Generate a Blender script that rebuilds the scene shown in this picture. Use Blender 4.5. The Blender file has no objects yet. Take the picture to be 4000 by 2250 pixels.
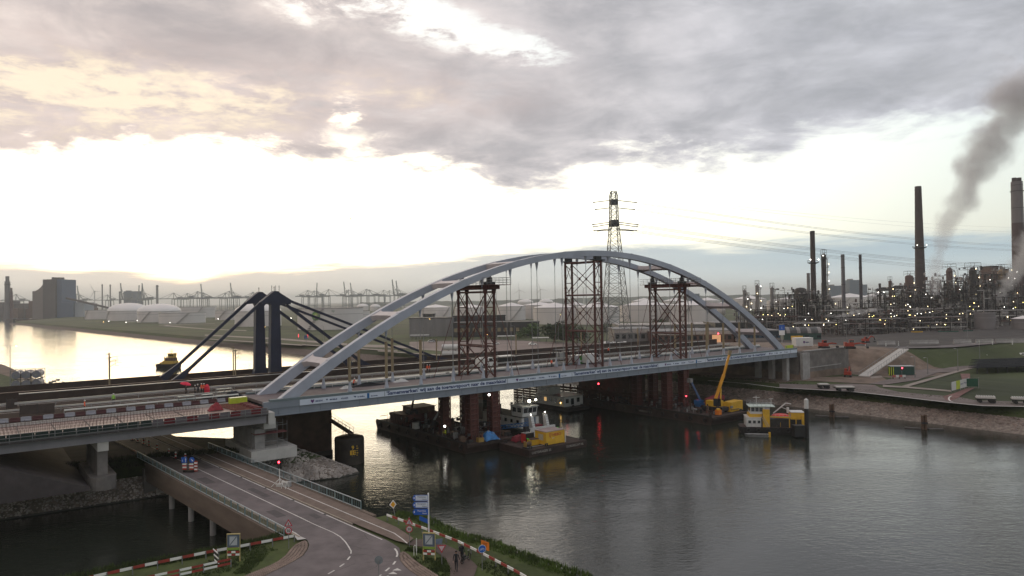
import bpy, math, random
from mathutils import Vector, Matrix
random.seed(7)
R = math.radians
sc = bpy.context.scene
COL = sc.collection
# camera
CAM_H, FOC, PITCH, ROLL = 29.0, 2773.0, 0.0155, 0.0155
cd = bpy.data.cameras.new('camera')
cd.sensor_width = 36.0
cd.lens = FOC / 4000 * 36
cd.clip_start = 0.5
cd.clip_end = 60000
cam = bpy.data.objects.new('camera', cd)
COL.objects.link(cam)
cam.matrix_world = Matrix.Translation((0, 0, CAM_H)) @ Matrix.Rotation(math.pi/2 + PITCH, 4, 'X') @ Matrix.Rotation(-ROLL, 4, 'Z')
sc.camera = cam
def ray(x, y):
 u, v = x*4000/2576, y*4000/2576
 X, Y = (u-2000)/FOC, -(v-1125)/FOC
 a = X*math.cos(ROLL)+Y*math.sin(ROLL)
 b = -X*math.sin(ROLL)+Y*math.cos(ROLL)
 return a, math.cos(PITCH)-b*math.sin(PITCH), math.sin(PITCH)+b*math.cos(PITCH)
def gd(x, y, z=0.0):                     # that point on the level z
 d = ray(x, y); t = (z-CAM_H)/d[2]
 return Vector((d[0]*t, d[1]*t, z))
def at(x, y, Y):                         # that point at the distance Y
 d = ray(x, y); t = Y/d[1]
 return Vector((d[0]*t, Y, CAM_H+d[2]*t))
def azel(x, y):
 d = ray(x, y)
 return math.atan2(d[0], d[1]), math.atan2(d[2], math.hypot(d[0], d[1]))
# sky
SUN_AZ, SUN_EL = R(-24.0), R(4.0)
w = bpy.data.worlds.new('World'); sc.world = w; w.use_nodes = True
wn, wl = w.node_tree.nodes, w.node_tree.links
wn.clear()
def val(v):
 return v
def wire(nt, sock, v):
 if isinstance(v, (int, float)): sock.default_value = v
 elif isinstance(v, (tuple, list)): sock.default_value = v
 else: nt.links.new(v, sock)
def mth(nt, op, a, b=None, c=None, clamp=False):
 n = nt.nodes.new('ShaderNodeMath'); n.operation = op; n.use_clamp = clamp
 wire(nt, n.inputs[0], a)
 if b is not None: wire(nt, n.inputs[1], b)
 if c is not None: wire(nt, n.inputs[2], c)
 return n.outputs[0]
def smooth(nt, x, lo, hi):
 n = nt.nodes.new('ShaderNodeMapRange'); n.interpolation_type = 'SMOOTHSTEP'
 wire(nt, n.inputs[0], x); wire(nt, n.inputs[1], lo); wire(nt, n.inputs[2], hi)
 return n.outputs[0]
def mixc(nt, f, a, b, mode='MIX'):
 n = nt.nodes.new('ShaderNodeMix'); n.data_type = 'RGBA'; n.blend_type = mode; n.clamp_factor = True
 wire(nt, n.inputs[0], f); wire(nt, n.inputs[6], a); wire(nt, n.inputs[7], b)
 return n.outputs[2]
def noise(nt, vec, scale, detail=6, rough=.55, dist=0.0, lac=2.0):
 n = nt.nodes.new('ShaderNodeTexNoise')
 if vec is not None: nt.links.new(vec, n.inputs['Vector'])
 n.inputs['Scale'].default_value = scale; n.inputs['Detail'].default_value = detail
 n.inputs['Roughness'].default_value = rough; n.inputs['Distortion'].default_value = dist
 n.inputs['Lacunarity'].default_value = lac
 return n.outputs[0]
def curve(nt, x, pts):
 n = nt.nodes.new('ShaderNodeFloatCurve')
 m = n.mapping; c = m.curves[0]
 while len(c.points) < len(pts): c.points.new(.5, .5)
 for p, (a, b) in zip(c.points, pts): p.location = (a, b); p.handle_type = 'AUTO_CLAMPED'
 m.update(); wire(nt, n.inputs['Value'], x)
 return n.outputs[0]
def comb(nt, x, y, z):
 n = nt.nodes.new('ShaderNodeCombineXYZ')
 for i, v in enumerate((x, y, z)): wire(nt, n.inputs[i], v)
 return n.outputs[0]
def build_sky():
 nt = w.node_tree
 tc = wn.new('ShaderNodeTexCoord')
 sp = wn.new('ShaderNodeSeparateXYZ'); wl.new(tc.outputs['Generated'], sp.inputs[0])
 x, y, z = sp.outputs
 az = mth(nt, 'ARCTAN2', x, y)
 el = mth(nt, 'ARCSINE', z)
 AZ0, AZ1, ES = -.72, .72, .5                       # the ranges the outlines below are given in
 u = mth(nt, 'DIVIDE', mth(nt, 'SUBTRACT', az, AZ0), AZ1-AZ0, clamp=True)
 def outline(pts):
  q = [azel(*p) for p in pts]
  return mth(nt, 'MULTIPLY', curve(nt, u, [((a-AZ0)/(AZ1-AZ0), e/ES) for a, e in q]), ES)
 zz = mth(nt, 'ADD', mth(nt, 'MAXIMUM', z, 0.0), 0.16)
 plane = comb(nt, mth(nt, 'DIVIDE', x, zz), mth(nt, 'DIVIDE', y, zz), 0.0)
 stretch = comb(nt, mth(nt, 'MULTIPLY', az, 1.0), mth(nt, 'MULTIPLY', el, 3.0), 0.0)
 n_big = noise(nt, plane, 1.3, 5, .5, .3)
 n_mid = noise(nt, plane, 3.4, 7, .6, .5)
 n_puff = noise(nt, stretch, 6.0, 9, .62, .35)
 n_fine = noise(nt, stretch, 21.0, 8, .66, .25)
 def c0(n): return mth(nt, 'SUBTRACT', n, .5)
 def blob(px, py, rx, ry, amp, tilt=0.0):
  a, e_ = azel(px, py)
  da = mth(nt, 'SUBTRACT', az, a); de = mth(nt, 'SUBTRACT', el, e_)
  p = mth(nt, 'ADD', mth(nt, 'MULTIPLY', da, math.cos(tilt)), mth(nt, 'MULTIPLY', de, math.sin(tilt)))
  q = mth(nt, 'SUBTRACT', mth(nt, 'MULTIPLY', de, math.cos(tilt)), mth(nt, 'MULTIPLY', da, math.sin(tilt)))
  k = 1.5528/2773
  r2 = mth(nt, 'ADD', mth(nt, 'POWER', mth(nt, 'DIVIDE', p, rx*k), 2), mth(nt, 'POWER', mth(nt, 'DIVIDE', q, ry*k), 2))
  return mth(nt, 'MULTIPLY', mth(nt, 'EXPONENT', mth(nt, 'MULTIPLY', r2, -1.0)), amp)
 def hole(*k): return mth(nt, 'MULTIPLY', blob(*k), mth(nt, 'ADD', mth(nt, 'MULTIPLY', c0(n_puff), 5.0), mth(nt, 'ADD', mth(nt, 'MULTIPLY', c0(n_fine), 3.0), .75)))
 def total(*t):
  s = t[0]
  for k in t[1:]: s = mth(nt, 'ADD', s, k)
  return s
 da = mth(nt, 'SUBTRACT', az, SUN_AZ); de = mth(nt, 'SUBTRACT', el, R(6))
 sun2 = mth(nt, 'ADD', mth(nt, 'POWER', mth(nt, 'DIVIDE', da, .55), 2), mth(nt, 'POWER', mth(nt, 'DIVIDE', de, .26), 2))
 glow = mth(nt, 'EXPONENT', mth(nt, 'MULTIPLY', sun2, -1.0))
 west = smooth(nt, mth(nt, 'ABSOLUTE', da), 1.9, .1)
 sk = wn.new('ShaderNodeTexSky'); sk.sky_type = 'NISHITA'; sk.sun_disc = False
 sk.sun_elevation = SUN_EL; sk.sun_rotation = SUN_AZ
 sk.air_density = 1.0; sk.dust_density = 1.5; sk.ozone_density = 1.0
 veil = mixc(nt, west, (3.6, 4.7, 5.4, 1), (9.5, 9.6, 8.8, 1))
 veil = mixc(nt, glow, veil, (24.0, 22.5, 17.5, 1))
 veil = mixc(nt, smooth(nt, el, .20, .30), veil, mixc(nt, west, (4.6, 5.2, 5.6, 1), (6.6, 6.7, 6.6, 1)))
 veil = mixc(nt, smooth(nt, el, .30, .02), veil, mixc(nt, west, (4.6, 4.6, 4.0, 1), veil), 'MIX')
 clear = mixc(nt, 1.0, mixc(nt, .55, sk.outputs[0], veil), mixc(nt, 1.0, veil, (.35, .35, .35, 1), 'MULTIPLY'), 'ADD')
 edge = outline([(-60, 352), (150, 352), (330, 345), (500, 332), (700, 338), (860, 352), (1050, 378), (1180, 402), (1300, 440),
     (1400, 424), (1500, 382), (1700, 350), (2000, 330), (2250, 285), (2430, 235), (2640, 150)])
 dens = total(mth(nt, 'MULTIPLY', mth(nt, 'SUBTRACT', el, edge), 16.0),
                 mth(nt, 'MULTIPLY', c0(n_puff), 1.5), mth(nt, 'MULTIPLY', c0(n_fine), .45), .72)
 dens = mth(nt, 'MINIMUM', dens, 1.1)
 dens = total(dens, mth(nt, 'MULTIPLY', c0(n_puff), 1.1), mth(nt, 'MULTIPLY', c0(n_fine), .4),
                 hole(780, -5, 120, 60, -1.5), hole(1150, 76, 230, 52, -1.35, R(-16)), hole(1310, 122, 120, 36, -1.0, R(-12)), hole(1000, 12, 130, 60, -1.1, R(-20)),
                 hole(872, 285, 50, 50, -1.25), hole(590, 210, 90, 34, -.6), blob(1080, 62, 50, 26, .75),
                 blob(1948, 367, 60, 26, .95), blob(1500, 392, 60, 14, .5))
 deck = smooth(nt, dens, -.05, .75)
 thick = smooth(nt, total(dens, mth(nt, 'MULTIPLY', c0(n_mid), .8), mth(nt, 'MULTIPLY', c0(n_big), .8), mth(nt, 'MULTIPLY', c0(n_puff), 1.2), mth(nt, 'MULTIPLY', c0(n_fine), .25)), .2, 1.7)
 lit = total(blob(60, 250, 420, 95, 1.15), blob(430, 250, 330, 60, .75), blob(760, 215, 330, 90, .5), blob(1130, 245, 260, 60, .42), blob(30, 120, 300, 110, .35))
 lit = mth(nt, 'MULTIPLY', lit, total(mth(nt, 'MULTIPLY', c0(n_puff), 4.2), mth(nt, 'MULTIPLY', c0(n_fine), 2.2), .8))
 lit = mth(nt, 'MAXIMUM', mth(nt, 'MINIMUM', lit, 1.4), 0.0)
 side = smooth(nt, az, -.5, .55)
 grey = mixc(nt, side, (3.15, 2.95, 3.0, 1), (3.15, 3.25, 3.5, 1))
 thin = mixc(nt, side, (6.0, 5.2, 4.8, 1), (4.5, 4.6, 5.0, 1))
 cloud = mixc(nt, thick, thin, grey)
 cloud = mixc(nt, 1.0, cloud, mixc(nt, smooth(nt, n_mid, .3, .72), (1.12, 1.11, 1.10, 1), (.88, .88, .89, 1)), 'MULTIPLY')
 cloud = mixc(nt, mth(nt, 'MULTIPLY', lit, .62), cloud, mixc(nt, smooth(nt, lit, .35, 1.1), (6.2, 4.8, 4.35, 1), (8.4, 7.0, 5.3, 1)))
 cloud = mixc(nt, smooth(nt, el, .45, .9), cloud, mixc(nt, 1.0, cloud, (1.25, 1.25, 1.25, 1), 'MULTIPLY'))
 sky = mixc(nt, deck, clear, cloud)
 bank_top = outline([(-60, 655), (150, 657), (300, 660), (400, 682), (480, 693), (560, 668), (700, 664), (900, 655), (1050, 651), (1200, 632), (1400, 612),
      (1600, 606), (1800, 612), (2000, 598), (2200, 590), (2640, 572)])
 low = total(mth(nt, 'MULTIPLY', mth(nt, 'SUBTRACT', bank_top, el), 60.0), mth(nt, 'MULTIPLY', c0(noise(nt, comb(nt, az, mth(nt, 'MULTIPLY', el, 9.0), 0.0), 7.0, 8, .65, .4)), 2.6))
 low = mth(nt, 'MULTIPLY', smooth(nt, low, -.35, .9), .97)
 low = mth(nt, 'MULTIPLY', low, mth(nt, 'SUBTRACT', 1.0, mth(nt, 'MULTIPLY', smooth(nt, blob(480, 690, 70, 10, 1.0), 0, 1), .5)))
 h = smooth(nt, el, 0.0, .055)
 lowc = mixc(nt, side, mixc(nt, h, (6.2, 5.9, 5.3, 1), (6.2, 5.7, 5.1, 1)), mixc(nt, h, (6.4, 7.2, 7.2, 1), (3.5, 4.5, 5.0, 1)))
 lowc = mixc(nt, 1.0, lowc, mixc(nt, noise(nt, comb(nt, az, mth(nt, 'MULTIPLY', el, 12.0), 0.0), 5.0, 5, .6, .5), (.86, .87, .9, 1), (1.16, 1.15, 1.12, 1)), 'MULTIPLY')
 sky = mixc(nt, low, sky, lowc)
 sky = mixc(nt, smooth(nt, el, 0.0, -.03), sky, (3.6, 3.6, 3.4, 1))
 bg = wn.new('ShaderNodeBackground'); bg.inputs['Strength'].default_value = .13
 wl.new(sky, bg.inputs['Color'])
 out = wn.new('ShaderNodeOutputWorld'); wl.new(bg.outputs[0], out.inputs['Surface'])
build_sky()
try:
 w.cycles.sampling_method = 'MANUAL'; w.cycles.sample_map_resolution = 1024
except Exception:
 pass
sd = bpy.data.lights.new('sun', 'SUN'); sd.energy = .5; sd.angle = R(60); sd.color = (1, .86, .66)
sun = bpy.data.objects.new('sun', sd); COL.objects.link(sun)
sdir = Vector((math.sin(SUN_AZ)*math.cos(SUN_EL), math.cos(SUN_AZ)*math.cos(SUN_EL), math.sin(SUN_EL)))
sun.rotation_euler = (-sdir).to_track_quat('-Z', 'Y').to_euler()
sun.location = (-200, 400, 300)
sc.view_settings.view_transform = 'Standard'
sc.view_settings.look = 'None'
sc.view_settings.gamma = 1.0
sc.view_settings.exposure = 0.18
sc.view_settings.use_curve_mapping = False
sc.render.engine = 'CYCLES'
cy = sc.cycles
cy.max_bounces = 6; cy.diffuse_bounces = 3; cy.glossy_bounces = 3; cy.transmission_bounces = 3; cy.volume_bounces = 1; cy.transparent_max_bounces = 6
cy.caustics_reflective = False; cy.caustics_refractive = False
cy.sample_clamp_indirect = 6
cy.use_denoising = True
try: cy.denoiser = 'OPENIMAGEDENOISE'
except Exception: pass
# materials
MATS = {}
def mat(name, col=None, rough=.6, metal=0.0, var=.18, scale=1.2, detail=5, bump=0.0, spec=.4, dirt=0.0, dirtcol=(.05, .04, .03), stretch=None, bscale=None, world=False, rot=0.0, grain=None):
 if name in MATS: return MATS[name]
 m = bpy.data.materials.new(name); m.use_nodes = True
 nt = m.node_tree; p = nt.nodes['Principled BSDF']
 p.inputs['Roughness'].default_value = rough; p.inputs['Metallic'].default_value = metal
 p.inputs['Specular IOR Level'].default_value = spec
 if world:
  vec = nt.nodes.new('ShaderNodeNewGeometry').outputs['Position']
 else:
  vec = nt.nodes.new('ShaderNodeTexCoord').outputs['Object']
 if stretch:
  mp = nt.nodes.new('ShaderNodeMapping'); mp.inputs['Scale'].default_value = stretch
  nt.links.new(vec, mp.inputs[0]); vec = mp.outputs[0]
 n1 = noise(nt, vec, scale, detail, .6)
 c = mixc(nt, smooth(nt, n1, .28, .72), tuple(k*(1-var) for k in col)+(1,), tuple(min(1, k*(1+var)) for k in col)+(1,))
 if dirt > 0:
  n2 = noise(nt, vec, scale*.37, 6, .7, .6)
  c = mixc(nt, mth(nt, 'MULTIPLY', smooth(nt, n2, .45, .75), dirt), c, dirtcol+(1,))
 nt.links.new(c, p.inputs['Base Color'])
 if grain:
  mp = nt.nodes.new('ShaderNodeMapping'); mp.inputs['Rotation'].default_value = (0, 0, rot); mp.inputs['Scale'].default_value = (grain[1], grain[0], 1); nt.links.new(vec, mp.inputs[0])
  c = mixc(nt, mth(nt, 'MULTIPLY', smooth(nt, noise(nt, mp.outputs[0], 1.0, 6, .6, .2), .42, .7), .45), c, tuple(k*.62 for k in col)+(1,))
  c = mixc(nt, mth(nt, 'MULTIPLY', smooth(nt, noise(nt, vec, .16, 3, .5, .8), .5, .64), .3), c, tuple(k*1.3 for k in col)+(1,))
 if bump > 0:
  b = nt.nodes.new('ShaderNodeBump'); b.inputs['Strength'].default_value = 1.0; b.inputs['Distance'].default_value = bump
  nt.links.new(noise(nt, vec, bscale or scale*3, 6, .65), b.inputs['Height'])
  nt.links.new(b.outputs[0], p.inputs['Normal'])
 MATS[name] = m
 return m
def glowmat(name, col, strength, sample=False):
 if name in MATS: return MATS[name]
 m = bpy.data.materials.new(name); m.use_nodes = True
 nt = m.node_tree; nt.nodes.clear()
 e = nt.nodes.new('ShaderNodeEmission'); e.inputs[0].default_value = col+(1,); e.inputs[1].default_value = strength
 o = nt.nodes.new('ShaderNodeOutputMaterial'); nt.links.new(e.outputs[0], o.inputs[0])
 if not sample:
  try: m.cycles.emission_sampling = 'NONE'
  except Exception: pass
 MATS[name] = m
 return m
# mesh builder
class MB:
 def __init__(s): s.v = []; s.f = []; s.m = []
 def add(s, vs, fs, mi=0):
  b = len(s.v); s.v += [tuple(q) for q in vs]; s.f += [tuple(i+b for i in f) for f in fs]; s.m += [mi]*len(fs)
  return s
 def box(s, c, size, mi=0, rz=0.0):
  x, y, z = (k/2 for k in size); cs, sn = math.cos(rz), math.sin(rz)
  vs = [(c[0]+px*cs-py*sn, c[1]+px*sn+py*cs, c[2]+pz) for px in (-x, x) for py in (-y, y) for pz in (-z, z)]
  return s.add(vs, [(0, 1, 3, 2), (4, 6, 7, 5), (0, 4, 5, 1), (2, 3, 7, 6), (0, 2, 6, 4), (1, 5, 7, 3)], mi)
 def bx(s, x0, x1, y0, y1, z0, z1, mi=0):
  return s.box(((x0+x1)/2, (y0+y1)/2, (z0+z1)/2), (abs(x1-x0), abs(y1-y0), abs(z1-z0)), mi)
 def beam(s, a, b, wd, ht, mi=0, up=(0, 0, 1), wd2=None, ht2=None):
  a, b = Vector(a), Vector(b); d = (b-a)
  if d.length < 1e-6: return s
  d.normalize(); u = Vector(up)
  if abs(d.dot(u)) > .99: u = Vector((1, 0, 0))
  r = d.cross(u).normalized(); u = r.cross(d).normalized()
  wd2 = wd if wd2 is None else wd2; ht2 = ht if ht2 is None else ht2
  vs = [p+r*(sx*ww/2)+u*(sz*hh/2) for p, ww, hh in ((a, wd, ht), (b, wd2, ht2)) for sx, sz in ((-1, -1), (1, -1), (1, 1), (-1, 1))]
  return s.add(vs, [(3, 2, 1, 0), (4, 5, 6, 7), (0, 1, 5, 4), (1, 2, 6, 5), (2, 3, 7, 6), (3, 0, 4, 7)], mi)
 def tube(s, a, b, r0, r1=None, n=8, mi=0, cap=True):
  a, b = Vector(a), Vector(b); d = b-a
  if d.length < 1e-6: return s
  d.normalize(); r1 = r0 if r1 is None else r1
  u = Vector((0, 0, 1)) if abs(d.z) < .99 else Vector((1, 0, 0))
  x = d.cross(u).normalized(); y = x.cross(d)
  vs = []
  for p, r in ((a, r0), (b, r1)):
   for i in range(n):
    t = 2*math.pi*i/n; vs.append(p+x*(r*math.cos(t))+y*(r*math.sin(t)))
  fs = [(i, i+n, (i+1) % n+n, (i+1) % n) for i in range(n)]
  if cap: fs += [tuple(range(n)), tuple(reversed(range(n, 2*n)))]
  return s.add(vs, fs, mi)
 def path(s, pts, r, n=6, mi=0):
  for a, b in zip(pts, pts[1:]): s.tube(a, b, r, r, n, mi)
  return s
 def lathe(s, prof, c=(0, 0, 0), n=16, mi=0, cap=True):
  vs = [(c[0]+r*math.cos(2*math.pi*i/n), c[1]+r*math.sin(2*math.pi*i/n), c[2]+z) for r, z in prof for i in range(n)]
  fs = [(k*n+i, k*n+(i+1) % n, (k+1)*n+(i+1) % n, (k+1)*n+i) for k in range(len(prof)-1) for i in range(n)]
  if cap: fs += [tuple(reversed(range(n))), tuple(range((len(prof)-1)*n, len(prof)*n))]
  return s.add(vs, fs, mi)
 def prism(s, poly, z0, z1, mi=0):
  n = len(poly); a = sum(poly[i][0]*poly[(i+1) % n][1]-poly[(i+1) % n][0]*poly[i][1] for i in range(n))
  if a < 0: poly = poly[::-1]
  vs = [(p[0], p[1], z0) for p in poly]+[(p[0], p[1], z1) for p in poly]
  fs = [tuple(reversed(range(n))), tuple(range(n, 2*n))]+[(i, (i+1) % n, (i+1) % n+n, i+n) for i in range(n)]
  return s.add(vs, fs, mi)
 def slab(s, prof, x0, x1, mi=0):
  n = len(prof); a = sum(prof[i][0]*prof[(i+1) % n][1]-prof[(i+1) % n][0]*prof[i][1] for i in range(n))
  if a < 0: prof = prof[::-1]
  vs = [(x0, p[0], p[1]) for p in prof]+[(x1, p[0], p[1]) for p in prof]
  fs = [tuple(reversed(range(n))), tuple(range(n, 2*n))]+[(i, (i+1) % n, (i+1) % n+n, i+n) for i in range(n)]
  return s.add(vs, fs, mi)
 def poly(s, pts, mi=0):
  pts = list(pts)
  n = len(pts); a = sum(pts[i][0]*pts[(i+1) % n][1]-pts[(i+1) % n][0]*pts[i][1] for i in range(n))
  if a < 0: pts = pts[::-1]
  return s.add(pts, [tuple(range(n))], mi)
 def strip(s, A, B, mi=0):
  n = len(A)
  return s.add(list(A)+list(B), [(i, i+1, n+i+1, n+i) for i in range(n-1)], mi)
 def sphere(s, c, r, n=8, m=5, mi=0, sz=1.0):
  prof = [(max(1e-3, r*math.sin(math.pi*k/m)), -r*sz*math.cos(math.pi*k/m)) for k in range(m+1)]
  return s.lathe(prof, c, n, mi)
 def build(s, name, mats, parent=None, label=None, smooth=False, kind=None):
  me = bpy.data.meshes.new(name)
  me.from_pydata(s.v, [], s.f)
  for k in (mats if isinstance(mats, (list, tuple)) else [mats]): me.materials.append(k)
  if any(s.m): me.polygons.foreach_set('material_index', s.m)
  if smooth: me.polygons.foreach_set('use_smooth', [True]*len(s.f))
  me.update()
  o = bpy.data.objects.new(name, me); COL.objects.link(o)
  if parent is not None: o.parent = parent
  if label: o['label'] = label
  if kind: o['kind'] = kind
  return o
def tag(o, label, cat, group=None):
 o['label'] = label; o['category'] = cat
 if group: o['group'] = group
 return o
def thing(name, label, cat, loc=(0, 0, 0), rz=0.0, group=None):
 o = bpy.data.objects.new(name, None); COL.objects.link(o); o.empty_display_size = .2
 o.location = loc; o.rotation_euler = (0, 0, rz)
 return tag(o, label, cat, group)
def setting(o): o['kind'] = 'structure'; return o
def share(name, mesh, parent, loc, rz=0.0, scale=None, rot=None):
 o = bpy.data.objects.new(name, mesh); COL.objects.link(o); o.parent = parent; o.location = loc
 o.rotation_euler = rot if rot else (0, 0, rz)
 if scale: o.scale = scale
 return o
def copy_tree(o, loc, rz, label, group=None, scale=None):
 r = o.copy(); COL.objects.link(r); r.location = loc; r.rotation_euler = (0, 0, rz); r['label'] = label
 if scale: r.scale = scale
 if group: r['group'] = group
 def rec(src, dst):
  for ch in list(src.children):
   c = ch.copy(); COL.objects.link(c); c.parent = dst; rec(ch, c)
 rec(o, r)
 return r
GLYPHS = {}
def lettering(txt, size, material, parent, M, name='lettering', align='LEFT', ext=.004, bold=0.0, width=None):
 key = (txt, size, align, bold)
 if key not in GLYPHS:
  cu = bpy.data.curves.new('print', 'FONT'); cu.body = txt; cu.size = size; cu.extrude = ext; cu.align_x = align; cu.offset = bold
  cu.resolution_u = 2
  o = bpy.data.objects.new('print', cu)
  GLYPHS[key] = bpy.data.meshes.new_from_object(o)
  bpy.data.objects.remove(o); bpy.data.curves.remove(cu)
 me = GLYPHS[key].copy(); me.materials.clear(); me.materials.append(material)
 o = bpy.data.objects.new(name, me); COL.objects.link(o); o.parent = parent
 if width:
  xs = [v.co.x for v in me.vertices]
  M = M @ Matrix.Diagonal((width/max(.01, max(xs)-min(xs)), 1, 1, 1))
 o.matrix_local = M
 return o
def face_matrix(o, right, up):
 r, u = Vector(right).normalized(), Vector(up).normalized(); n = r.cross(u)
 return Matrix(((r.x, u.x, n.x, o[0]), (r.y, u.y, n.y, o[1]), (r.z, u.z, n.z, o[2]), (0, 0, 0, 1)))
# bridge frame: s along the new arch bridge from its left end, t away from the camera, z up
BA = Vector((-39.1, 112.2, 0)); BDIR = math.atan2(.6102, .7922)
BE = Vector((math.cos(BDIR), math.sin(BDIR), 0)); BN = Vector((-BE.y, BE.x, 0))
def W(s, t, z=0.0): return BA+BE*s+BN*t+Vector((0, 0, z))
def ST(p): d = Vector(p)-BA; return d.x*BE.x+d.y*BE.y, d.x*BN.x+d.y*BN.y
LEN = 152.7
# road frame of the low bridge in front: a away from the camera, b to the right of its left edge line
RO = Vector((-21.9, 73.0, 0)); RA = Vector((-.676, .737, 0)).normalized(); RB = Vector((RA.y, -RA.x, 0))
RZ = 5.0
def RD(a, b, z=RZ): return RO+RA*a+RB*b+Vector((0, 0, z))
RDIR = math.atan2(RA.y, RA.x)
M_STEEL = mat('arch_paint', (.35, .37, .43), .38, .0, .10, .25, dirt=.25, dirtcol=(.25, .24, .24))
M_BRACE = mat('brace_paint', (.52, .47, .47), .45, 0, .08, .3)
M_RUST = mat('red_oxide_steel', (.085, .028, .022), .6, 0, .35, .8, dirt=.4, dirtcol=(.035, .02, .018))
M_DARKRED = mat('dark_red_steel', (.10, .03, .025), .65, 0, .3, 1.0)
M_NAVY = mat('navy_paint', (.020, .023, .045), .5, 0, .15, .5)
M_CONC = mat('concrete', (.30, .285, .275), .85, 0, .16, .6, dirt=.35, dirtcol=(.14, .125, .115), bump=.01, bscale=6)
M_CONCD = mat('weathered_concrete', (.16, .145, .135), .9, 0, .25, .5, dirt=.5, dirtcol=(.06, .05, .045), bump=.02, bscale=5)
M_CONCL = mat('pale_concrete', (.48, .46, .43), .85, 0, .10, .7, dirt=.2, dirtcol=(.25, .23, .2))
M_ASPH = mat('asphalt', (.14, .118, .118), .8, 0, .22, .5, detail=10, dirt=.55, dirtcol=(.085, .074, .074), bump=.004, bscale=40, world=True, stretch=(1, 1, 1), rot=R(-42.5), grain=(.12, 1.4))
M_ASPHD = mat('dark_asphalt', (.05, .043, .040), .7, 0, .2, .3, world=True)
M_PATH = mat('red_brown_path', (.165, .122, .098), .85, 0, .18, .8, dirt=.35, dirtcol=(.12, .09, .075), world=True)
M_WHITE = mat('white_paint', (.75, .74, .70), .5, 0, .06, 1.0, dirt=.15, dirtcol=(.45, .42, .38))
M_WLINE = mat('road_paint', (.62, .59, .55), .7, 0, .12, 2.5, dirt=.45, dirtcol=(.3, .27, .25), world=True)
M_RED = mat('signal_red', (.42, .035, .028), .5, 0, .12, 1.5)
M_REDW = mat('worn_red_board', (.30, .045, .032), .6, 0, .2, 2.0)
M_YEL = mat('yellow_paint', (.62, .36, .03), .5, 0, .12, .8, dirt=.25, dirtcol=(.3, .17, .03))
M_ORANGE = mat('orange_paint', (.75, .20, .02), .5, 0, .1, 1.0)
M_BLUE = mat('sign_blue', (.02, .10, .42), .4, 0, .06, 1.0)
M_BLACK = mat('black_paint', (.016, .015, .015), .55, 0, .3, 1.0)
M_DARK = mat('dark_steel', (.035, .032, .032), .6, 0, .3, 1.0)
M_GALV = mat('galvanised_steel', (.40, .40, .40), .45, .3, .1, 2.0)
M_GALVD = mat('dull_galvanised_steel', (.22, .22, .22), .5, .3, .15, 2.0)
M_GREYG = mat('grey_green_paint', (.16, .22, .23), .45, 0, .1, 1.0)
M_GLASS = mat('dark_glass', (.02, .024, .028), .08, 0, .1, .5, spec=.7)
M_GREEN = mat('dark_green_paint', (.018, .055, .045), .5, 0, .15, .8)
M_LIME = mat('lime_yellow_paint', (.42, .48, .03), .5, 0, .15, .8)
M_SKIN = mat('skin', (.45, .28, .2), .6, 0, .05)
M_HIVIS = mat('orange_hi_vis_cloth', (.85, .14, .06), .8, 0, .1, 6)
M_HIVISG = mat('green_hi_vis_cloth', (.32, .62, .10), .8, 0, .1, 6)
M_CLOTHD = mat('dark_cloth', (.018, .018, .022), .85, 0, .2, 8)
M_GRASS = mat('grass', (.055, .075, .018), .95, 0, .4, .35, dirt=.5, dirtcol=(.085, .085, .03), bump=.06, bscale=3, world=True)
M_GRASSD = mat('dark_grass', (.035, .050, .014), .95, 0, .4, .5, dirt=.4, dirtcol=(.05, .045, .02), bump=.08, bscale=3, world=True)
M_RIP = mat('riprap_ground', (.20, .165, .14), .95, 0, .4, 1.4, dirt=.5, dirtcol=(.10, .08, .065), bump=.12, bscale=1.8, world=True)
M_RIPD = mat('dark_riprap_ground', (.12, .09, .075), .95, 0, .35, 1.2, dirt=.5, dirtcol=(.05, .04, .033), bump=.12, bscale=1.8, world=True)
M_WET = mat('wet_stone', (.035, .032, .025), .6, 0, .3, 1.0, world=True)
M_MUD = mat('bare_earth', (.17, .125, .095), .95, 0, .3, .25, dirt=.5, dirtcol=(.11, .08, .062), bump=.08, bscale=1.2, world=True)
M_PAVE = mat('pale_paving', (.26, .22, .19), .9, 0, .15, .5, dirt=.4, dirtcol=(.19, .16, .14), world=True)
# water
def water_mat():
 m = bpy.data.materials.new('canal_water'); m.use_nodes = True
 nt = m.node_tree; p = nt.nodes['Principled BSDF']
 p.inputs['Base Color'].default_value = (.022, .026, .020, 1)
 p.inputs['Roughness'].default_value = .06; p.inputs['IOR'].default_value = 1.6
 pos = nt.nodes.new('ShaderNodeNewGeometry').outputs['Position']
 def layer(scale, st, rz, det, dist=.4):
  mp = nt.nodes.new('ShaderNodeMapping'); mp.inputs['Scale'].default_value = st; mp.inputs['Rotation'].default_value = (0, 0, rz)
  nt.links.new(pos, mp.inputs[0])
  return noise(nt, mp.outputs[0], scale, det, .55, dist)
 a = layer(.9, (1, 1.9, 1), R(25), 5)
 b = layer(.22, (1, 1.6, 1), R(-12), 3)
 c = layer(3.2, (1, 1.6, 1), R(40), 3)
 calm = smooth(nt, layer(.028, (1, 2.6, 1), R(8), 4, .8), .36, .66)       # slicks and gusts
 hgt = mth(nt, 'ADD', mth(nt, 'MULTIPLY', a, .058), mth(nt, 'ADD', mth(nt, 'MULTIPLY', b, .055), mth(nt, 'MULTIPLY', c, .013)))
 bp = nt.nodes.new('ShaderNodeBump'); bp.inputs['Distance'].default_value = 1.0
 wire(nt, bp.inputs['Strength'], mth(nt, 'ADD', mth(nt, 'MULTIPLY', calm, .45), .5))
 nt.links.new(hgt, bp.inputs['Height']); nt.links.new(bp.outputs[0], p.inputs['Normal'])
 return m
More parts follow.
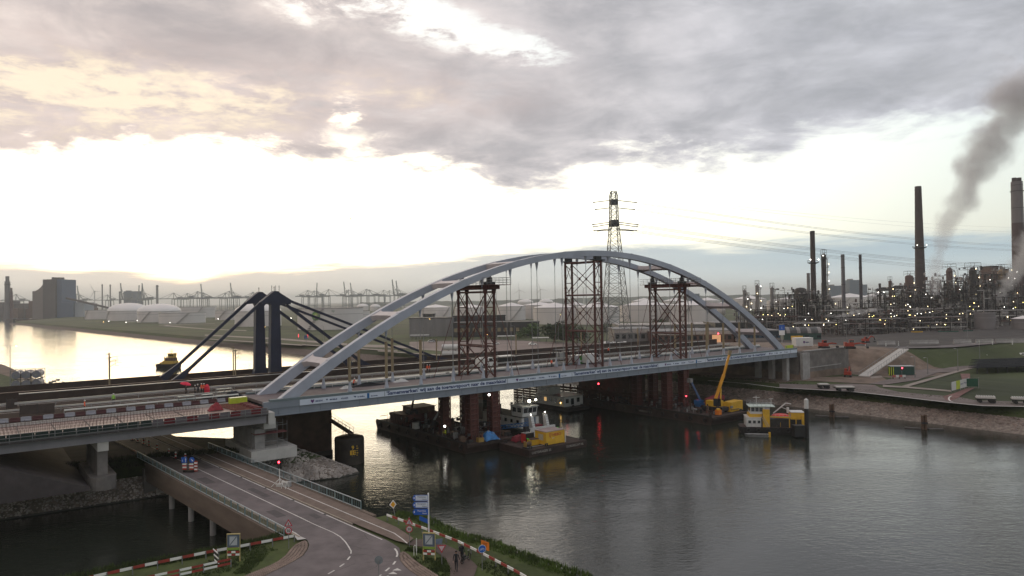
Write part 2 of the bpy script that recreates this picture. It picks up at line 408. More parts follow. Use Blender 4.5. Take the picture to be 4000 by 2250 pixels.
mb = MB(); mb.add([(-9000, -300, 0), (3000, -300, 0), (3000, 4000, 0), (-9000, 4000, 0)], [(0, 1, 2, 3)])
setting(mb.build('water', water_mat()))
mb = MB(); mb.add([(-20000, -2000, -6), (20000, -2000, -6), (20000, 20000, -6), (-20000, 20000, -6)], [(0, 1, 2, 3)])
setting(mb.build('canal_bed', mat('bed_mud', (.04, .035, .03), .9)))
# land right of the canal (one sheet to the horizon)
SHORE = [(-600, 131), (-62, 131.5), (0, 132.5), (60, 130), (179, 120), (337, 101), (800, 64), (1359, 19.6), (1420, 40), (1819, 159), (2100, 230)]
def lerp(tab, x):
 if x <= tab[0][0]: return tab[0][1]
 for (a, b), (c, d) in zip(tab, tab[1:]):
  if x <= c: return b+(d-b)*(x-a)/(c-a)
 return tab[-1][1]
def sst(x, a, b):
 t = max(0, min(1, (x-a)/(b-a))); return t*t*(3-2*t)
TOE = [(150, 4), (176, 1), (186, -7), (200, -12), (216, -16.5), (240, -20.5), (264, -22.5), (330, -27), (700, -50)]
def embank(s, t):
 d = t-lerp(TOE, s)
 top = lerp([(150, 12.6), (176, 12.2), (205, 10.6), (240, 9.3), (300, 9.0), (1000, 9.0)], s)
 along = sst(s, 178, 206) if d < 16 else sst(s, 153, 157)
 if t > -1 and s < 182: along = 1.0 if s > 153.3 else 0.0
 k = sst(d, 0, 14) if s > 182 else (1.0 if t > -.2 else 0.0)
 far = 1-sst(t, 52, 74) if s < 400 else 1-sst(t, 60+(s-400)*.2, 90+(s-400)*.2)
 return (top-4.3)*k*along*far
def land_z(s, t):
 q = s-lerp(SHORE, t)
 base = lerp([(-4, -2.0), (0, 0.0), (6.5, 2.4), (10, 4.25), (14, 4.35), (40, 4.3), (2000, 4.0)], q)
 return base+(embank(s, t) if q > 10 else 0)
qs = [-4, 0, 3, 6.5, 10, 14, 20, 24, 28, 32, 36, 40, 43, 45, 46.5, 48, 52, 56, 60, 65, 70, 75, 80, 86, 92, 100, 110, 120, 130, 145, 160, 180, 210, 250, 300, 400, 600, 900, 1500, 3000, 9000]
ts = [-600, -250, -150, -100, -80, -62, -50, -44, -38, -32, -28, -25, -22, -19, -16, -13, -10, -7, -4, -2, -1, 0, 1, 2, 5, 10, 20, 30, 40, 50, 55, 62, 70, 76, 90, 120, 179, 250, 337, 450, 600, 800, 1000, 1200, 1359, 1420, 1600, 1819, 2100]
mb = MB()
for t in ts:
 for q in qs:
  s = lerp(SHORE, t)+q
  z = land_z(s, t)
  if q > 12: z += random.uniform(-.08, .08)
  mb.v.append(tuple(W(s, t, z)))
nq = len(qs)
for j in range(len(ts)-1):
 for i in range(nq-1):
  a = j*nq+i
  q, t = qs[i], ts[j]; s = lerp(SHORE, t)+q
  mi = 0
  if q < 0: mi = 1
  elif q < 6.5: mi = 2 if t > 60 else 1
  elif q < 10: mi = 0
  elif t > -1.5 and t < 60 and s < 215: mi = 3
  elif t < -1 and 176 < s < 212 and t > -24: mi = 3
  elif s > 196 and lerp(TOE, s)+11 < t < 64+(s-200)*.25 and s < 700: mi = 4
  mb.f.append((a, a+1, a+nq+1, a+nq)); mb.m.append(mi)
M_FIELD = mat('field_grass', (.044, .056, .016), .95, 0, .45, .02, dirt=.7, dirtcol=(.085, .062, .04), bump=.05, bscale=.5, world=True)
setting(mb.build('ground', [M_FIELD, M_RIP, M_RIPD, M_MUD, mat('dark_ballast', (.050, .042, .038), .95, 0, .3, .15, dirt=.5, dirtcol=(.085, .068, .058), stretch=(1, 1, 1), world=True)]))
mb = MB(); mb.prism([(-12000, 1880), (-1500, 1862), (-950, 1890), (-400, 2300), (400, 2600), (14000, 2600), (14000, 19000), (-12000, 19000)], -1, 2.5)
setting(mb.build('far_land', mat('far_ground', (.06, .06, .04), .95, 0, .3, .004, world=True)))
# the new arch bridge
def BR(name, label, cat, s=0.0, t=0.0, z=0.0, rz=0.0, group=None):
 return thing(name, label, cat, W(s, t, z), BDIR+rz, group)
ARCH_S0, ARCH_S1, ARCH_Z0, RISE, T_NEAR, T_FAR = 1.5, 148.5, 12.9, 26.6, 1.0, 10.6
DECK = 13.3
def arch_z(s):
 k = (s-75.0)/73.5
 return ARCH_Z0+RISE*(1-k*k)
M_DECKSIDE = mat('edge_beam_paint', (.13, .165, .175), .45, 0, .08, .3, dirt=.2, dirtcol=(.09, .1, .1))
M_GIRDER = mat('girder_paint', (.20, .225, .26), .45, 0, .08, .25, dirt=.3, dirtcol=(.2, .21, .22))
M_SLEEVE = mat('hanger_sleeve', (.26, .20, .12), .6, 0, .15, .8)
M_BANNER = mat('banner_cloth', (.56, .61, .69), .7, 0, .04, .5)
M_BTEXT = mat('banner_text_blue', (.012, .03, .12), .6, 0, .1, 1)
M_DECKTOP = mat('bridge_deck_coating', (.12, .095, .10), .7, 0, .2, .3, dirt=.4, dirtcol=(.18, .13, .12))
def arch_bridge():
 r = BR('arch_bridge', 'long pale grey steel tied arch bridge with a banner along its deck', 'bridge')
 for t in (T_NEAR, T_FAR):
  mb = MB(); N = 72; vs = []
  for i in range(N+1):
   s = ARCH_S0+(ARCH_S1-ARCH_S0)*i/N; z = arch_z(s)
   dz = -2*RISE*(s-75)/73.5**2; l = math.hypot(1, dz); ns, nz = -dz/l, 1/l
   k = abs(s-75)/73.5; dp = 1.25+.55*k**3; wd = 1.25
   for sy, sz in ((-1, -1), (1, -1), (1, 1), (-1, 1)):
    vs.append((s+ns*dp/2*sz-ns*dp/2, t+wd/2*sy, z+nz*dp/2*sz-nz*dp/2))
  fs = []
  for i in range(N):
   a = 4*i
   for k in range(4): fs.append((a+k, a+(k+1) % 4, a+4+(k+1) % 4, a+4+k))
  fs += [(3, 2, 1, 0), tuple(4*N+k for k in range(4))]
  mb.add(vs, fs); mb.build('arch', M_STEEL, r)
 seam = MB()
 for s in [11, 24.5, 38, 51.5, 65, 85, 98.5, 112, 125.5, 139]:
  dz = -2*RISE*(s-75)/73.5**2; l = math.hypot(1, dz); nrm = Vector((-dz/l, 0, 1/l)); p = Vector((s, 0, arch_z(s)))
  mb = MB()
  a = p+nrm*.04; b = p-nrm*1.2
  mb.beam((a.x-.35, T_NEAR, a.z-.35*dz), (a.x+.35, T_NEAR, a.z+.35*dz), 1.29, .05, up=nrm)
  mb.build('splice_plate', M_STEEL, r)
 for s in (11, 24.5, 38, 51.5, 98.5, 112, 125.5, 139):
  dz = -2*RISE*(s-75)/73.5**2; l = math.hypot(1, dz); nrm = (-dz/l, 0, 1/l)
  z = arch_z(s)-.62/ (1/l); mb = MB()
  mid0, mid1 = T_NEAR+1.9, T_FAR-1.9
  mb.beam((s, mid0, z), (s, mid1, z), 1.5, .95, up=nrm)
  for ta, tb in ((mid0, T_NEAR+.6), (mid1, T_FAR-.6)):
   mb.beam((s, ta, z), (s, tb, z), 1.5, .95, up=nrm, wd2=2.6, ht2=1.05)
  mb.build('cross_brace', [M_BRACE], r)
 cone = MB().lathe([(.42, 0), (.42, .25), (.12, 2.1)], n=8).build('lower_socket', M_STEEL, r); lowmesh = cone.data
 bpy.data.objects.remove(cone)
 cone = MB().lathe([(.09, -2.0), (.34, -.5), (.34, .0)], n=8).build('upper_socket', M_STEEL, r); upmesh = cone.data
 bpy.data.objects.remove(cone)
 for t, off in ((T_NEAR, 0), (T_FAR, -.7)):
  for k in range(18):
   s = 14.7+7.0*k+off; top = arch_z(s)-1.3
   thick = k < 3 or k > 13
   mb = MB(); mb.tube((0, 0, DECK+.2), (0, 0, top), .055, n=6)
   if thick: mb.tube((0, 0, DECK+2.0), (0, 0, min(top-1.6, DECK+8.5) if k not in (0, 17) else top-.8), .27, n=8, mi=1)
   h = mb.build('hanger', [M_GALVD, M_SLEEVE], r); h.location = (s, t, 0)
   share('lower_socket', lowmesh, h, (0, 0, DECK)); share('upper_socket', upmesh, h, (0, 0, top+.3))
 MB().bx(-.2, LEN, .55, 11.9, 12.85, DECK).build('deck', M_DECKTOP, r)
 for nm, t0, sg in (('near', .0, -1), ('far', 12.2, 1)):
  mb = MB()
  mb.slab([(t0+sg*.28, 11.0), (t0+sg*.28, 11.12), (t0+sg*.02, 11.14), (t0+sg*.02, 12.2), (t0+sg*.16, 12.22), (t0+sg*.16, 13.32), (t0-sg*.45, 13.32), (t0-sg*.45, 11.0)], -.4, LEN+.2)
  mb.build('edge_girder', M_GIRDER, r)
  mb = MB(); mb.slab([(t0+sg*.22, 13.27), (t0+sg*.22, 13.62), (t0-sg*.12, 13.68), (t0-sg*.55, 13.64), (t0-sg*.55, 13.33), (t0+sg*.16, 13.325)], .6, LEN+.1)
  mb.build('edge_beam', M_DECKSIDE, r)
 mb = MB(); mb.bx(-.05, .05, -.1, .0, 11.15, 12.2); o = mb.build('stiffener', M_GIRDER, r); o.location = (2.0, 0, 0)
 s = 5.5
 while s < LEN-1:
  share('stiffener', o.data, r, (s, 0, 0)); s += 3.5
 for k in range(22):
  s = 3.0+7.0*k
  if s < LEN: MB().bx(s-.2, s+.2, .46, 11.74, 11.9, 12.84).build('floor_beam', M_GIRDER, r)
 M_WR = mat('smooth_white_rail', (.72, .72, .70), .25, 0, .05, 1)
 for a, b in ((1.5, 40.5), (41.5, 70.5), (76.5, 100.5), (107.5, 151.5)):
  mb = MB(); mb.bx(a, b, 11.15, 11.5, 13.9, 14.12); g = mb.build('guard_rail', M_WR, r)
  pm = None
  s = a+.5
  while s < b:
   if pm is None: pm = MB().bx(-.06, .06, 11.25, 11.4, DECK+.002, 13.9).build('post', M_GALV, g); pm.location = (s, 0, 0); pm = pm.data
   else: share('post', pm, g, (s, 0, 0))
   s += 3.5
 def board(s0, s1):
  b = MB().bx(s0, s1, -.26, -.225, 12.28, 13.2).build('banner', M_BANNER, r); return b
 def print_text(b, txt, s0, s1, z, h, bold=.03):
  lettering(txt, h, M_BTEXT, b, face_matrix((s0, -.263, z), (1, 0, 0), (0, 0, 1)), bold=bold, width=s1-s0)
 def emblem(b, s, kind):
  mb = MB()
  if kind == 0:      # shield shaped mark
   mb.poly([(s, 0, 0)]) if 0 else None
   pts = [(-.3, .25), (-.28, .02), (0, -.3), (.28, .02), (.3, .25), (.12, .32), (0, .2), (-.12, .32)]
   mb.add([(s+x, -.268, 12.74+z) for x, z in pts], [tuple(range(8))])
   mb.build('emblem', mat('emblem_red_blue', (.10, .03, .14), .6), b)
  elif kind == 1:
   mb.add([(s-.2, -.268, 12.9), (s+.2, -.268, 12.9), (s, -.268, 12.62)], [(0, 2, 1)]); mb.build('emblem', M_BTEXT, b)
  elif kind == 2:
   mb.add([(s-.3, -.268, 12.95), (s+.3, -.268, 12.85), (s+.05, -.268, 12.6), (s-.1, -.268, 12.8)], [(0, 3, 2, 1)]); mb.build('emblem', M_BTEXT, b)
  else:
   mb.bx(s-.22, s+.22, -.272, -.266, 12.3, 13.16); mb.build('emblem', mat('ribbon_blue', (.01, .11, .30), .6), b)
 def sponsors(s0, s1, full=True):
  b = board(s0, s1); L = s1-s0
  items = [(0, 'BESIX'), (1, 'MOBILIS'), (None, 'HOLLANDIA'), (2, 'Iv-Infra'), (3, 'Rijkswaterstaat')]
  if not full: items = items[:4]
  n = len(items)
  for i, (k, tx) in enumerate(items):
   a = s0+L*(.14+.82*i/max(1, n)); wd = L*.085
   if k is not None: emblem(b, a, k); a += .5
   print_text(b, tx, a, a+wd, 12.6 if k != 3 else 12.55, .36 if k != 3 else .2, .012)
 msg = "'Samenwerken' wij aan de toegangspoort naar de maasvlakte!"
 sponsors(5.4, 20.6)
 b = board(20.7, 47.6); print_text(b, msg, 21.0, 47.3, 12.5, .90)
 sponsors(47.7, 64.9)
 b = board(65.0, 92.6); print_text(b, msg, 65.4, 92.3, 12.5, .90)
 sponsors(92.7, 110.4)
 b = board(110.5, 137.0); print_text(b, msg, 110.9, 136.7, 12.5, .90)
 sponsors(137.1, 149.2, False)
 board(149.4, 152.6)
 return r
arch_bridge()
# lattice towers standing on the deck under the arch
def tower(s, label, hz, platform):
 r = BR('support_tower', label, 'tower', s, 0, DECK, group='red brown support towers under the arch')
 H = hz-DECK; legs = {}
 for t in (T_NEAR, T_FAR):
  for d in (-1.05, 1.05):
   mb = MB(); mb.tube((d, t, 0), (d, t, H), .27, n=10)
   z = 2.9
   while z < H-.5: mb.tube((d, t, z), (d, t, z+.18), .33, n=10); z += 3.0
   mb.bx(d-.45, d+.45, t-.45, t+.45, 0.002, .12)
   if platform: mb.tube((d, t, H-1.2), (d, t, H), .27, .5, n=10)
   mb.build('leg', M_RUST, r)
 def br(a, b, rad=.07, m=M_RUST): MB().tube(a, b, rad, n=5, cap=False).build('brace', m, r)
 n = 5; dz = H/n
 for t in (T_NEAR, T_FAR):
  for k in range(n):
   z0, z1 = k*dz+.2, (k+1)*dz-.1
   br((-1.05, t, z0), (1.05, t, z1)); br((1.05, t, z0), (-1.05, t, z1)); br((-1.05, t, z1+.05), (1.05, t, z1+.05), .09)
 lv = [0, H*.34, H*.68, H*.99] if not platform else [0, H*.36, H*.97]
 for d in (-1.05, 1.05):
  for z0, z1 in zip(lv, lv[1:]):
   br((d, T_NEAR, z0+.3), (d, T_FAR, z1-.3), .13 if platform else .09); br((d, T_FAR, z0+.3), (d, T_NEAR, z1-.3), .13 if platform else .09)
   if not platform:
    zc = (z0+z1)/2; MB().box((d, (T_NEAR+T_FAR)/2, zc), (.12, .6, .6)).build('gusset', M_DARKRED, r)
   br((d, T_NEAR, z1), (d, T_FAR, z1), .2)
 if platform:
  MB().bx(-1.5, 1.5, -.4, 12.0, H, H+.75).build('crossbeam', M_DARKRED, r)
  MB().bx(-2.2, 2.6, -2.6, 13.0, H+.76, H+.86).build('platform', M_DARKRED, r)
  mb = MB()
  for zz in (.45, .9, 1.35):
   for a, b in (((-2.2, -2.6), (2.6, -2.6)), ((2.6, -2.6), (2.6, 13)), ((-2.2, -2.6), (-2.2, 13))): mb.tube((*a, H+.86+zz), (*b, H+.86+zz), .035, n=4)
  k = -2.6
  while k < 13:
   for d in (-2.2, 2.6): mb.tube((d, k, H+.86), (d, k, H+2.25), .04, n=4)
   k += 1.3
  mb.build('railing', M_GALVD, r)
  for t in (T_NEAR, T_FAR):
   zt = arch_z(s)-1.3-DECK
   mb = MB(); mb.bx(-1.0, 1.0, t-.6, t+.6, H+.87, H+1.5); mb.lathe([(.6, H+1.5), (.6, H+2.2), (.35, H+2.5), (.35, max(H+2.6, zt+.1))], (0, t, 0), 10)
   mb.build('jack', M_BLACK, r)
 else:
  for t in (T_NEAR, T_FAR):
   zt = arch_z(s)-1.3-DECK
   mb = MB(); mb.bx(-1.9, 1.9, t-.5, t+.5, H+.0, H+.25); mb.bx(-.8, .8, t-.5, t+.5, H+.25, max(zt+.05, H+.6)); mb.build('jack', M_BLACK, r)
 mb = MB()
 for d in (1.45, 1.85): mb.tube((d, T_NEAR+.3, 0), (d, T_NEAR+.3, H), .035, n=4)
 z = .4
 while z < H: mb.tube((1.45, T_NEAR+.3, z), (1.85, T_NEAR+.3, z), .025, n=4); z += .45
 mb.build('ladder', M_GALVD, r)
 for t in (T_NEAR, T_FAR):
  for sg in (-1, 1):
   MB().tube((sg*1.1, t, H*.93 if platform else H*.66), (sg*7.2, t+.0, .05), .06, n=5).build('guy_strut', M_DARKRED, r)
 return r
tower(44.5, 'red brown lattice tower under the left rise of the arch, with a railed platform', 31.0, True)
tower(74.3, 'tallest red brown lattice tower, directly under the crown of the arch', 37.3, False)
tower(103.4, 'red brown lattice tower under the right slope of the arch, with a railed platform', 31.3, True)
# old road bridge and railway bridge behind it
def rail_with_posts(parent, pts, z, h, wd, m, every=4.0, name='guard_rail', base=None):
 (s0, t0), (s1, t1) = pts
 mb = MB(); mb.beam((s0, t0, z), (s1, t1, z), wd, h)
 g = mb.build(name, m, parent)
 L = math.hypot(s1-s0, t1-t0); n = int(L/every); pm = None
 zb = DECK-.38 if base is None else base
 for i in range(n+1):
  p = (s0+(s1-s0)*i/n, t0+(t1-t0)*i/n, 0)
  if pm is None:
   o = MB().bx(-.05, .05, -.05, .05, zb+.003, z-h/2).build('post', M_GALVD, g); o.location = p; pm = o.data
  else: share('post', pm, g, p)
 return g
OZ = 12.9
M_ODECK = mat('old_road_surface', (.040, .029, .024), .95, 0, .25, .12, dirt=.4, dirtcol=(.055, .042, .036), stretch=(.15, 1.5, 1), spec=.06)
M_PARAP = mat('brown_parapet', (.045, .030, .024), .8, 0, .25, .4)
M_RAILW = mat('zinc_guard_rail', (.46, .44, .42), .3, .2, .08, .6)
def old_road_bridge():
 r = BR('road_bridge', 'dark old road bridge with bright guard rails behind the new arch', 'bridge')
 MB().bx(-42, 0, 7.6, 34.6, OZ-.55, OZ).build('deck', M_ODECK, r)
 MB().bx(0, 158, 12.6, 34.6, OZ-.56, OZ-.004).build('deck', M_ODECK, r)
 for t in (15, 20, 25, 30, 33.4):
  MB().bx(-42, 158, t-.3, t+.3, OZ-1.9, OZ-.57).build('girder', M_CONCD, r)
 MB().bx(-30, 158, 34.62, 34.95, OZ-.9, OZ+1.15).build('parapet', M_PARAP, r)
 MB().bx(-30.3, 158, 34.55, 35.05, OZ+1.152, OZ+1.26).build('parapet_cap', M_RAILW, r)
 rail_with_posts(r, ((-26, 10.8), (-1, 10.8)), OZ+.75, .2, .12, M_WHITE)
 rail_with_posts(r, ((-1, 14.4), (156, 14.4)), OZ+.75, .34, .12, M_RAILW)
 rail_with_posts(r, ((-38, 16.6), (156, 16.6)), OZ+.70, .26, .1, M_RAILW)
 rail_with_posts(r, ((-38, 24.8), (156, 24.8)), OZ+.75, .34, .12, M_RAILW)
 for t in (12.0+7.5, 28.5):
  mb = MB(); mb.bx(-40, 156, t-.08, t+.08, OZ+.004, OZ+.012); mb.build('lane_line', M_WLINE, r)
 return r
old_road_bridge()
def rail_bridge():
 r = BR('rail_bridge', 'railway bridge with two navy blue pylons and inclined stays', 'bridge')
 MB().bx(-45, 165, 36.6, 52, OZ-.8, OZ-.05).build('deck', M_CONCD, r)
 MB().bx(-45, 165, 36.4, 36.75, OZ-1.5, OZ+1.35).build('parapet', M_PARAP, r)
 MB().bx(-45, 165, 36.3, 36.85, OZ+1.352, OZ+1.42).build('parapet_cap', mat('rusty_cap', (.10, .06, .045), .6), r)
 MB().bx(-45, 165, 51.9, 52.2, OZ-1.5, OZ+1.1).build('parapet', M_PARAP, r)
 for t in (41.5, 43.0, 46, 47.5): MB().bx(-45, 165, t-.05, t+.05, OZ-.045, OZ+.12).build('rail', M_DARK, r)
 PS = 15.0
 for t in (39.0, 49.0):
  mb = MB()
  prof = [(PS-1.6, OZ-.05), (PS-1.22, OZ+1.4), (PS-.92, 28.4), (PS-1.2, 28.9), (PS-2.9, 28.75), (PS-3.1, 29.2), (PS-.7, 31.15), (PS-.2, 31.5), (PS+.6, 31.45), (PS+1.0, 31.1), (PS+3.4, 29.55), (PS+3.3, 28.6), (PS+1.3, 28.7), (PS+.92, 28.3), (PS+1.22, OZ+1.4), (PS+1.6, OZ-.05)]
  n = len(prof); hw = .8
  vs = [(a, t-hw, b) for a, b in prof]+[(a, t+hw, b) for a, b in prof]
  mb.add(vs, [tuple(range(n-1, -1, -1)) if 0 else tuple(range(n)), tuple(range(2*n-1, n-1, -1))]+[(i, i+n, (i+1) % n+n, (i+1) % n) for i in range(n)])
  p = mb.build('pylon', M_NAVY, r)
  mb = MB()
  mb.tube((PS, t, 31.5), (PS, t, 32.3), .06, n=6); mb.sphere((PS, t, 32.35), .12)
  mb.build('beacon', M_BLACK, p)
  for a, b, wd in (((PS-2.9, 29.0), (-4.6, OZ+.9), .62), ((PS+3.2, 29.4), (57.6, OZ+.9), .5), ((PS+2.6, 28.5), (36.6, OZ+.9), .6)):
   mb = MB(); mb.beam((a[0], t, a[1]), (b[0], t, b[1]), .55, wd);
   e = Vector((b[0], t, b[1])); d = (Vector((a[0], t, a[1]))-e).normalized()
   mb.beam(e+d*3.4, e-d*.6, .7, wd, wd2=.8, ht2=1.6)
   mb.build('stay', M_NAVY, r)
 for t in (38.6, 50.4):
  MB().bx(PS-2.2, PS+2.2, t-1.6, t+1.6, -3, OZ-.85).build('pier', M_CONCD, r)
 return r
rail_bridge()
# catenary masts on the railway bridge
def masts():
 first = None
 for i, (s, side, lb) in enumerate([(-16.2, 1, 'brown railway mast above the deck, the left one of the far left pair'), (-14.6, -1, 'brown railway mast above the deck, the right one of the far left pair'),
                      (6.6, 1, 'brown railway mast just left of the navy pylons, the left one of the pair'), (9.6, -1, 'brown railway mast nearest the navy pylons on their left'),
                      (31.5, 1, 'thin railway mast between the two left arch feet'), (55, 1, 'thin railway mast below the second pair of stays'), (80, 1, 'thin railway mast behind the middle support tower'), (104, 1, 'thin railway mast behind the right support tower'),
                      (128, 1, 'thin railway mast behind the right foot of the arch')]):
  t = 38.4 if side > 0 else 50.2
  r = BR('catenary_mast', lb, 'mast', s, t, OZ-.05, group='railway catenary masts')
  MB().beam((0, 0, 0), (0, 0, 6.6), .22, .22, up=(1, 0, 0)).build('pole', M_SLEEVE, r)
  mb = MB(); k = 1 if side > 0 else -1
  mb.tube((0, 0, 5.6), (1.2, k*1.6, 5.9), .05, n=5); mb.tube((0, 0, 4.6), (1.2, k*1.6, 5.1), .05, n=5); mb.tube((1.2, k*1.6, 5.9), (1.2, k*1.6, 4.6), .04, n=5); mb.tube((1.2, k*1.6, 4.6), (1.9, k*2.2, 4.7), .035, n=5)
  mb.tube((-.5, 0, 6.3), (.3, 0, 6.3), .05, n=5)
  mb.build('bracket', M_SLEEVE, r)
masts()
# piers of the old bridge standing in the canal
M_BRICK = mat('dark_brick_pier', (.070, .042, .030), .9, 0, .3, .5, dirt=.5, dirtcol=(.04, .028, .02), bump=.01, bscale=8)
def old_piers():
 for s0, s1, t0, t1, lb in ((9.2, 17.6, 15.6, 35.5, 'dark brown masonry pier of the old bridge beside the round mooring dolphin'), (77.0, 82.0, 50, 55, 'small masonry pier of the railway bridge between the two bright gaps of water'),
                           (99.5, 105.5, 15.6, 35, 'dark masonry pier of the old bridge behind the guide wall')):
  r = BR('bridge_pier', lb, 'bridge pier', (s0+s1)/2, (t0+t1)/2, 0, group='masonry piers of the old bridge'); a, b = (s1-s0)/2, (t1-t0)/2
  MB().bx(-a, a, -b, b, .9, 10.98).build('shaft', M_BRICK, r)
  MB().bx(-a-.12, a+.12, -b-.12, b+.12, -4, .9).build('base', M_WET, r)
old_piers()
# new concrete viaduct on the left
VZ = 12.45
M_VFORM = mat('wet_formwork', (.27, .19, .165), .45, 0, .15, .5, dirt=.5, dirtcol=(.16, .11, .09))
M_REBAR = mat('rebar_steel', (.09, .05, .04), .7, 0, .3, 3)
M_VGIRD = mat('viaduct_concrete', (.25, .24, .255), .85, 0, .1, .4, dirt=.3, dirtcol=(.16, .15, .15), stretch=(1, 1, .3))
def viaduct():
 r = BR('concrete_viaduct', 'unfinished concrete viaduct with reinforcement bars leading to the arch bridge', 'viaduct')
 MB().bx(-75, -.7, -3.0, 7.3, VZ-.35, VZ).build('deck', M_VFORM, r)
 for t in (-2.9, -.2, 2.5, 5.2):
  MB().slab([(t, VZ-.352), (t, VZ-1.9), (t+.9, VZ-1.9), (t+.9, VZ-.352)], -75, -.9).build('girder', M_VGIRD, r)
 MB().bx(-75, -.7, -3.35, -3.02, VZ-.42, VZ+.14).build('edge_beam', M_CONCD, r)
 mb = MB(); s = -58.0
 while s < -9:
  for t in (-2.3, .6, 3.2, 5.6):
   h = random.uniform(.75, 1.05)
   mb.tube((s+random.uniform(-.03, .03), t, VZ+.003), (s, t+random.uniform(-.03, .03), VZ+h), .022, n=3, cap=False)
  s += .42
 for t in (-2.3, .6, 3.2, 5.6):
  for z in (.25, .55): mb.tube((-58, t, VZ+z), (-9, t, VZ+z), .018, n=3, cap=False)
 mb.build('rebar', M_REBAR, r, kind='stuff')
 s = -56
 pm = None
 while s < -8:
  if pm is None: o = MB().bx(-.06, .06, -2.95, 6.6, VZ+.004, VZ+.06).build('crack_strip', M_CONCD, r); o.name = 'joint_strip'; o.location = (s, 0, 0); pm = o.data
  else: share('joint_strip', pm, r, (s, 0, 0))
  s += 4.0
 g = MB().bx(-75, -1.0, -4.1, -3.37, VZ-.62, VZ-.55).build('work_platform', M_DARK, r)
 for z in (.0, .42, .85): MB().bx(-75, -1.0, -4.1, -4.04, VZ-.3+z, VZ-.24+z).build('handrail', M_GALVD, g)
 pm = None; s = -74
 while s < -1:
  if pm is None: o = MB().bx(-.04, .04, -4.1, -4.04, VZ-.55, VZ+.62).build('post', M_GALVD, g); o.location = (s, 0, 0); pm = o.data
  else: share('post', pm, g, (s, 0, 0))
  s += 2.4
 M_NETR = mat('red_safety_net', (.13, .018, .022), .9, 0, .3, 1.5); M_NETG = mat('dark_green_safety_net', (.02, .032, .028), .9, 0, .3, 1.5)
 M_NETW = mat('pale_safety_board', (.13, .11, .12), .8, 0, .1, 1.5)
 s = -74.0; k = 0
 while s < -1.6:
  m = M_NETG if s < -18 else (M_NETR if k % 2 else M_NETW)
  MB().bx(s, min(s+1.42, -1.2), -3.99, -3.95, VZ-.2, VZ+.55).build('safety_net', m, r); s += 1.5; k += 1
 MB().bx(-75, -1.4, 7.32, 7.62, VZ-.3, VZ+.42).build('kerb_beam', M_CONCL, r)
 return r
viaduct()
# reddish steel end frame where the viaduct meets the arch bridge
def end_frame():
 r = BR('joint_frame', 'rust red formwork grid lying at the joint before the arch bridge', 'formwork', -3.2, .5, VZ)
 M_F = mat('rust_red_formwork', (.22, .085, .06), .7, 0, .3, 1.5)
 for k in range(9): MB().beam((-1.2+k*.42, -3.2, .12), (-2.6+k*.42, 9.0, .16), .12, .16).build('bar', M_F, r)
 for k in range(12): MB().beam((-1.5-.12*k, -3.0+k*1.05, .26), (2.4-.12*k, -3.0+k*1.05, .27), .1, .12).build('bar', M_F, r)
 for k in range(5): MB().box((1.2, -2.5+k*1.6, .35), (1.2, .5, .5)).build('crate', mat('maroon_block', (.16, .04, .04), .7), r)
end_frame()
def piers():
 r = BR('viaduct_pier', 'concrete pier with stepped bearing block under the left end of the arch', 'bridge pier', 0, 0, 0)
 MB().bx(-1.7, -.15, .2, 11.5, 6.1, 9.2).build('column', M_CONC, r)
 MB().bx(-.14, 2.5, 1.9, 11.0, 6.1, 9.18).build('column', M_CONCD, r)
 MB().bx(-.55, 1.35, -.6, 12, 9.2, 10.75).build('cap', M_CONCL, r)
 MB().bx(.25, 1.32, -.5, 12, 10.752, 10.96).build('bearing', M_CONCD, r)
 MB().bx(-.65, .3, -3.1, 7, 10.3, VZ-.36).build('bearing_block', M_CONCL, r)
 MB().bx(-2.7, 4.5, -1.2, 12.5, 4.4, 6.1).build('footing', M_CONCL, r)
 mb = MB()
 for s in (-2.2, -.2, 1.6, 3.2):
  for t in (-.4, 1.5): mb.tube((s, t, 6.1), (s, t, 10.2), .03, n=4)
 for z in (7.2, 8.4, 9.6):
  for t in (-.4, 1.5): mb.tube((-2.2, t, z), (3.2, t, z), .03, n=4)
 mb.build('scaffold', M_GALVD, r)
 MB().bx(-1.9, 3.2, -.5, 1.4, 8.42, 8.5).build('scaffold_board', mat('red_tarpaulin', (.16, .05, .05), .8), r)
 r = BR('viaduct_pier', 'concrete pier with a rounded footing under the left part of the viaduct', 'bridge pier', -22.8, 0, 0)
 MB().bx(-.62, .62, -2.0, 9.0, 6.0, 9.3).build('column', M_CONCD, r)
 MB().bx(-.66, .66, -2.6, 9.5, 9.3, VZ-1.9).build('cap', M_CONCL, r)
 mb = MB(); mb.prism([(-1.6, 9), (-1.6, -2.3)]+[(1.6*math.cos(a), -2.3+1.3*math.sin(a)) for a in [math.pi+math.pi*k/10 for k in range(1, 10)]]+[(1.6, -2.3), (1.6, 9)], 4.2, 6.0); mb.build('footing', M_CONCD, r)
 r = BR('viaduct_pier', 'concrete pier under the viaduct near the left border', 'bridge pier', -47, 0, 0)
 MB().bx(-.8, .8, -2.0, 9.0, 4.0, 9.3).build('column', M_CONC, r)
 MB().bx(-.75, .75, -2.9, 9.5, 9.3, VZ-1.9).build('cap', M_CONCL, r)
piers()
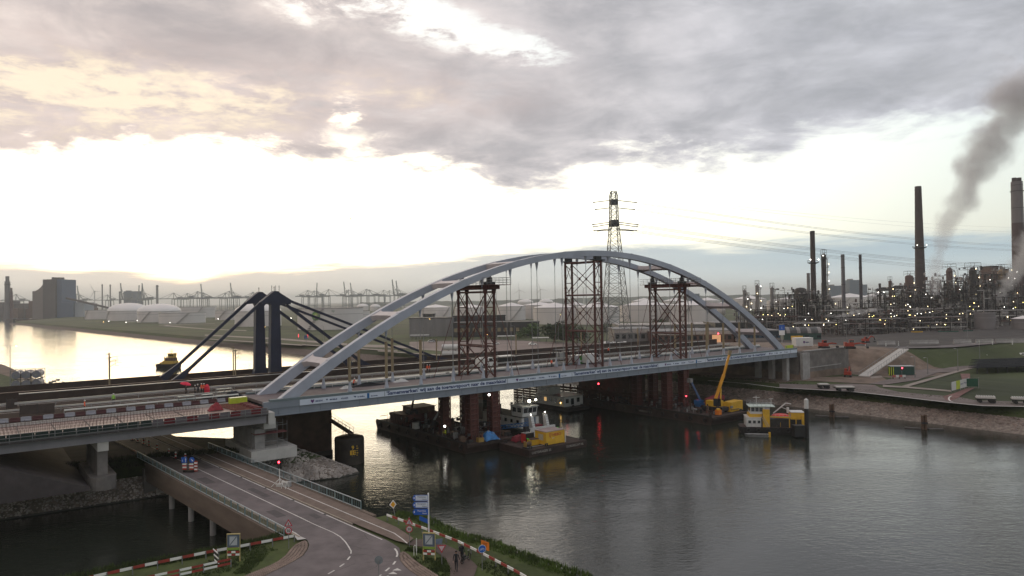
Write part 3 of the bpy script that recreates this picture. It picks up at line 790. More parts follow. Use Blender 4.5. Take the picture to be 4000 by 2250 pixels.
# left bank
LB = [((-900, 1045), (-915, 1040)), ((-520, 640), (-530, 628)), ((-260, 360), (-268, 351)), ((-146, 232), (-152, 222)), ((-98, 172), (-101, 158)), ((-72, 150), (-75, 137)), ((-56, 143), (-62, 129.5)), ((-38, 134), (-52, 127)), ((-30, 126), (-43.5, 124.5)),
      ((-25.5, 120.3), (-40, 121.5)), ((-28.5, 117.0), (-40.5, 117.5)), ((-34.5, 114.8), (-43.5, 115.6)), ((-43, 112.5), (-50, 114.6)), ((-53.7, 107.3), (-58, 112.6)), ((-69.9, 96.6), (-73.5, 102.2)), ((-105, 72), (-109, 78)), ((-320, -70), (-325, -63))]
LZ = 5.0
mb = MB()
sh = [Vector((a[0], a[1], -1.2)) for a, b in LB]; sw = [Vector((a[0]*.94+b[0]*.06, a[1]*.94+b[1]*.06, .25)) for a, b in LB]
md = [Vector(((a[0]+b[0])/2, (a[1]+b[1])/2, 2.8)) for a, b in LB]; cr = [Vector((b[0], b[1], LZ)) for a, b in LB]
far = [Vector((c.x-40 if i < 4 else c.x-6, c.y-30 if i < 4 else c.y-1, LZ)) for i, c in enumerate(cr)]
mb.strip(sh, sw, 1); mb.strip(sw, md, 2); mb.strip(md, cr, 3)
pts = [(c.x, c.y, LZ) for c in cr]+[(-1400, -63, LZ), (-1400, 1040, LZ)]
mb.poly(pts, 0)
setting(mb.build('river_bank', [M_GRASSD, M_WET, M_RIP, M_GRASSD]))
# loose stones on the bank under the bridge end (too many to count)
def stones(name, regions, n, smin, smax, m, seed):
 rnd = random.Random(seed); mb = MB()
 for _ in range(n):
  P, Q, A, B = rnd.choice(regions)
  u, v = rnd.random(), rnd.random()
  p = (P.lerp(Q, u)).lerp(A.lerp(B, u), v)
  r = rnd.uniform(smin, smax); k = len(mb.v)
  vs = []
  for z in (-.5, .55):
   for a in range(5):
    th = 2*math.pi*a/5+rnd.random()*.7; rr = r*rnd.uniform(.65, 1.05)*(1 if z < 0 else .7)
    vs.append((p.x+rr*math.cos(th), p.y+rr*math.sin(th), p.z+z*r*rnd.uniform(.7, 1)))
  mb.add(vs, [(0, 1, 2, 3, 4)[::-1], (5, 6, 7, 8, 9)]+[(i, (i+1) % 5, (i+1) % 5+5, i+5) for i in range(5)])
 o = mb.build(name, m, kind='stuff'); return o
M_STONE = mat('bank_stone', (.36, .32, .29), .9, 0, .4, .6, world=True)
reg = []
for i in range(6, 13):
 reg += [(sw[i], sw[i+1], cr[i].lerp(md[i], .55), cr[i+1].lerp(md[i+1], .55))]
tag(stones('loose_stones', reg, 2600, .18, .48, M_STONE, 3), 'pale loose stones covering the slope below the arch end', 'stones')
# the sloping stone wall by the dark side basin
reg = [(sw[i], sw[i+1], md[i], md[i+1]) for i in (12, 13, 14)]
tag(stones('slope_stones', reg, 2200, .08, .24, M_STONE, 4), 'brown stones on the slope along the dark basin', 'stones')
# paved slope closing the space under the bridges on the left
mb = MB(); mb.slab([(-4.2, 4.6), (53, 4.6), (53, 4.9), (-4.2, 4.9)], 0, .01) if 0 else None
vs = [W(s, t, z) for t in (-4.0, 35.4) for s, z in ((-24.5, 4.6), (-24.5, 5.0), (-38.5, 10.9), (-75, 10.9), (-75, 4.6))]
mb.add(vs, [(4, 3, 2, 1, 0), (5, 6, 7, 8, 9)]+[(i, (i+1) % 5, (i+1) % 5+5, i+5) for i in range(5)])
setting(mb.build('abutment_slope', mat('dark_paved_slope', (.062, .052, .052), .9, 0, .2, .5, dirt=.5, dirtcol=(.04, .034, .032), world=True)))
# dark sheet on the ground: shade under the viaduct put in as colour
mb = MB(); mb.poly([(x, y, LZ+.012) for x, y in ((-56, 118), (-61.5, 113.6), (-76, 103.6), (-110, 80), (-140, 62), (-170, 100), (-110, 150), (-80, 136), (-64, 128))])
setting(mb.build('painted_shade_ground', mat('ground_shade_paint', (.045, .036, .032), .95, 0, .35, .3, dirt=.4, dirtcol=(.07, .055, .045), world=True)))
# near island, low road bridge and its road
def zp(r, X, Y, z=RZ):                     # point read in an 800 px wide enlargement whose corner is r
 return gd((r[0]+X*800/2576)*2576/4000, (r[1]+Y*800/2576)*2576/4000, z)
Z2, Z3, Z4 = (500, 1650), (800, 1800), (1400, 1800)
IZ = 4.9
CREST = [(-45, 30), (-45, 58), (-37, 64.6), (-31, 68.0), (-27.6, 70.1), (-23.6, 73.6), (-14.0, 80.6), (-10.6, 78.4), (-6.6, 73.0), (-2.8, 70.1), (-.5, 67.4), (2.0, 64.6), (4.7, 62.1), (8.5, 57), (20, 30)]
FOOT = [(-52, 30), (-52, 60), (-42, 69.5), (-35.5, 72.8), (-31.5, 74.6), (-27.0, 77.5), (-14.6, 86.5), (-6.0, 83), (-1.6, 77.0), (1.6, 74.0), (3.4, 71.0), (5.4, 67.6), (7.6, 64.4), (12.5, 59), (25, 30)]
mb = MB()
mb.poly([(x, y, IZ) for x, y in CREST], 0)
mid = [((a[0]*.45+b[0]*.55), (a[1]*.45+b[1]*.55)) for a, b in zip(CREST, FOOT)]
mb.strip([(x, y, 1.6) for x, y in mid], [(x, y, IZ) for x, y in CREST], 0)
mb.strip([(x, y, -1.5) for x, y in FOOT], [(x, y, 1.6) for x, y in mid], 1)
setting(mb.build('near_bank', [M_GRASS, M_WET]))
def local(a, b, z): return (a, -b, z)
def low_bridge():
 r = thing('low_road_bridge', 'low concrete road bridge with pillars over the dark side basin', 'bridge', RO, RDIR)
 M_F = mat('brown_concrete_fascia', (.15, .115, .09), .9, 0, .18, .3, dirt=.5, dirtcol=(.08, .06, .045), stretch=(.4, 1, 2))
 def bxx(mb, a0, a1, b0, b1, z0, z1, mi=0): return mb.bx(a0, a1, -b1, -b0, z0, z1, mi)
 bxx(MB(), 1.0, 47.5, -1.2, 8.7, 4.3, 4.985).build('deck', M_CONCD, r)
 for b0, b1 in ((-1.75, -1.22), (8.72, 9.2)):
  bxx(MB(), .6, 47.9, b0, b1, 3.4, 5.14).build('fascia', M_F, r)
  bxx(MB(), .8, 47.7, b0+.06, b1-.06, 2.5, 3.398).build('girder', M_F, r)
 for a in (7, 15, 23, 31, 39):
  for b in (-.7, 3.7, 8.1):
   MB().tube(local(a, b, -4), local(a, b, 4.298), .38, n=10).build('pillar', M_CONC, r)
 for a in (.2, 47.9): bxx(MB(), a, a+.9, -1.9, 9.3, -3, 4.28).build('abutment', M_CONCD, r)
low_bridge()
def sheet(name, pts, m, z, kind=True):
 mb = MB(); mb.poly([(p[0], p[1], z) for p in pts]); o = mb.build(name, m)
 return setting(o) if kind else o
# road: straight over the low bridge, bending at the near end
road_l = [RD(84, -.2), RD(30, -.2), RD(1.0, -.1)]+[Vector((x, y, 0)) for x, y in ((-21.0, 71.9), (-20.45, 70.6), (-20.2, 69.2), (-20.15, 67.6), (-20.55, 66.2), (-21.1, 64.9), (-22.1, 62.8), (-24.4, 58), (-29, 50), (-34, 44))]
road_r = [Vector((x, y, 0)) for x, y in ((-2, 44), (-3.5, 52), (-5.6, 58), (-8.6, 62.2), (-9.4, 63.3), (-10.1, 64.5), (-10.7, 65.9), (-11.0, 67.1), (-11.0, 68.0), (-11.35, 69.3), (-12.2, 70.6), (-13.05, 71.7))]+[RD(4, 5.6), RD(30, 5.6), RD(84, 5.6)]
sheet('road', road_l+road_r, M_ASPH, RZ+.02)
# left verge and right foot and cycle path with kerbs
mb = MB()
for a0, a1 in ((-.2, 47), (47, 78)):
 for b0, b1 in ((-.42, -.2), (5.62, 5.8)):
  pts = [RD(a0, b0), RD(a1, b0), RD(a1, b1), RD(a0, b1)]
  mb.prism([(p.x, p.y) for p in pts], RZ-.2, RZ+.13)
setting(mb.build('kerb', mat('kerb_stone', (.30, .25, .20), .85, 0, .15, .8, dirt=.3, dirtcol=(.15, .12, .1), world=True)))
def stripy(name, a0, a1, b0, b1, m, z): return sheet(name, [RD(a0, b0), RD(a1, b0), RD(a1, b1), RD(a0, b1)], m, z)
stripy('verge', .6, 47.5, -1.2, -.43, mat('mossy_verge', (.085, .075, .035), .95, 0, .35, .7, world=True), RZ+.09)
path_l = [RD(78, 5.82), RD(4, 5.82)]+[Vector((x, y, 0)) for x, y in ((-12.0, 71.2), (-10.7, 70.3))]
path_r = [Vector((x, y, 0)) for x, y in ((-10.3, 71.8), (-12.6, 75.4))]+[RD(5, 8.75), RD(78, 8.75)]
sheet('cycle_path', path_l+path_r, M_PATH, RZ+.10)
foot = [(-10.8, 70.4), (-9.3, 71.4), (-8.3, 71.4), (-6.4, 69.5), (-4.6, 67.2), (-3.4, 64.2), (-3.6, 62), (-3.4, 58), (-2.0, 50), (.5, 44), (2.5, 44), (.2, 50)]
footp = [(-10.75, 70.35), (-10.25, 71.75), (-8.9, 71.9), (-6.9, 70.2), (-4.9, 67.6), (-3.5, 64.4), (-3.7, 62.0), (-3.6, 58.0), (-4.5, 50), (-6.6, 50), (-6.0, 58), (-5.75, 62.1), (-5.95, 64.2), (-6.5, 66.2), (-7.5, 68.0), (-9.0, 69.6)]
sheet('footpath', [Vector((x, y, 0)) for x, y in footp], mat('footpath_asphalt', (.10, .072, .062), .85, 0, .2, .6, world=True), RZ-.03)
# road paint
def paint(pts, wd, z=RZ+.026, name='road_line'):
 mb = MB(); L, Rr = [], []
 for i, p in enumerate(pts):
  a = pts[max(0, i-1)]; b = pts[min(len(pts)-1, i+1)]; d = (Vector(b)-Vector(a)).normalized(); n = Vector((-d.y, d.x, 0))
  L.append(tuple(Vector((p[0], p[1], z))+n*wd/2)); Rr.append(tuple(Vector((p[0], p[1], z))-n*wd/2))
 mb.strip(Rr, L); return setting(mb.build(name, M_WLINE))
paint([RD(80, .05), RD(40, .05), RD(1.5, .05), Vector((-21.45, 72.25, 0))], .15)
cl = [RD(80, 2.85), RD(40, 2.85), RD(6, 2.85), RD(3, 2.82)]+[Vector((x, y, 0)) for x, y in ((-19.0, 74.2), (-17.9, 72.8), (-17.0, 71.2), (-16.4, 69.9), (-15.85, 68.6), (-15.72, 67.9))]
paint(cl, .13)
paint([RD(80, 5.4), RD(40, 5.4), RD(3, 5.38), Vector((-13.45, 71.75, 0))], .15)
paint([Vector((x, y, 0)) for x, y in ((-11.75, 69.1), (-11.4, 68.3), (-11.22, 67.5), (-11.2, 66.85))], .17)
for x0, y0, x1, y1, wd in ((-15.62, 67.15, -15.68, 66.3, .16), (-15.75, 65.35, -15.98, 64.6, .16), (-16.25, 63.75, -16.6, 62.95, .16), (-17.0, 62.2, -17.3, 61.4, .16),
                       (-11.12, 65.75, -11.2, 64.95, .18), (-11.4, 64.2, -11.62, 63.4, .18), (-11.85, 62.6, -12.15, 61.8, .18)):
 paint([Vector((x0, y0, 0)), Vector((x1, y1, 0))], wd, name='road_dash')
for X, Y in ((2420, 1375), (2368, 1420), (2300, 1470)):
 p = zp(Z3, X, Y); mb = MB(); mb.poly([(p.x-.42, p.y-.12, RZ+.027), (p.x+.42, p.y-.16, RZ+.027), (p.x-.05, p.y+.42, RZ+.027)]); setting(mb.build('give_way_tooth', M_WLINE))
paint([RD(77, 7.2), RD(40, 7.2), RD(5, 7.2), Vector((-12.5, 73.4, 0)), Vector((-11.4, 71.6, 0)), Vector((-10.7, 70.3, 0))], .13, RZ+.106, 'path_edge_strip')
# pale wedge of fresh concrete at the end of the left railing
mb = MB(); mb.poly([(p.x, p.y, RZ+.115) for p in (zp(Z3, 1060, 900), zp(Z3, 1275, 995), zp(Z3, 1165, 1010), zp(Z3, 1100, 930))]); setting(mb.build('concrete_wedge', M_CONCL))
# setts of the two aprons, each stone its own piece
M_SETT = mat('sett_stone', (.25, .185, .15), .85, 0, .25, .9, dirt=.3, dirtcol=(.12, .09, .075), world=True)
def apron(inner, outer, name, nrow, lab_n):
 base = MB(); base.poly([(x, y, RZ+.012) for x, y in inner]+[(x, y, RZ+.012) for x, y in reversed(outer)])
 root = setting(base.build(name, mat('sand_joint', (.10, .075, .06), .95, 0, .2, 2, world=True)))
 def along(line, f):
  L = [math.dist(a, b) for a, b in zip(line, line[1:])]; d = f*sum(L)
  for (a, b), l in zip(zip(line, line[1:]), L):
   if d <= l: return (a[0]+(b[0]-a[0])*d/l, a[1]+(b[1]-a[1])*d/l)
   d -= l
  return line[-1]
 mesh = None
 for i in range(nrow):
  f = (i+.5)/nrow; A, B = along(inner, f), along(outer, f); wd = math.dist(A, B); n = max(1, int(wd/.30))
  A2, B2 = along(inner, min(1, f+.01)), along(outer, min(1, f+.01))
  for k in range(n):
   g = (k+.5)/n; x, y = A[0]+(B[0]-A[0])*g, A[1]+(B[1]-A[1])*g; ang = math.atan2(B[1]-A[1], B[0]-A[0])
   if mesh is None:
    o = MB().add([(-.13, -.10, 0), (.13, -.10, 0), (.13, .10, 0), (-.13, .10, 0), (-.11, -.08, .05), (.11, -.08, .05), (.11, .08, .05), (-.11, .08, .05)],
                             [(4, 5, 6, 7), (0, 1, 5, 4), (1, 2, 6, 5), (2, 3, 7, 6), (3, 0, 4, 7)]).build('sett', M_SETT, root); mesh = o.data
    o.location = (x, y, RZ+.013); o.rotation_euler = (0, 0, ang)
   else:
    share('sett', mesh, root, (x, y, RZ+.012+random.uniform(0, .012)), ang+random.uniform(-.08, .08))
apron([(-21.0, 71.7), (-20.5, 70.5), (-20.25, 69.2), (-20.2, 67.6), (-20.6, 66.2), (-21.15, 64.9), (-22.15, 62.8), (-23.2, 60.7)], [(-21.4, 71.8), (-21.9, 70.6), (-21.95, 69.3), (-21.9, 67.8), (-22.1, 66.2), (-22.6, 65.0), (-23.9, 62.8), (-25.0, 60.7)], 'sett_apron', 46, '')
apron([(-11.0, 68.0), (-11.0, 67.1), (-10.7, 65.9), (-10.05, 64.45), (-9.35, 63.25), (-8.55, 62.15), (-7.6, 60.6)], [(-10.7, 68.3), (-10.2, 67.6), (-9.5, 66.2), (-8.35, 64.4), (-7.5, 63.2), (-6.8, 62.2), (-6.2, 60.6)], 'sett_apron', 38, '')
# railings of the low bridge: hand rail, bottom rail and every baluster
def bridge_railing(b, a0, a1, label):
 r = thing('bridge_railing', label, 'railing', RO+RB*b+Vector((0, 0, RZ+.14)), RDIR, 'grey green railings of the low bridge')
 MB().tube((a0, 0, 1.0), (a1, 0, 1.0), .055, n=6).build('hand_rail', mat('rail_blue_grey', (.42, .47, .48), .35, .2, .08, 1), r)
 MB().tube((a0, 0, .12), (a1, 0, .12), .045, n=5).build('bottom_rail', mat('rail_blue_grey', (.42, .47, .48)), r)
 pm = bm = None; n = int((a1-a0)/2.0)
 for i in range(n+1):
  a = a0+(a1-a0)*i/n
  if pm is None: o = MB().bx(-.04, .04, -.04, .04, 0.002, 1.0).build('post', M_GREYG, r); o.location = (a, 0, 0); pm = o.data
  else: share('post', pm, r, (a, 0, 0))
 n = int((a1-a0)/.4)
 for i in range(n):
  a = a0+(a1-a0)*(i+.5)/n
  if bm is None: o = MB().bx(-.014, .014, -.014, .014, .12, .98).build('baluster', M_GREYG, r); o.location = (a, 0, 0); bm = o.data
  else: share('baluster', bm, r, (a, 0, 0))
bridge_railing(-1.48, .9, 53, 'grey green railing along the left edge of the low road bridge')
bridge_railing(8.95, 3.5, 52, 'grey green railing beside the cycle path, facing the canal')
# red and white guard barriers
def wbarrier(pts, label, group, start=0, drop=0.0, two=False, z=RZ, ln=1.0):
 p0 = pts[0]; r = thing('guard_barrier', label, 'barrier', (p0[0], p0[1], z-.1), 0, group)
 mesh = {}; k = start; acc = 0
 segs = []
 for a, b in zip(pts, pts[1:]):
  L = math.dist(a, b); n = max(1, round(L/ln)); ang = math.atan2(b[1]-a[1], b[0]-a[0])
  for i in range(n):
   segs.append((a[0]+(b[0]-a[0])*i/n-p0[0], a[1]+(b[1]-a[1])*i/n-p0[1], ang, L/n))
 for i, (x, y, ang, l) in enumerate(segs):
  m = M_WHITE if (i+start) % 2 == 0 else M_REDW
  for lev in ((.62,) if not two else (.72, .34)):
   h = .13 if not two else .10
   prof = [(-.02, lev-h), (-.075, lev-h*.75), (-.075, lev-h*.35), (-.03, lev), (-.075, lev+h*.35), (-.075, lev+h*.75), (-.02, lev+h), (.0, lev+h), (.0, lev-h)]
   o = MB().slab([(a, z_) for a, z_ in prof], 0.0, l-.015).build('plank', m, r); o.location = (x, y, 0); o.rotation_euler = (0, 0, ang)
  if i % 2 == 0:
   o = MB().bx(-.04, .04, .005, .085, 0, .72).build('post', M_GALVD, r); o.location = (x, y, 0); o.rotation_euler = (0, 0, ang)
 return r
wbarrier([(-14.1, 78.3), (-9.0, 73.1), (-5.6, 69.4), (-3.0, 65.9), (-.2, 61.9), (3.6, 56.0)], 'long red and white guard rail on the grass between path and canal', 'red and white guard rails')
wbarrier([(-22.3, 71.8), (-26.8, 68.9), (-29.3, 67.4), (-33.5, 64.4), (-39, 60)], 'red and white guard rail along the brink of the dark basin', 'red and white guard rails')
wbarrier([(-26.1, 65.3), (-28.0, 63.9), (-31.2, 61.6), (-35, 59)], 'lower double red and white rail at the bottom border', 'red and white guard rails', 1, two=True)
# grass tufts (nobody could count them)
def tufts(name, lines, n, hmin, hmax, m, seed, label):
 rnd = random.Random(seed); mb = MB()
 for _ in range(n):
  A, B, wd = rnd.choice(lines); u = rnd.random(); x = A[0]+(B[0]-A[0])*u; y = A[1]+(B[1]-A[1])*u
  z = A[2]+(B[2]-A[2])*u
  d = Vector((B[1]-A[1], A[0]-B[0], 0)).normalized(); q = rnd.uniform(-1, 1)
  x += d.x*q*wd; y += d.y*q*wd
  for _k in range(4):
   th = rnd.random()*6.28; h = rnd.uniform(hmin, hmax); w_ = rnd.uniform(.03, .09); ln = rnd.uniform(.1, .5)*h
   ox, oy = rnd.uniform(-.15, .15), rnd.uniform(-.15, .15)
   cx, sy = math.cos(th), math.sin(th)
   mb.add([(x+ox-sy*w_, y+oy+cx*w_, z-.05), (x+ox+sy*w_, y+oy-cx*w_, z-.05), (x+ox+cx*ln, y+oy+sy*ln, z+h)], [(0, 1, 2)])
 return tag(mb.build(name, m, kind='stuff'), label, 'grass')
M_BLADE = mat('grass_blade', (.075, .115, .022), .8, 0, .45, .5, world=True)
M_BLADED = mat('dark_grass_blade', (.045, .065, .016), .85, 0, .45, .5, world=True)
lines = []
for (a, b) in zip(CREST[6:14], CREST[7:15]):
 lines.append(((a[0]+.3, a[1]+.3, IZ-.1), (b[0]+.3, b[1]+.3, IZ-.1), 1.0))
 a2 = ((a[0]*.7+FOOT[CREST.index(a)][0]*.3), (a[1]*.7+FOOT[CREST.index(a)][1]*.3), IZ-1.2); b2 = ((b[0]*.7+FOOT[CREST.index(b)][0]*.3), (b[1]*.7+FOOT[CREST.index(b)][1]*.3), IZ-1.2)
 lines.append((a2, b2, .9))
tufts('canal_edge_grass', lines[:14], 3000, .15, .5, M_BLADE, 11, 'tufty green grass along the brink of the canal')
lines = [((a[0], a[1], IZ), (b[0], b[1], IZ), .8) for a, b in zip(CREST[1:6], CREST[2:6])]
tufts('basin_edge_grass', lines, 1900, .2, .6, M_BLADED, 12, 'rough grass behind the left guard rail')
lines = [((-9.6, 67.0, IZ), (-6.4, 62.0, IZ), 1.3), ((-7.4, 66.6, IZ), (-6.4, 63.4, IZ), .7), ((-24.5, 70.5, IZ), (-27, 66.5, IZ), 1.5), ((-27, 66.6, IZ), (-28.5, 61.5, IZ), 1.8), ((-24.5, 68.5, IZ), (-24.6, 63.5, IZ), .7), ((-2.6, 65.5, IZ), (.6, 60.0, IZ), 1.2), ((-10.6, 69.2, IZ), (-8.6, 68.4, IZ), .5), ((-3.6, 60.5, IZ), (-.5, 60, IZ), .6)]
tufts('roadside_grass', lines, 2600, .05, .2, M_BLADED, 13, 'short grass on the strips beside the road and path')
# weeds and low scrub on the bank under the viaduct
lines = []
for i in (11, 12, 13, 14):
 a, b = md[i].lerp(cr[i], .6), md[i+1].lerp(cr[i+1], .6); lines.append((tuple(a), tuple(b), .9)); a, b = cr[i], cr[i+1]; lines.append((tuple(a), tuple(b), 1.4))
tufts('bank_scrub', lines, 2600, .2, .8, mat('dark_scrub', (.035, .042, .018), .9, 0, .5, .6, world=True), 14, 'dark scrub along the top of the basin slope under the viaduct')
# signs
def plate(mb, pts, y0, y1, mi=0, mib=None):
 n = len(pts); a = sum(pts[i][0]*pts[(i+1) % n][1]-pts[(i+1) % n][0]*pts[i][1] for i in range(n))
 if a < 0: pts = pts[::-1]
 vs = [(x, y0, z) for x, z in pts]+[(x, y1, z) for x, z in pts]
 mb.add(vs, [tuple(range(n)), tuple(reversed(range(n, 2*n)))]+[(i, i+n, (i+1) % n+n, (i+1) % n) for i in range(n)], mi)
def disc(r, cx, cz, n=20): return [(cx+r*math.cos(2*math.pi*i/n), cz+r*math.sin(2*math.pi*i/n)) for i in range(n)]
def tri(r, cx, cz, up=1): return [(cx-r*.87, cz-up*r*.5), (cx+r*.87, cz-up*r*.5), (cx, cz+up*r)]
def rect(w_, h, cx, cz): return [(cx-w_/2, cz-h/2), (cx+w_/2, cz-h/2), (cx+w_/2, cz+h/2), (cx-w_/2, cz+h/2)]
def pole(r, h, rad=.038, m=None, lean=0.0): return MB().tube((0, .05, -.25), (lean, .05, h), rad, n=8).build('pole', m or M_GALVD, r)
def sgn(name, label, base, rz=0.0, group=None, cat='sign'): return thing(name, label, cat, base, rz, group)
M_SIGNW = mat('sign_white', (.72, .72, .72), .5, 0, .04, 1); M_SIGNR = mat('sign_red', (.40, .03, .05), .5, 0, .06, 1); M_SIGNBACK = mat('sign_back_grey', (.20, .22, .23), .6, .2, .1, 2)
def panel(r, name, pts, m, d=0.0, thick=.02):
 mb = MB(); plate(mb, pts, -d-thick, -d); return mb.build(name, m, r)
def speed_sign(base, label):
 r = sgn('traffic_sign', label, base, 0, 'warning and speed signs')
 pole(r, 2.85)
 t = panel(r, 'warning_plate', tri(.46, 0, 2.35), M_SIGNR); panel(t, 'white_field', tri(.30, 0, 2.34), mat('dusty_white', (.5, .46, .46), .6), .022, .004)
 panel(t, 'mark', [(-.03, 2.22), (.03, 2.22), (.035, 2.48), (-.035, 2.48)], M_BLACK, .028, .004)
 d = panel(r, 'speed_plate', disc(.35, 0, 1.68), M_SIGNR); panel(d, 'white_field', disc(.26, 0, 1.68), mat('dusty_white', (.5, .46, .46)), .022, .004)
 lettering('30', .36, M_BLACK, d, face_matrix((0, -.030, 1.55), (1, 0, 0), (0, 0, 1)), align='CENTER', bold=.006)
speed_sign(zp(Z3, 1055, 1095), 'warning triangle over a 30 speed sign at the left edge of the road')
speed_sign(zp(Z4, 642, 1075), 'warning triangle over a 30 speed sign between road and cycle path')
def info_panel(base, rz, label, w_):
 r = sgn('information_panel', label, base, rz, 'information panels at the road works', 'information panel')
 m = mat('pale_yellow_frame', (.42, .34, .14), .6, 0, .15, 2)
 for x in (-w_/2, w_/2): MB().bx(x-.05, x+.05, -.0, .09, -.2, 2.42).build('leg', m, r)
 MB().bx(-w_/2-.05, w_/2+.05, -.03, .1, 2.42, 2.5).build('top_rail', m, r)
 b = panel(r, 'board', rect(w_, 1.15, 0, 1.82), mat('board_blue_grey', (.09, .12, .16), .5, 0, .15, 2), .01)
 panel(b, 'page', rect(w_*.62, .82, 0, 1.84), mat('page_grey', (.40, .43, .45), .6, 0, .08, 3), .032, .004)
 panel(b, 'slash', [(-w_*.3, 1.5), (-w_*.24, 1.45), (w_*.3, 2.2), (w_*.24, 2.25)], mat('slash_grey', (.12, .14, .16), .6), .037, .004)
 panel(r, 'green_strip', rect(w_, .22, 0, 1.10), mat('strip_green', (.20, .30, .05), .6, 0, .1, 2), .01)
 for k, z in enumerate((.80, .55)):
  for j in range(3): panel(r, 'board_piece', rect(w_/3-.01, .18, (j-1)*w_/3, z), M_WHITE if (j+k) % 2 else M_REDW, .01)
info_panel(zp(Z3, 362, 1255), R(4), 'framed information panel with a crossed out route beside the left guard rail', 1.12)
info_panel(zp(Z4, 890, 1245), R(-10), 'framed information panel with a crossed out route before the direction signs', 1.12)
def direction_post():
 r = sgn('direction_sign', 'white post with three blue and white direction boards above the canal edge', zp(Z4, 885, 965, IZ+.2), R(-6))
 MB().tube((0, .05, -.3), (0, .05, 4.45), .075, n=10).build('pole', M_SIGNW, r)
 for k, (z, blue, t1, t2) in enumerate(((3.95, False, 'Theemsweg', 'Haven'), (3.25, False, 'Europoort', 'Haven'), (2.55, True, 'Maasvlakte', 'Haven'))):
  m = mat('board_white', (.55, .60, .66), .45, 0, .05, 1) if not blue else M_BLUE
  pts = [(-1.62, z), (-1.45, z-.30), (-.02, z-.27), (-.02, z+.33), (-1.45, z+.3)]
  b = panel(r, 'board', pts, M_BLUE, .02);
  if not blue: panel(b, 'field', [(-1.3, z-.24), (-.05, z-.22), (-.05, z+.28), (-1.3, z+.25)], m, .042, .004)
  panel(b, 'arrow', [(-1.52, z), (-1.40, z-.12), (-1.40, z+.12)], M_SIGNW, .043, .004)
  tm = M_BTEXT if not blue else M_SIGNW
  lettering(t1, .22, tm, b, face_matrix((-1.12, -.05, z+.06), (1, 0, 0), (0, 0, 1)), width=.85); lettering(t2, .2, tm, b, face_matrix((-.62, -.05, z-.17), (1, 0, 0), (0, 0, 1)), width=.45)
 o = MB(); plate(o, [(-.95, 1.72), (-.02, 1.35), (-.02, 1.80), (-.95, 2.15)], .03, .05); o.build('back_board', M_BLUE, r)
direction_post()
r = sgn('priority_sign', 'tilted yellow diamond priority sign at the end of the cycle path railing', zp(Z4, 478, 765, IZ), R(5))
pole(r, 1.55, lean=-.32); d = panel(r, 'plate', [(-.33-.42, 1.85), (-.30, 1.42), (.02, 1.9), (-.33, 2.38)], M_SIGNW); panel(d, 'yellow_field', [(-.63, 1.86), (-.31, 1.54), (-.08, 1.9), (-.34, 2.24)], mat('sign_amber', (.62, .31, .02), .5), .022, .004)
r = sgn('give_way_sign', 'red edged give way triangle on the grass beside the footpath', zp(Z4, 1050, 1310, IZ), R(8))
pole(r, 1.7); d = panel(r, 'plate', tri(.48, 0, 1.55, -1), M_SIGNR); panel(d, 'pink_field', tri(.31, 0, 1.56, -1), mat('sign_pinkish', (.55, .42, .45), .5), .022, .004)
r = sgn('orange_sign', 'bright orange diversion board beyond the guard rail', zp(Z4, 1597, 1245, IZ), R(-20))
pole(r, 1.75); d = panel(r, 'board', [(-.40, .98), (.40, .86), (.40, 1.62), (-.40, 1.80)], M_ORANGE)
for k in range(4): panel(d, 'print_line', rect(.5-.06*k, .035, -.02, 1.52-.13*k), M_DARKRED, .022, .003)
r = sgn('cycle_sign', 'blue round cycle route sign on a pole in the grass', zp(Z4, 1560, 1385, IZ), R(20))
pole(r, 2.3); d = panel(r, 'plate', disc(.36, 0, 1.95), mat('rim_white', (.5, .55, .6), .5)); f = panel(d, 'blue_field', disc(.32, 0, 1.95), M_BLUE, .022, .004)
mb = MB()
for x in (-.13, .13):
 for i in range(10):
  a0, a1 = 2*math.pi*i/10, 2*math.pi*(i+1)/10; mb.tube((x+.08*math.cos(a0), -.028, 1.9+.08*math.sin(a0)), (x+.08*math.cos(a1), -.028, 1.9+.08*math.sin(a1)), .009, n=4)
for a, b in (((-.13, 1.9), (-.05, 2.02)), ((-.05, 2.02), (.08, 2.02)), ((.08, 2.02), (.13, 1.9)), ((-.13, 1.9), (.02, 1.9)), ((.02, 1.9), (.08, 2.02))): mb.tube((a[0], -.028, a[1]), (b[0], -.028, b[1]), .009, n=4)
mb.build('cycle_mark', M_SIGNW, d)
r = sgn('white_sign', 'small white board with a dark mark low on the grassy bank', zp(Z4, 2138, 1430, 2.4), R(-16))
d = panel(r, 'board', rect(.55, .45, 0, .55), M_SIGNW); panel(d, 'mark', disc(.09, .02, .52, 8), M_BLACK, .022, .003); pole(r, .5)
r = sgn('round_sign', 'back of a grey round sign standing on the asphalt at the bottom border', zp(Z3, 2188, 1475, RZ+.02), 0)
pole(r, 1.5); panel(r, 'plate', disc(.37, 0, 1.52), M_SIGNBACK, -.10)
r = thing('bracket_post', 'white hoop barrier and post on the verge beside the speed sign', 'barrier', zp(Z4, 715, 1190, IZ))
mb = MB(); mb.path([(-.12, 0, 0), (-.12, 0, .85), (-.02, 0, .98), (.08, .05, .85), (.12, .1, 0)], .03); mb.build('hoop', M_WHITE, r)
MB().tube((.02, .8, 0), (.02, .8, 1.35), .04, n=6).build('post', M_WHITE, r)
r = thing('grey_board', 'blue grey folded board lying on short legs beside the footpath', 'board', zp(Z4, 1010, 1095, IZ), R(-10))
mb = MB(); plate(mb, [(-.35, .35), (.35, .45), (.42, .95), (-.28, .85)], -.1, -.06); mb.build('panel', mat('faded_blue', (.16, .20, .28), .6), r)
mb = MB(); mb.tube((-.25, 0, 0), (-.25, -.08, .5), .03); mb.tube((.3, 0, 0), (.3, -.08, .55), .03); mb.build('leg', M_GALVD, r)
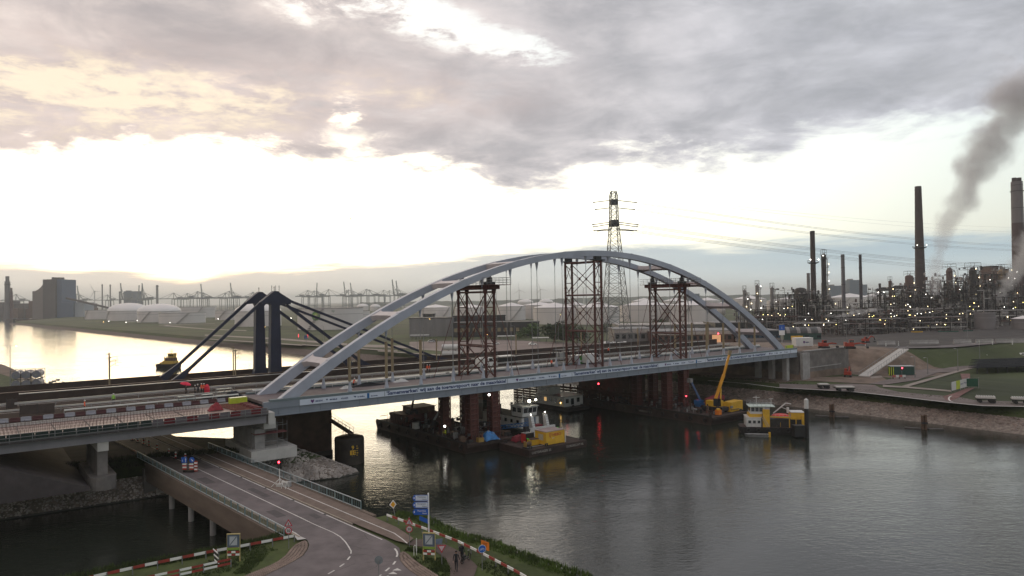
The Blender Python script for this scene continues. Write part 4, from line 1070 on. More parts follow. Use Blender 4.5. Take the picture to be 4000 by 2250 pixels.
# tilted end boards of the left rail
r = thing('striped_end_board', 'tilted white and dark striped board at a gap in the left guard rail', 'board', zp(Z3, 140, 1280, IZ), R(-40))
for k in range(5): MB().beam((-.5+.06*k, 0, 1.15-.24*k), (.35+.06*k, 0, .95-.24*k), .05, .1).build('stripe', M_WHITE if k % 2 == 0 else M_BLACK, r)
for x in (-.4, .4): MB().bx(x-.03, x+.03, .05, .1, 0, 1.0).build('post', M_GALVD, r)
# traffic light on a weighted stand
r = thing('traffic_light', 'portable traffic light showing red beside the canal railing', 'traffic light', zp(Z3, 940, 320, RZ+.1), R(-8))
MB().bx(-.17, .17, -.12, .12, 2.35, 3.35).build('housing', M_BLACK, r)
for z, m in ((3.15, glowmat('red_signal', (1, .03, .05), 14)), (2.85, M_DARK), (2.55, M_DARK)): MB().tube((0, -.13, z), (0, -.16, z), .13, n=12).build('lens', m, r)
MB().bx(-.26, .26, .121, .14, 2.25, 3.45).build('backboard', M_BLACK, r)
MB().tube((0, .05, .3), (0, .05, 2.35), .05, n=8).build('mast', M_WHITE, r)
MB().bx(-.35, .35, -.3, .4, .002, .32).build('ballast', M_CONCL, r)
for a in (-.9, .9):
 for c in (-.5, .6): MB().tube((a, c, .02), (0, .05, 1.0), .03, n=5).build('leg', M_WHITE, r)
MB().bx(.8, 1.5, -.2, .3, .002, .6).build('battery_box', M_GALV, r)
r = thing('striped_trestle', 'pale folding trestle standing right of the portable traffic light', 'trestle', zp(Z3, 1010, 345, RZ+.1), R(-30))
for x in (-.35, .35):
 MB().tube((x, -.3, 0), (x, 0, 1.0), .03, n=5).build('leg', M_WHITE, r); MB().tube((x, .3, 0), (x, 0, 1.0), .03, n=5).build('leg', M_WHITE, r)
MB().bx(-.5, .5, -.05, -.02, .7, .95).build('board', M_WHITE, r)
# lane signs on a striped road block
r = thing('road_block', 'red and white road block with two blue arrow signs on the centre line', 'road block', zp(Z2, 770, 625, RZ+.03), R(-6))
MB().bx(-.75, .75, -.3, .5, .003, .3).build('base', M_BLACK, r)
for x in (-.7, .35):
 for k in range(4): MB().bx(x-.3, x+.3, -.06, -.0, .35+.22*k, .56+.22*k).build('stripe', M_WHITE if k % 2 else M_RED, r)
MB().bx(.75, 1.25, .0, .06, .1, 1.6).build('beacon_board', M_REDW, r)
for k in range(3): MB().bx(.76, 1.24, -.012, -.002, .3+.45*k, .5+.45*k).build('stripe', M_WHITE, r)
for x in (-.75, .42): MB().tube((x, .08, .3), (x, .08, 2.1), .035, n=6).build('pole', M_GALVD, r)
d = panel(r, 'square_sign', rect(.86, .8, -.75, 1.72), M_BLUE); panel(d, 'arrow', [(-.56, 1.42), (-.48, 1.42), (-.48, 1.8), (-.40, 1.8), (-.52, 1.98), (-.64, 1.8), (-.56, 1.8)], M_SIGNW, .022, .004)
panel(d, 'bar', rect(.05, .3, -.98, 1.62), M_SIGNW, .022, .004)
d = panel(r, 'round_sign', disc(.40, .42, 1.74), M_BLUE); panel(d, 'arrow', [(.24, 1.86), (.30, 1.92), (.50, 1.70), (.58, 1.78), (.62, 1.54), (.38, 1.58), (.44, 1.64)], M_SIGNW, .022, .004)
# red and white beacons along the lane
first = None
for i, (X, Y) in enumerate(((55, 225), (125, 245), (198, 280), (262, 300), (366, 350), (514, 418), (600, 460), (722, 480))):
 lb = ['beacon farthest under the viaduct', 'second beacon from the dark end under the viaduct', 'beacon before the glint of light under the viaduct', 'beacon in the small gap of the row under the viaduct', 'middle beacon of the row, just out of the shade',
          'beacon three places behind the blue arrow signs', 'beacon two places behind the blue arrow signs', 'beacon partly hidden by the blue arrow signs'][i]
 lb = 'red and white striped lane '+lb
 if first is None:
  r = first = thing('lane_beacon', lb, 'beacon', zp(Z2, X, Y, RZ+.03), R(-10), 'striped lane beacons on the road')
  MB().bx(-.3, .3, -.15, .2, .002, .1).build('foot', M_BLACK, r)
  for k in range(4): MB().bx(-.13, .13, -.03, .02, .12+.25*k, .365+.25*k).build('stripe', M_WHITE if k % 2 else M_RED, r)
 else: copy_tree(first, zp(Z2, X, Y, RZ+.03), R(-10), lb)
# road wear: patches, drains and cracks
for i, (a, b, la, lb_) in enumerate(((8, 1.0, 3.2, 1.1), (17, 3.4, 5.5, .9), (29, .6, 4.0, 1.3), (38, 3.6, 6, 1.2), (4.5, 3.9, 2.0, .8))):
 sheet('asphalt_patch', [RD(a, b), RD(a+la, b+.05), RD(a+la, b+lb_), RD(a, b+lb_-.05)], mat('asphalt_patch', (.085, .075, .075), .85, 0, .15, 1.5, world=True), RZ+.024)
for k in range(6): sheet('drain_cover', [RD(5+8*k, 5.2), RD(5.5+8*k, 5.2), RD(5.5+8*k, 5.55), RD(5+8*k, 5.55)], M_DARK, RZ+.031)
rnd = random.Random(8)
for k in range(9):
 x, y = rnd.uniform(-18.5, -12.5), rnd.uniform(62, 72) ; th = rnd.uniform(0, 3.1); pts = []
 for j in range(7): pts.append(Vector((x, y, 0))); th += rnd.uniform(-.5, .5); x += .45*math.cos(th); y += .45*math.sin(th)
 o = paint(pts, .05, RZ+.023, 'tar_seam'); o.data.materials.clear(); o.data.materials.append(M_ASPHD)
# floating plant
M_HULL = mat('black_hull', (.018, .016, .016), .6, 0, .3, .8, dirt=.4, dirtcol=(.04, .03, .025))
M_HULLB = mat('rusty_hull', (.035, .022, .018), .7, 0, .35, .8, dirt=.5, dirtcol=(.06, .03, .02))
M_DECKB = mat('barge_deck', (.05, .035, .03), .8, 0, .35, .8, dirt=.5, dirtcol=(.09, .06, .045))
M_CABW = mat('cabin_white', (.58, .57, .55), .5, 0, .06, 1.2, dirt=.3, dirtcol=(.35, .32, .3))
M_BLUEM = mat('machine_blue', (.03, .12, .30), .45, 0, .15, 1.5)
M_TARP = mat('blue_tarpaulin', (.035, .15, .36), .5, 0, .3, 1.5, bump=.05, bscale=3)
M_BROWNG = mat('brown_machine', (.10, .06, .04), .7, 0, .3, 1.5)
M_LAMP = glowmat('flood_lamp', (1, .93, .72), 24); M_LAMPW = glowmat('work_lamp', (1, .95, .85), 14)
M_LAMPY = glowmat('amber_lamp', (1, .62, .18), 10); M_LAMPR = glowmat('red_lamp', (1, .04, .06), 12)
def hull_box(mb, s0, s1, t0, t1, z0, z1, rake=1.2):
 mb.slab([(t0+rake, z0), (t0, z1-.5), (t0, z1), (t1, z1), (t1, z1-.5), (t1-rake, z0)], s0, s1)
def bollard(r, s, t, z):
 mb = MB()
 for d in (-.22, .22): mb.lathe([(.16, 0), (.13, .1), (.13, .42), (.17, .46), (.17, .52)], (s+d, t, z), 8)
 mb.bx(s-.45, s+.45, t-.2, t+.2, z+.002, z+.06); mb.build('bollard', M_DARK, r)
def clutter(par, x0, x1, y0, y1, h, n, rnd, mats, z0=0.0, s=1.0):
 mb = MB()
 for _ in range(n):
  x, y, z = rnd.uniform(x0, x1), rnd.uniform(y0, y1), z0+h*rnd.random()**1.5; k = rnd.random(); mi = rnd.randrange(len(mats)); ra = rnd.uniform(.05, .16)*s
  if k < .4: mb.tube((x, y, z), (min(x1, x+rnd.uniform(1, 7)*s), y, z), ra, n=4, mi=mi, cap=False)
  elif k < .75: mb.tube((x, y, z0), (x, y, z+1*s), ra, n=4, mi=mi, cap=False)
  elif k < .9: mb.box((x, y, z+.4*s), (rnd.uniform(.4, 1.8)*s, rnd.uniform(.4, 1.5)*s, rnd.uniform(.3, 1.3)*s), mi)
  else: q = rnd.uniform(.3, .8)*s; mb.lathe([(q, 0), (q, q*3), (.1, q*3.5)], (x, y, z), 7, mi)
 return mb.build('loose_gear', mats, par, kind='stuff')
def deck_thing(name, label, cat, s, t, z, rz=0.0, group=None): return BR(name, label, cat, s, t, z, rz, group)
def barge(name, label, s0, s1, t0, t1, zd):
 cs, ct = (s0+s1)/2, (t0+t1)/2; a, b = (s1-s0)/2, (t1-t0)/2
 r = BR(name, label, 'barge', cs, ct, 0)
 mb = MB(); hull_box(mb, -a, a, -b, b, -1.2, zd); mb.build('hull', M_HULLB, r)
 MB().bx(-a+.25, a-.25, -b+.25, b-.25, zd+.002, zd+.03).build('deck', M_DECKB, r)
 for s in (-a, a):
  MB().bx(s-.1 if s > 0 else s, s if s > 0 else s+.1, -b+.3, b-.3, zd+.002, zd+.32).build('coaming', M_HULL, r)
 k = -b+1.2
 while k < b:
  for s in (-a+.8, a-.8): bollard(r, s, k, zd+.03)
  k += 8.2
 k = -b+2
 while k < b-1:
  for s in (-a-.16, a+.16):
   mb = MB(); n = 10
   for i in range(n):
    a0, a1 = 2*math.pi*i/n, 2*math.pi*(i+1)/n; mb.tube((s, k+.42*math.cos(a0), zd-.75+.42*math.sin(a0)), (s, k+.42*math.cos(a1), zd-.75+.42*math.sin(a1)), .14, n=6)
   mb.build('tyre_fender', M_BLACK, r)
  k += 4.1
 clutter(r, -a+.6, a-.6, -b+.8, b-.8, 1.3, 420, random.Random(int(s0)), [M_DARK, M_BLACK, M_RUST, M_BROWNG, M_DARKRED, M_GALVD, M_DECKB, M_CABW if 0 else M_GALVD], zd+.04, .5)
 return r
barge('work_barge', 'long dark barge carrying four red columns under the left half of the bridge', 36.8, 48.6, -1.8, 35.5, 1.8)
rb_ = barge('work_barge', 'long dark barge carrying red columns and a yellow crane at the right bank', 94.5, 107.5, -14, 34, 1.8)
lettering('VREDO.EU', .7, mat('hull_lettering', (.34, .31, .28), .7, 0, .2, 3), rb_, face_matrix((-6.508, -2.0, .7), (0, -1, 0), (0, 0, 1)), width=4.2)
MB().bx(2.0, 5.8, -12.6, -12.4, 1.84, 2.9).build('rail', M_GALVD, rb_)
# stacked red column frames between barge and bridge
colmesh = {}
def column(s, t, zb, zt, label):
 r = BR('support_column', label, 'column', s, t, zb, 0, 'red stacked columns carrying the bridge')
 h = (zt-zb); n = 9; d = h/n
 for k in range(n):
  key = round(d, 3)
  if key not in colmesh:
   mb = MB(); mb.bx(-.72, .72, -.72, .72, .07, d-.07); mb.bx(-.95, .95, -.95, .95, 0, .075); mb.bx(-.95, .95, -.95, .95, d-.075, d-.004)
   for x in (-.84, .84):
    for y in (-.84, .84): mb.bx(x-.1, x+.1, y-.1, y+.1, .076, d-.076)
   for sx in (-1, 1):
    mb.beam((sx*.80, -.75, .1), (sx*.80, .75, d-.1), .08, .08); mb.beam((-.75, sx*.80, .1), (.75, sx*.80, d-.1), .08, .08)
   o = mb.build('module', M_RUST, r); o.location = (0, 0, k*d); colmesh[key] = o.data
  else: share('module', colmesh[key], r, (0, 0, k*d))
 MB().bx(-1.3, 1.3, -1.3, 1.3, -.0, .0-.02).build('base_plate', M_DARKRED, r) if 0 else None
 return r
Lc = [(40.0, 1.2, 'red stacked column on the left barge, nearest the viewer on the left'), (45.2, 1.2, 'red stacked column on the left barge, right one nearest the viewer'), (39.6, 10.4, 'red stacked column on the left barge, standing farthest to the left'), (44.8, 10.4, 'red stacked column on the left barge, behind the near left column')]
cols = [column(s, t, 1.83, 10.98, l) for s, t, l in Lc]
Rc = [(97.2, 1.2, 'red stacked column on the right barge, left one nearest the viewer'), (103.4, 1.2, 'red stacked column on the right barge, nearest the yellow crane'), (96.6, 10.4, 'red stacked column on the right barge, far left one in the shade'), (102.6, 10.4, 'red stacked column on the right barge, far right one in the shade')]
cols2 = [column(s, t, 1.83, 10.98, l) for s, t, l in Rc]
for c in (cols[2], cols2[2]):
 for z0, z1 in ((2.6, 3.4), (8.4, 7.9)): MB().tube((.9, -.3, z0), (4.3, -.3, z1), .09, n=6).build('strut', M_DARK, c)
for c in (cols[0], cols2[0]):
 for z0, z1 in ((3.6, 2.9), (2.0, 2.6), (8.2, 8.5)): MB().tube((.9, 0, z0), (4.4, 0, z1), .09, n=6).build('strut', M_DARK, c)
# front pontoon
r = BR('pontoon', 'low dark pontoon in front of the left barge, lettered along its stern', 'pontoon', 51.0, -7.0, 0)
mb = MB(); hull_box(mb, -7.2, 7.2, -4.6, 4.6, -1.2, 1.35, .3); mb.build('hull', M_HULLB, r)
MB().bx(-7.0, 7.0, -4.4, 4.4, 1.352, 1.38).build('deck', M_DECKB, r)
M_HL = mat('hull_lettering', (.34, .31, .28), .7, 0, .2, 3)
lettering('LASTDRAGER 25', .62, M_HL, r, face_matrix((-6.6, -4.608, .58), (1, 0, 0), (0, 0, 1)), width=4.6, bold=.004)
lettering('DORDRECHT NL', .62, M_HL, r, face_matrix((1.9, -4.608, .58), (1, 0, 0), (0, 0, 1)), width=4.4, bold=.004)
for s in (-6.4, -2.5, 6.3): bollard(r, s, -3.9, 1.38)
for s in (-6.4, 6.3): bollard(r, s, 3.7, 1.38)
for t in (-3.9,): MB().tube((-7.1, t, 1.75), (-3.2, t, 1.75), .06, n=6, mi=0).build('edge_rail', M_GALVD, r)
r = BR('container_cabin', 'bright yellow office container with red lettering and a white door', 'container', 50.9, -9.0, 1.39, R(0))
MB().bx(-2.3, 2.3, -1.7, 1.5, .12, 2.5).build('body', M_YEL, r)
MB().bx(-2.36, 2.36, -1.76, 1.56, 2.502, 2.62).build('roof', mat('pinkish_roof', (.36, .27, .26), .5, 0, .1, 1), r)
for x in (-2.27, 2.27):
 for y in (-1.67, 1.47): MB().bx(x-.06, x+.06, y-.06, y+.06, .0, 2.501).build('corner_post', M_YEL, r)
for x in (-1.2, 1.2): MB().bx(x-.2, x+.2, -1.6, 1.4, 0.002, .118).build('skid', M_DARK, r)
M_HRED = mat('container_red', (.42, .05, .03), .6, 0, .1, 1)
lettering('HEBO', .72, M_HRED, r, face_matrix((-.7, -1.708, 1.62), (1, 0, 0), (0, 0, 1)), width=2.1, bold=.02)
mb = MB(); plate(mb, [(-1.55, 2.2), (-.95, 2.2), (-.95, 1.75), (-1.25, 1.35), (-1.55, 1.75)], -1.712, -1.702); o = mb.build('shield', M_HRED, r)
mb = MB(); plate(mb, [(-1.45, 2.1), (-1.05, 2.1), (-1.05, 1.78), (-1.25, 1.5), (-1.45, 1.78)], -1.718, -1.713); mb.build('shield_field', M_YEL, o)
mb = MB(); plate(mb, [(-1.29, 2.05), (-1.21, 2.05), (-1.21, 1.6), (-1.29, 1.6)], -1.724, -1.719); mb.build('shield_bar', M_HRED, o)
lettering('24/7', .26, M_SIGNW, r, face_matrix((-.75, -1.708, 1.18), (1, 0, 0), (0, 0, 1)), width=.5)
MB().bx(-2.345, -2.302, -.9, .5, .9, 2.0).build('window', mat('window_pale', (.45, .40, .30), .4), r)
o = MB().bx(2.4, 2.45, -1.9, -.9, .15, 2.1).build('door', M_WHITE, r)
r = BR('yellow_bin', 'open yellow steel bin beside the yellow office container', 'bin', 47.7, -8.0, 1.39)
mb = MB()
for a in ((-.9, .9, -.75, -.7), (-.9, .9, .7, .75)): mb.bx(a[0], a[1], a[2], a[3], 0.002, 1.05)
for a in ((-.9, -.85), (.85, .9)): mb.bx(a[0], a[1], -.7, .7, 0.002, 1.05)
mb.bx(-.85, .85, -.7, .7, .002, .08); mb.build('tub', M_YEL, r)
MB().bx(-.95, .95, -.8, .8, 1.052, 1.1).build('rim', M_BROWNG, r)
r = BR('generator', 'dark generator with a red end panel behind the yellow bin', 'generator', 47.9, -6.1, 1.39)
MB().bx(-1.0, 1.0, -.7, .7, .1, 1.9).build('housing', M_DARK, r); MB().bx(-1.06, -1.001, -.68, .68, .12, 1.88).build('end_panel', M_RED, r); MB().bx(-1.1, 1.1, -.75, .75, 1.902, 1.98).build('lid', M_GALVD, r)
MB().tube((.5, 0, 1.98), (.5, 0, 2.6), .07).build('exhaust', M_DARK, r)
M_HOSE = mat('green_hose', (.04, .75, .06), .5, 0, .05)
def hose(label, s, t, z, k=1):
 r = BR('hose', label, 'hose', s, t, z, R(20))
 pts = [(k*1.1*math.cos(a)-.2, 0, 1.5*math.sin(a)) for a in [math.pi*.06*i for i in range(9)]]
 MB().path([(p[0], 0, p[2]) for p in pts], .09, 6).build('tube', M_HOSE, r); MB().path([(1.0, 0, 0), (1.5, .1, .3), (1.9, .2, .1)], .05).build('tail', M_GALVD, r)
hose('bright green hose arched over the right end of the yellow office container', 53.5, -8.4, 2.5)
hose('bright green hose curling beside the small winch on the pontoon', 45.6, -8.9, 1.4)
r = BR('winch', 'small dark deck winch with a yellowish drum beside the green hose', 'winch', 44.9, -9.8, 1.39)
MB().bx(-.8, .8, -.6, .6, .002, .25).build('frame', M_DARK, r); MB().tube((-.5, 0, .7), (.5, 0, .7), .42, n=12).build('drum', M_BROWNG, r)
for x in (-.6, .6): MB().bx(x-.06, x+.06, -.4, .4, .252, 1.25).build('bracket', mat('ochre_paint', (.30, .19, .05), .6), r)
r = BR('machine', 'small rusty yellow pump standing at the left brink of the left barge', 'pump', 40.3, -1.0, 1.85)
MB().bx(-.6, .6, -.5, .5, .002, .8).build('body', mat('ochre_paint', (.30, .19, .05)), r); MB().tube((-.3, 0, .8), (-.3, 0, 1.6), .1).build('pipe', M_BROWNG, r); MB().bx(.1, .5, -.3, .3, .802, 1.3).build('motor', M_DARKRED, r)
# gear on the left barge
r = BR('steel_housing', 'dark red brown steel housing on the far end of the left barge', 'housing', 42.0, 27.0, 1.84)
MB().bx(-4.2, 4.4, -3.5, 3.4, .002, 2.3).build('body', M_DARKRED, r)
for k in range(7): MB().bx(-4.28, -4.202, -3.2+k, -3.1+k, .1, 2.2).build('rib', M_RUST, r)
MB().bx(-1.5, 3.8, -2.6, 2.5, 2.302, 3.5).build('upper_body', M_BROWNG, r); MB().bx(-1.7, 4.0, -2.8, 2.7, 3.502, 3.6).build('roof', M_RUST, r)
r = BR('white_cabinet', 'small white cabinet at the left side of the left barge', 'cabinet', 37.9, 19.2, 1.84)
MB().bx(-.6, .6, -.5, .5, .05, 1.3).build('body', M_WHITE, r); MB().bx(-.65, .65, -.55, .55, 1.302, 1.36).build('lid', M_CABW, r); MB().bx(.15, .5, -.52, -.502, .2, 1.1).build('door', M_CABW, r)
r = BR('boom_lift', 'boom lift on the left barge holding its basket under the bridge girder', 'boom lift', 39.9, 24.4, 4.15)
MB().bx(-1.0, 1.0, -.8, .8, .3, 1.0).build('chassis', M_DARK, r)
for x in (-.7, .7):
 for y in (-.85, .85): MB().tube((x, y-.14, .36), (x, y+.14, .36), .36, n=10).build('wheel', M_BLACK, r)
MB().beam((0, 0, 1.0), (.5, -1.0, 6.2), .3, .34).build('boom', M_ORANGE if 0 else M_BROWNG, r); MB().beam((.5, -1.0, 6.2), (1.9, -1.8, 5.2), .2, .22).build('jib', M_BROWNG, r)
mb = MB(); mb.bx(1.5, 2.8, -2.4, -1.4, 4.6, 4.66)
for x in (1.5, 2.8):
 for y in (-2.4, -1.4): mb.tube((x, y, 4.66), (x, y, 5.7), .03, n=4)
for z in (5.2, 5.7): mb.path([(1.5, -2.4, z), (2.8, -2.4, z), (2.8, -1.4, z), (1.5, -1.4, z), (1.5, -2.4, z)], .03, 4)
mb.build('basket', M_GALVD, r)
r = BR('deck_crane', 'small grey knuckle crane on the left barge, its arm raised to the far column', 'crane', 40.5, 16.2, 1.84)
MB().lathe([(.6, 0.002), (.45, .5), (.4, 2.0)], n=10).build('pedestal', M_DARK, r); MB().beam((0, 0, 1.9), (1.4, -1.6, 5.2), .32, .36).build('arm', M_GALV, r); MB().beam((1.4, -1.6, 5.2), (2.6, -1.9, 4.5), .26, .3).build('forearm', M_BROWNG, r)
MB().beam((2.6, -1.9, 4.5), (2.9, -1.9, 3.7), .14, .14).build('hook', M_BLACK, r)
r = BR('tarpaulin_heap', 'crumpled bright blue tarpaulin over gear on the left barge', 'tarpaulin', 42.9, -.6, 1.84)
mb = MB(); N = 9
for i in range(N):
 for j in range(N):
  x, y = (i/(N-1)-.5)*3.4, (j/(N-1)-.5)*2.6; e_ = max(0, 1-(abs(x)/1.75)**3)*max(0, 1-(abs(y)/1.35)**3)
  mb.v.append((x+random.uniform(-.06, .06), y+random.uniform(-.06, .06), .02+e_*(1.5+random.uniform(-.25, .25)-.2*x)))
for i in range(N-1):
 for j in range(N-1): a = i*N+j; mb.f.append((a, a+N, a+N+1, a+1)); mb.m.append(0)
mb.build('sheet', M_TARP, r)
r = BR('yellow_buoy', 'round yellow buoy lying on the left barge', 'buoy', 39.2, 9.7, 1.84)
MB().sphere((0, 0, .5), .5, 12, 8).build('float', M_LIME, r, smooth=True); MB().tube((0, 0, .98), (0, 0, 1.15), .08).build('eye', M_DARK, r)
r = BR('blue_boom', 'dark blue crane jib lying along the right side of the left barge', 'boom', 50.0, 1.6, 1.84, R(90+8))
for y in (-.35, .35):
 for z in (.35, 1.05): MB().beam((-4.2, y, z+1.6), (4.2, y, z), .12, .12).build('chord', M_BLUEM, r)
for k in range(9):
 x0 = -4.2+k*.94; z0 = 1.6*(1-(k+0)/9.0); MB().beam((x0, -.37, z0+.35), (x0+.9, -.37, z0-.17+1.05), .07, .07).build('brace', M_BLUEM, r); MB().beam((x0, .37, z0+1.05), (x0+.9, .37, z0-.17+.35), .07, .07).build('brace', M_BLUEM, r)
MB().bx(-4.3, -3.6, -.5, .5, .002, 1.9).build('rest', M_DARK, r); MB().bx(3.7, 4.3, -.5, .5, .002, .3).build('rest', M_DARK, r)
r = BR('maroon_cover', 'maroon cloth cover over gear between pontoon and blue jib', 'cover', 47.3, -3.8, 1.4)
mb = MB()
for i in range(7):
 for j in range(7):
  x, y = (i/6-.5)*2.6, (j/6-.5)*2.0; e_ = max(0, 1-(abs(x)/1.35)**4)*max(0, 1-(abs(y)/1.05)**4); mb.v.append((x, y, .01+e_*(1.25+random.uniform(-.12, .12))))
for i in range(6):
 for j in range(6): a = i*7+j; mb.f.append((a, a+7, a+8, a+1)); mb.m.append(0)
mb.build('cloth', mat('maroon_cloth', (.17, .02, .03), .8, 0, .2, 2), r)
# small gear, each piece its own thing
rg = random.Random(5)
SEEN = {}
def spot_words(s, t, s0, s1, t0, t1):
 u, v = (s-s0)/(s1-s0), (t-t0)/(t1-t0)
 A = 'left edge' if u < .34 else ('middle' if u < .67 else 'right edge')
 B = ['at the near end', 'before the columns', 'among the columns', 'behind the columns', 'at the far end'][min(4, int(v*5))]
 return A, B
def gear(kind, s, t, side, rz, ends):
 A, B = spot_words(s, t, *ends)
 word, cat, adj = {'bottle_rack': ('bottle rack', 'rack', 'grey'), 'lifting_stand': ('steel stand', 'stand', 'rust brown'), 'cable_drum': ('cable drum', 'drum', 'dark'), 'equipment_crate': ('equipment crate', 'crate', 'lidded')}[kind]
 lb = f'{adj} {word} {B}, on the {A} of the {side} barge'
 if lb in SEEN: return
 SEEN[lb] = 1
 r = BR(kind, lb, cat, s, t, 1.835, rz, f'{word}s on the {side} barge')
 if kind == 'bottle_rack':
  for x in (-.4, 0, .4): MB().lathe([(.15, .06), (.15, 1.1), (.06, 1.3)], (x, 0, 0), 8).build('bottle', M_GALVD, r)
  MB().bx(-.65, .65, -.25, .25, .002, .058).build('tray', M_DARK, r)
 elif kind == 'lifting_stand':
  for x in (-.8, .8):
   for y in (-.5, .5): MB().bx(x-.07, x+.07, y-.07, y+.07, .002, 1.5).build('leg', M_RUST, r)
  MB().bx(-.9, .9, -.6, .6, 1.502, 1.62).build('top_plate', M_RUST, r); MB().bx(-.6, .6, -.4, .4, .02, .6).build('box', M_BROWNG, r)
 elif kind == 'cable_drum':
  for y in (-.35, .35): MB().tube((0, y-.04, .6), (0, y+.04, .6), .6, n=12).build('flange', M_BROWNG, r)
  MB().tube((0, -.31, .6), (0, .31, .6), .35, n=10).build('core', M_DARK, r)
 else:
  MB().bx(-.7, .7, -.5, .5, .06, .9).build('box', M_DARK, r); MB().bx(-.74, .74, -.54, .54, .902, .98).build('lid', M_GALVD if rg.random() < .4 else M_BROWNG, r)
for i in range(46):
 s, t = rg.uniform(37.6, 47.8), rg.uniform(-.6, 34.6)
 if any(abs(s-c[0]) < 1.5 and abs(t-c[1]) < 1.6 for c in Lc) or (22.8 < t < 31 and 37.5 < s < 47) or abs(s-42.9) < 2.2 and abs(t+.6) < 2 or t > 14 and t < 21: continue
 gear(('bottle_rack', 'lifting_stand', 'cable_drum', 'equipment_crate')[i % 4], s, t, 'left', rg.uniform(-.3, .3), (36.8, 48.6, -1.8, 35.5))
def flood(label, s, t, z0, z1, n=2):
 r = BR('flood_light', label, 'work light', s, t, z0, 0, 'lit work lights on the water')
 MB().tube((0, 0, 0), (0, 0, z1-z0), .05, n=6).build('mast', M_DARK, r); MB().sphere((0, -.1, z1-z0+.1), .2, 8, 6).build('lamp', M_LAMPW, r)
flood('lit work light at the foot of the right column on the left barge', 47.2, 3.5, 1.84, 3.6); flood('lit work light at the foot of the far column on the left barge', 38.0, 8.0, 1.84, 3.8); flood('lit work light high beside the right column under the girder', 43.4, .2, 1.84, 10.3)
# white push boat behind the pontoon
r = BR('push_boat', 'black and white push boat with bright lamps moored behind the left barge', 'boat', 56.4, 9.4, 0)
mb = MB(); hull_box(mb, -3.1, 3.1, -9.6, 10.4, -1.0, 1.9, .8); mb.build('hull', M_HULL, r)
MB().bx(-2.95, 2.95, -9.4, 10.2, 1.902, 1.94).build('deck', mat('dark_green_deck', (.03, .045, .04), .7), r)
MB().bx(-3.3, 3.3, -10.0, -9.62, .6, 2.75).build('push_beam', M_CABW, r)
for x in (-1.9, 1.9):
 p = MB().slab([(-9.6, 1.95), (-8.3, 1.95), (-8.0, 4.9), (-8.7, 4.9)], x-.35, x+.35).build('push_knee', M_CABW, r)
 mb = MB()
 for k in range(6): mb.bx(x-.3, x+.3, -9.72+.17*k, -9.62+.17*k, 2.1+.45*k, 2.16+.45*k)
 mb.build('step', M_GALVD, p)
h = MB().bx(-2.3, 2.3, -5.8, 8.2, 1.95, 4.2).build('deckhouse', M_CABW, r)
for k in range(6):
 for x in (-2.33, 2.33): MB().bx(x-.03, x+.03, -4.9+2.1*k, -4.1+2.1*k, 2.9, 3.6).build('window', M_GLASS, h)
MB().bx(-2.5, 2.5, -6.0, 8.4, 4.202, 4.3).build('roof', M_DARK, r)
wv = MB().slab([(-5.6, 4.3), (-6.0, 6.4), (-1.6, 6.4), (-2.0, 4.3)], -1.9, 1.9).build('wheelhouse', M_CABW, r)
for x in (-1.2, 0, 1.2): MB().slab([(-5.80, 5.1), (-5.98, 6.15), (-5.90, 6.15), (-5.72, 5.1)], x-.52, x+.52).build('window', M_GLASS, wv)
for x in (-1.93, 1.93):
 for y in (-4.6, -2.9): MB().bx(x-.03, x+.03, y-.6, y+.6, 5.2, 6.1).build('window', M_GLASS, wv)
MB().bx(-2.1, 2.1, -6.3, -1.3, 6.402, 6.5).build('wheelhouse_roof', M_GALV, r)
MB().bx(-1.6, 1.4, -5.9, -5.75, 2.2, 4.1).build('front_window', mat('pale_glass', (.12, .15, .2), .1), r)
m = MB().tube((0, -3.4, 6.5), (0, -3.4, 9.0), .07).build('mast', M_CABW, r); MB().bx(-.9, .9, -3.5, -3.3, 8.2, 8.3).build('radar', M_CABW, m)
for x, y, z, rad, mt in ((-.5, -6.2, 7.6, .30, M_LAMP), (1.3, -6.2, 7.7, .2, M_LAMP), (1.9, -8.4, 5.3, .12, M_LAMPW), (-1.9, -8.4, 5.2, .1, M_LAMPW)):
 l = MB().sphere((x, y, z), rad, 10, 6).build('lamp', mt, r);
 if z > 7: MB().tube((x, y+.1, 6.5), (x, y+.1, z), .04).build('stand', M_DARK, r)
MB().lathe([(.7, 0), (.7, .7), (.5, 1.3), (.1, 1.5)], (0, 5.5, 4.3), 12).build('dome', M_GALVD, r)
for x in (-1.6, 1.6): MB().tube((x, 2.6, 4.3), (x, 2.6, 6.2), .28, n=8).build('funnel', M_DARK, r)
MB().sphere((-1.2, 6.5, 5.1), .1).build('lamp', glowmat('green_lamp', (.4, 1, .5), 10), r)
MB().bx(-1.2, 1.0, -8.6, -7.2, 1.95, 2.9).build('cover', mat('maroon_cloth', (.17, .02, .03)), r)
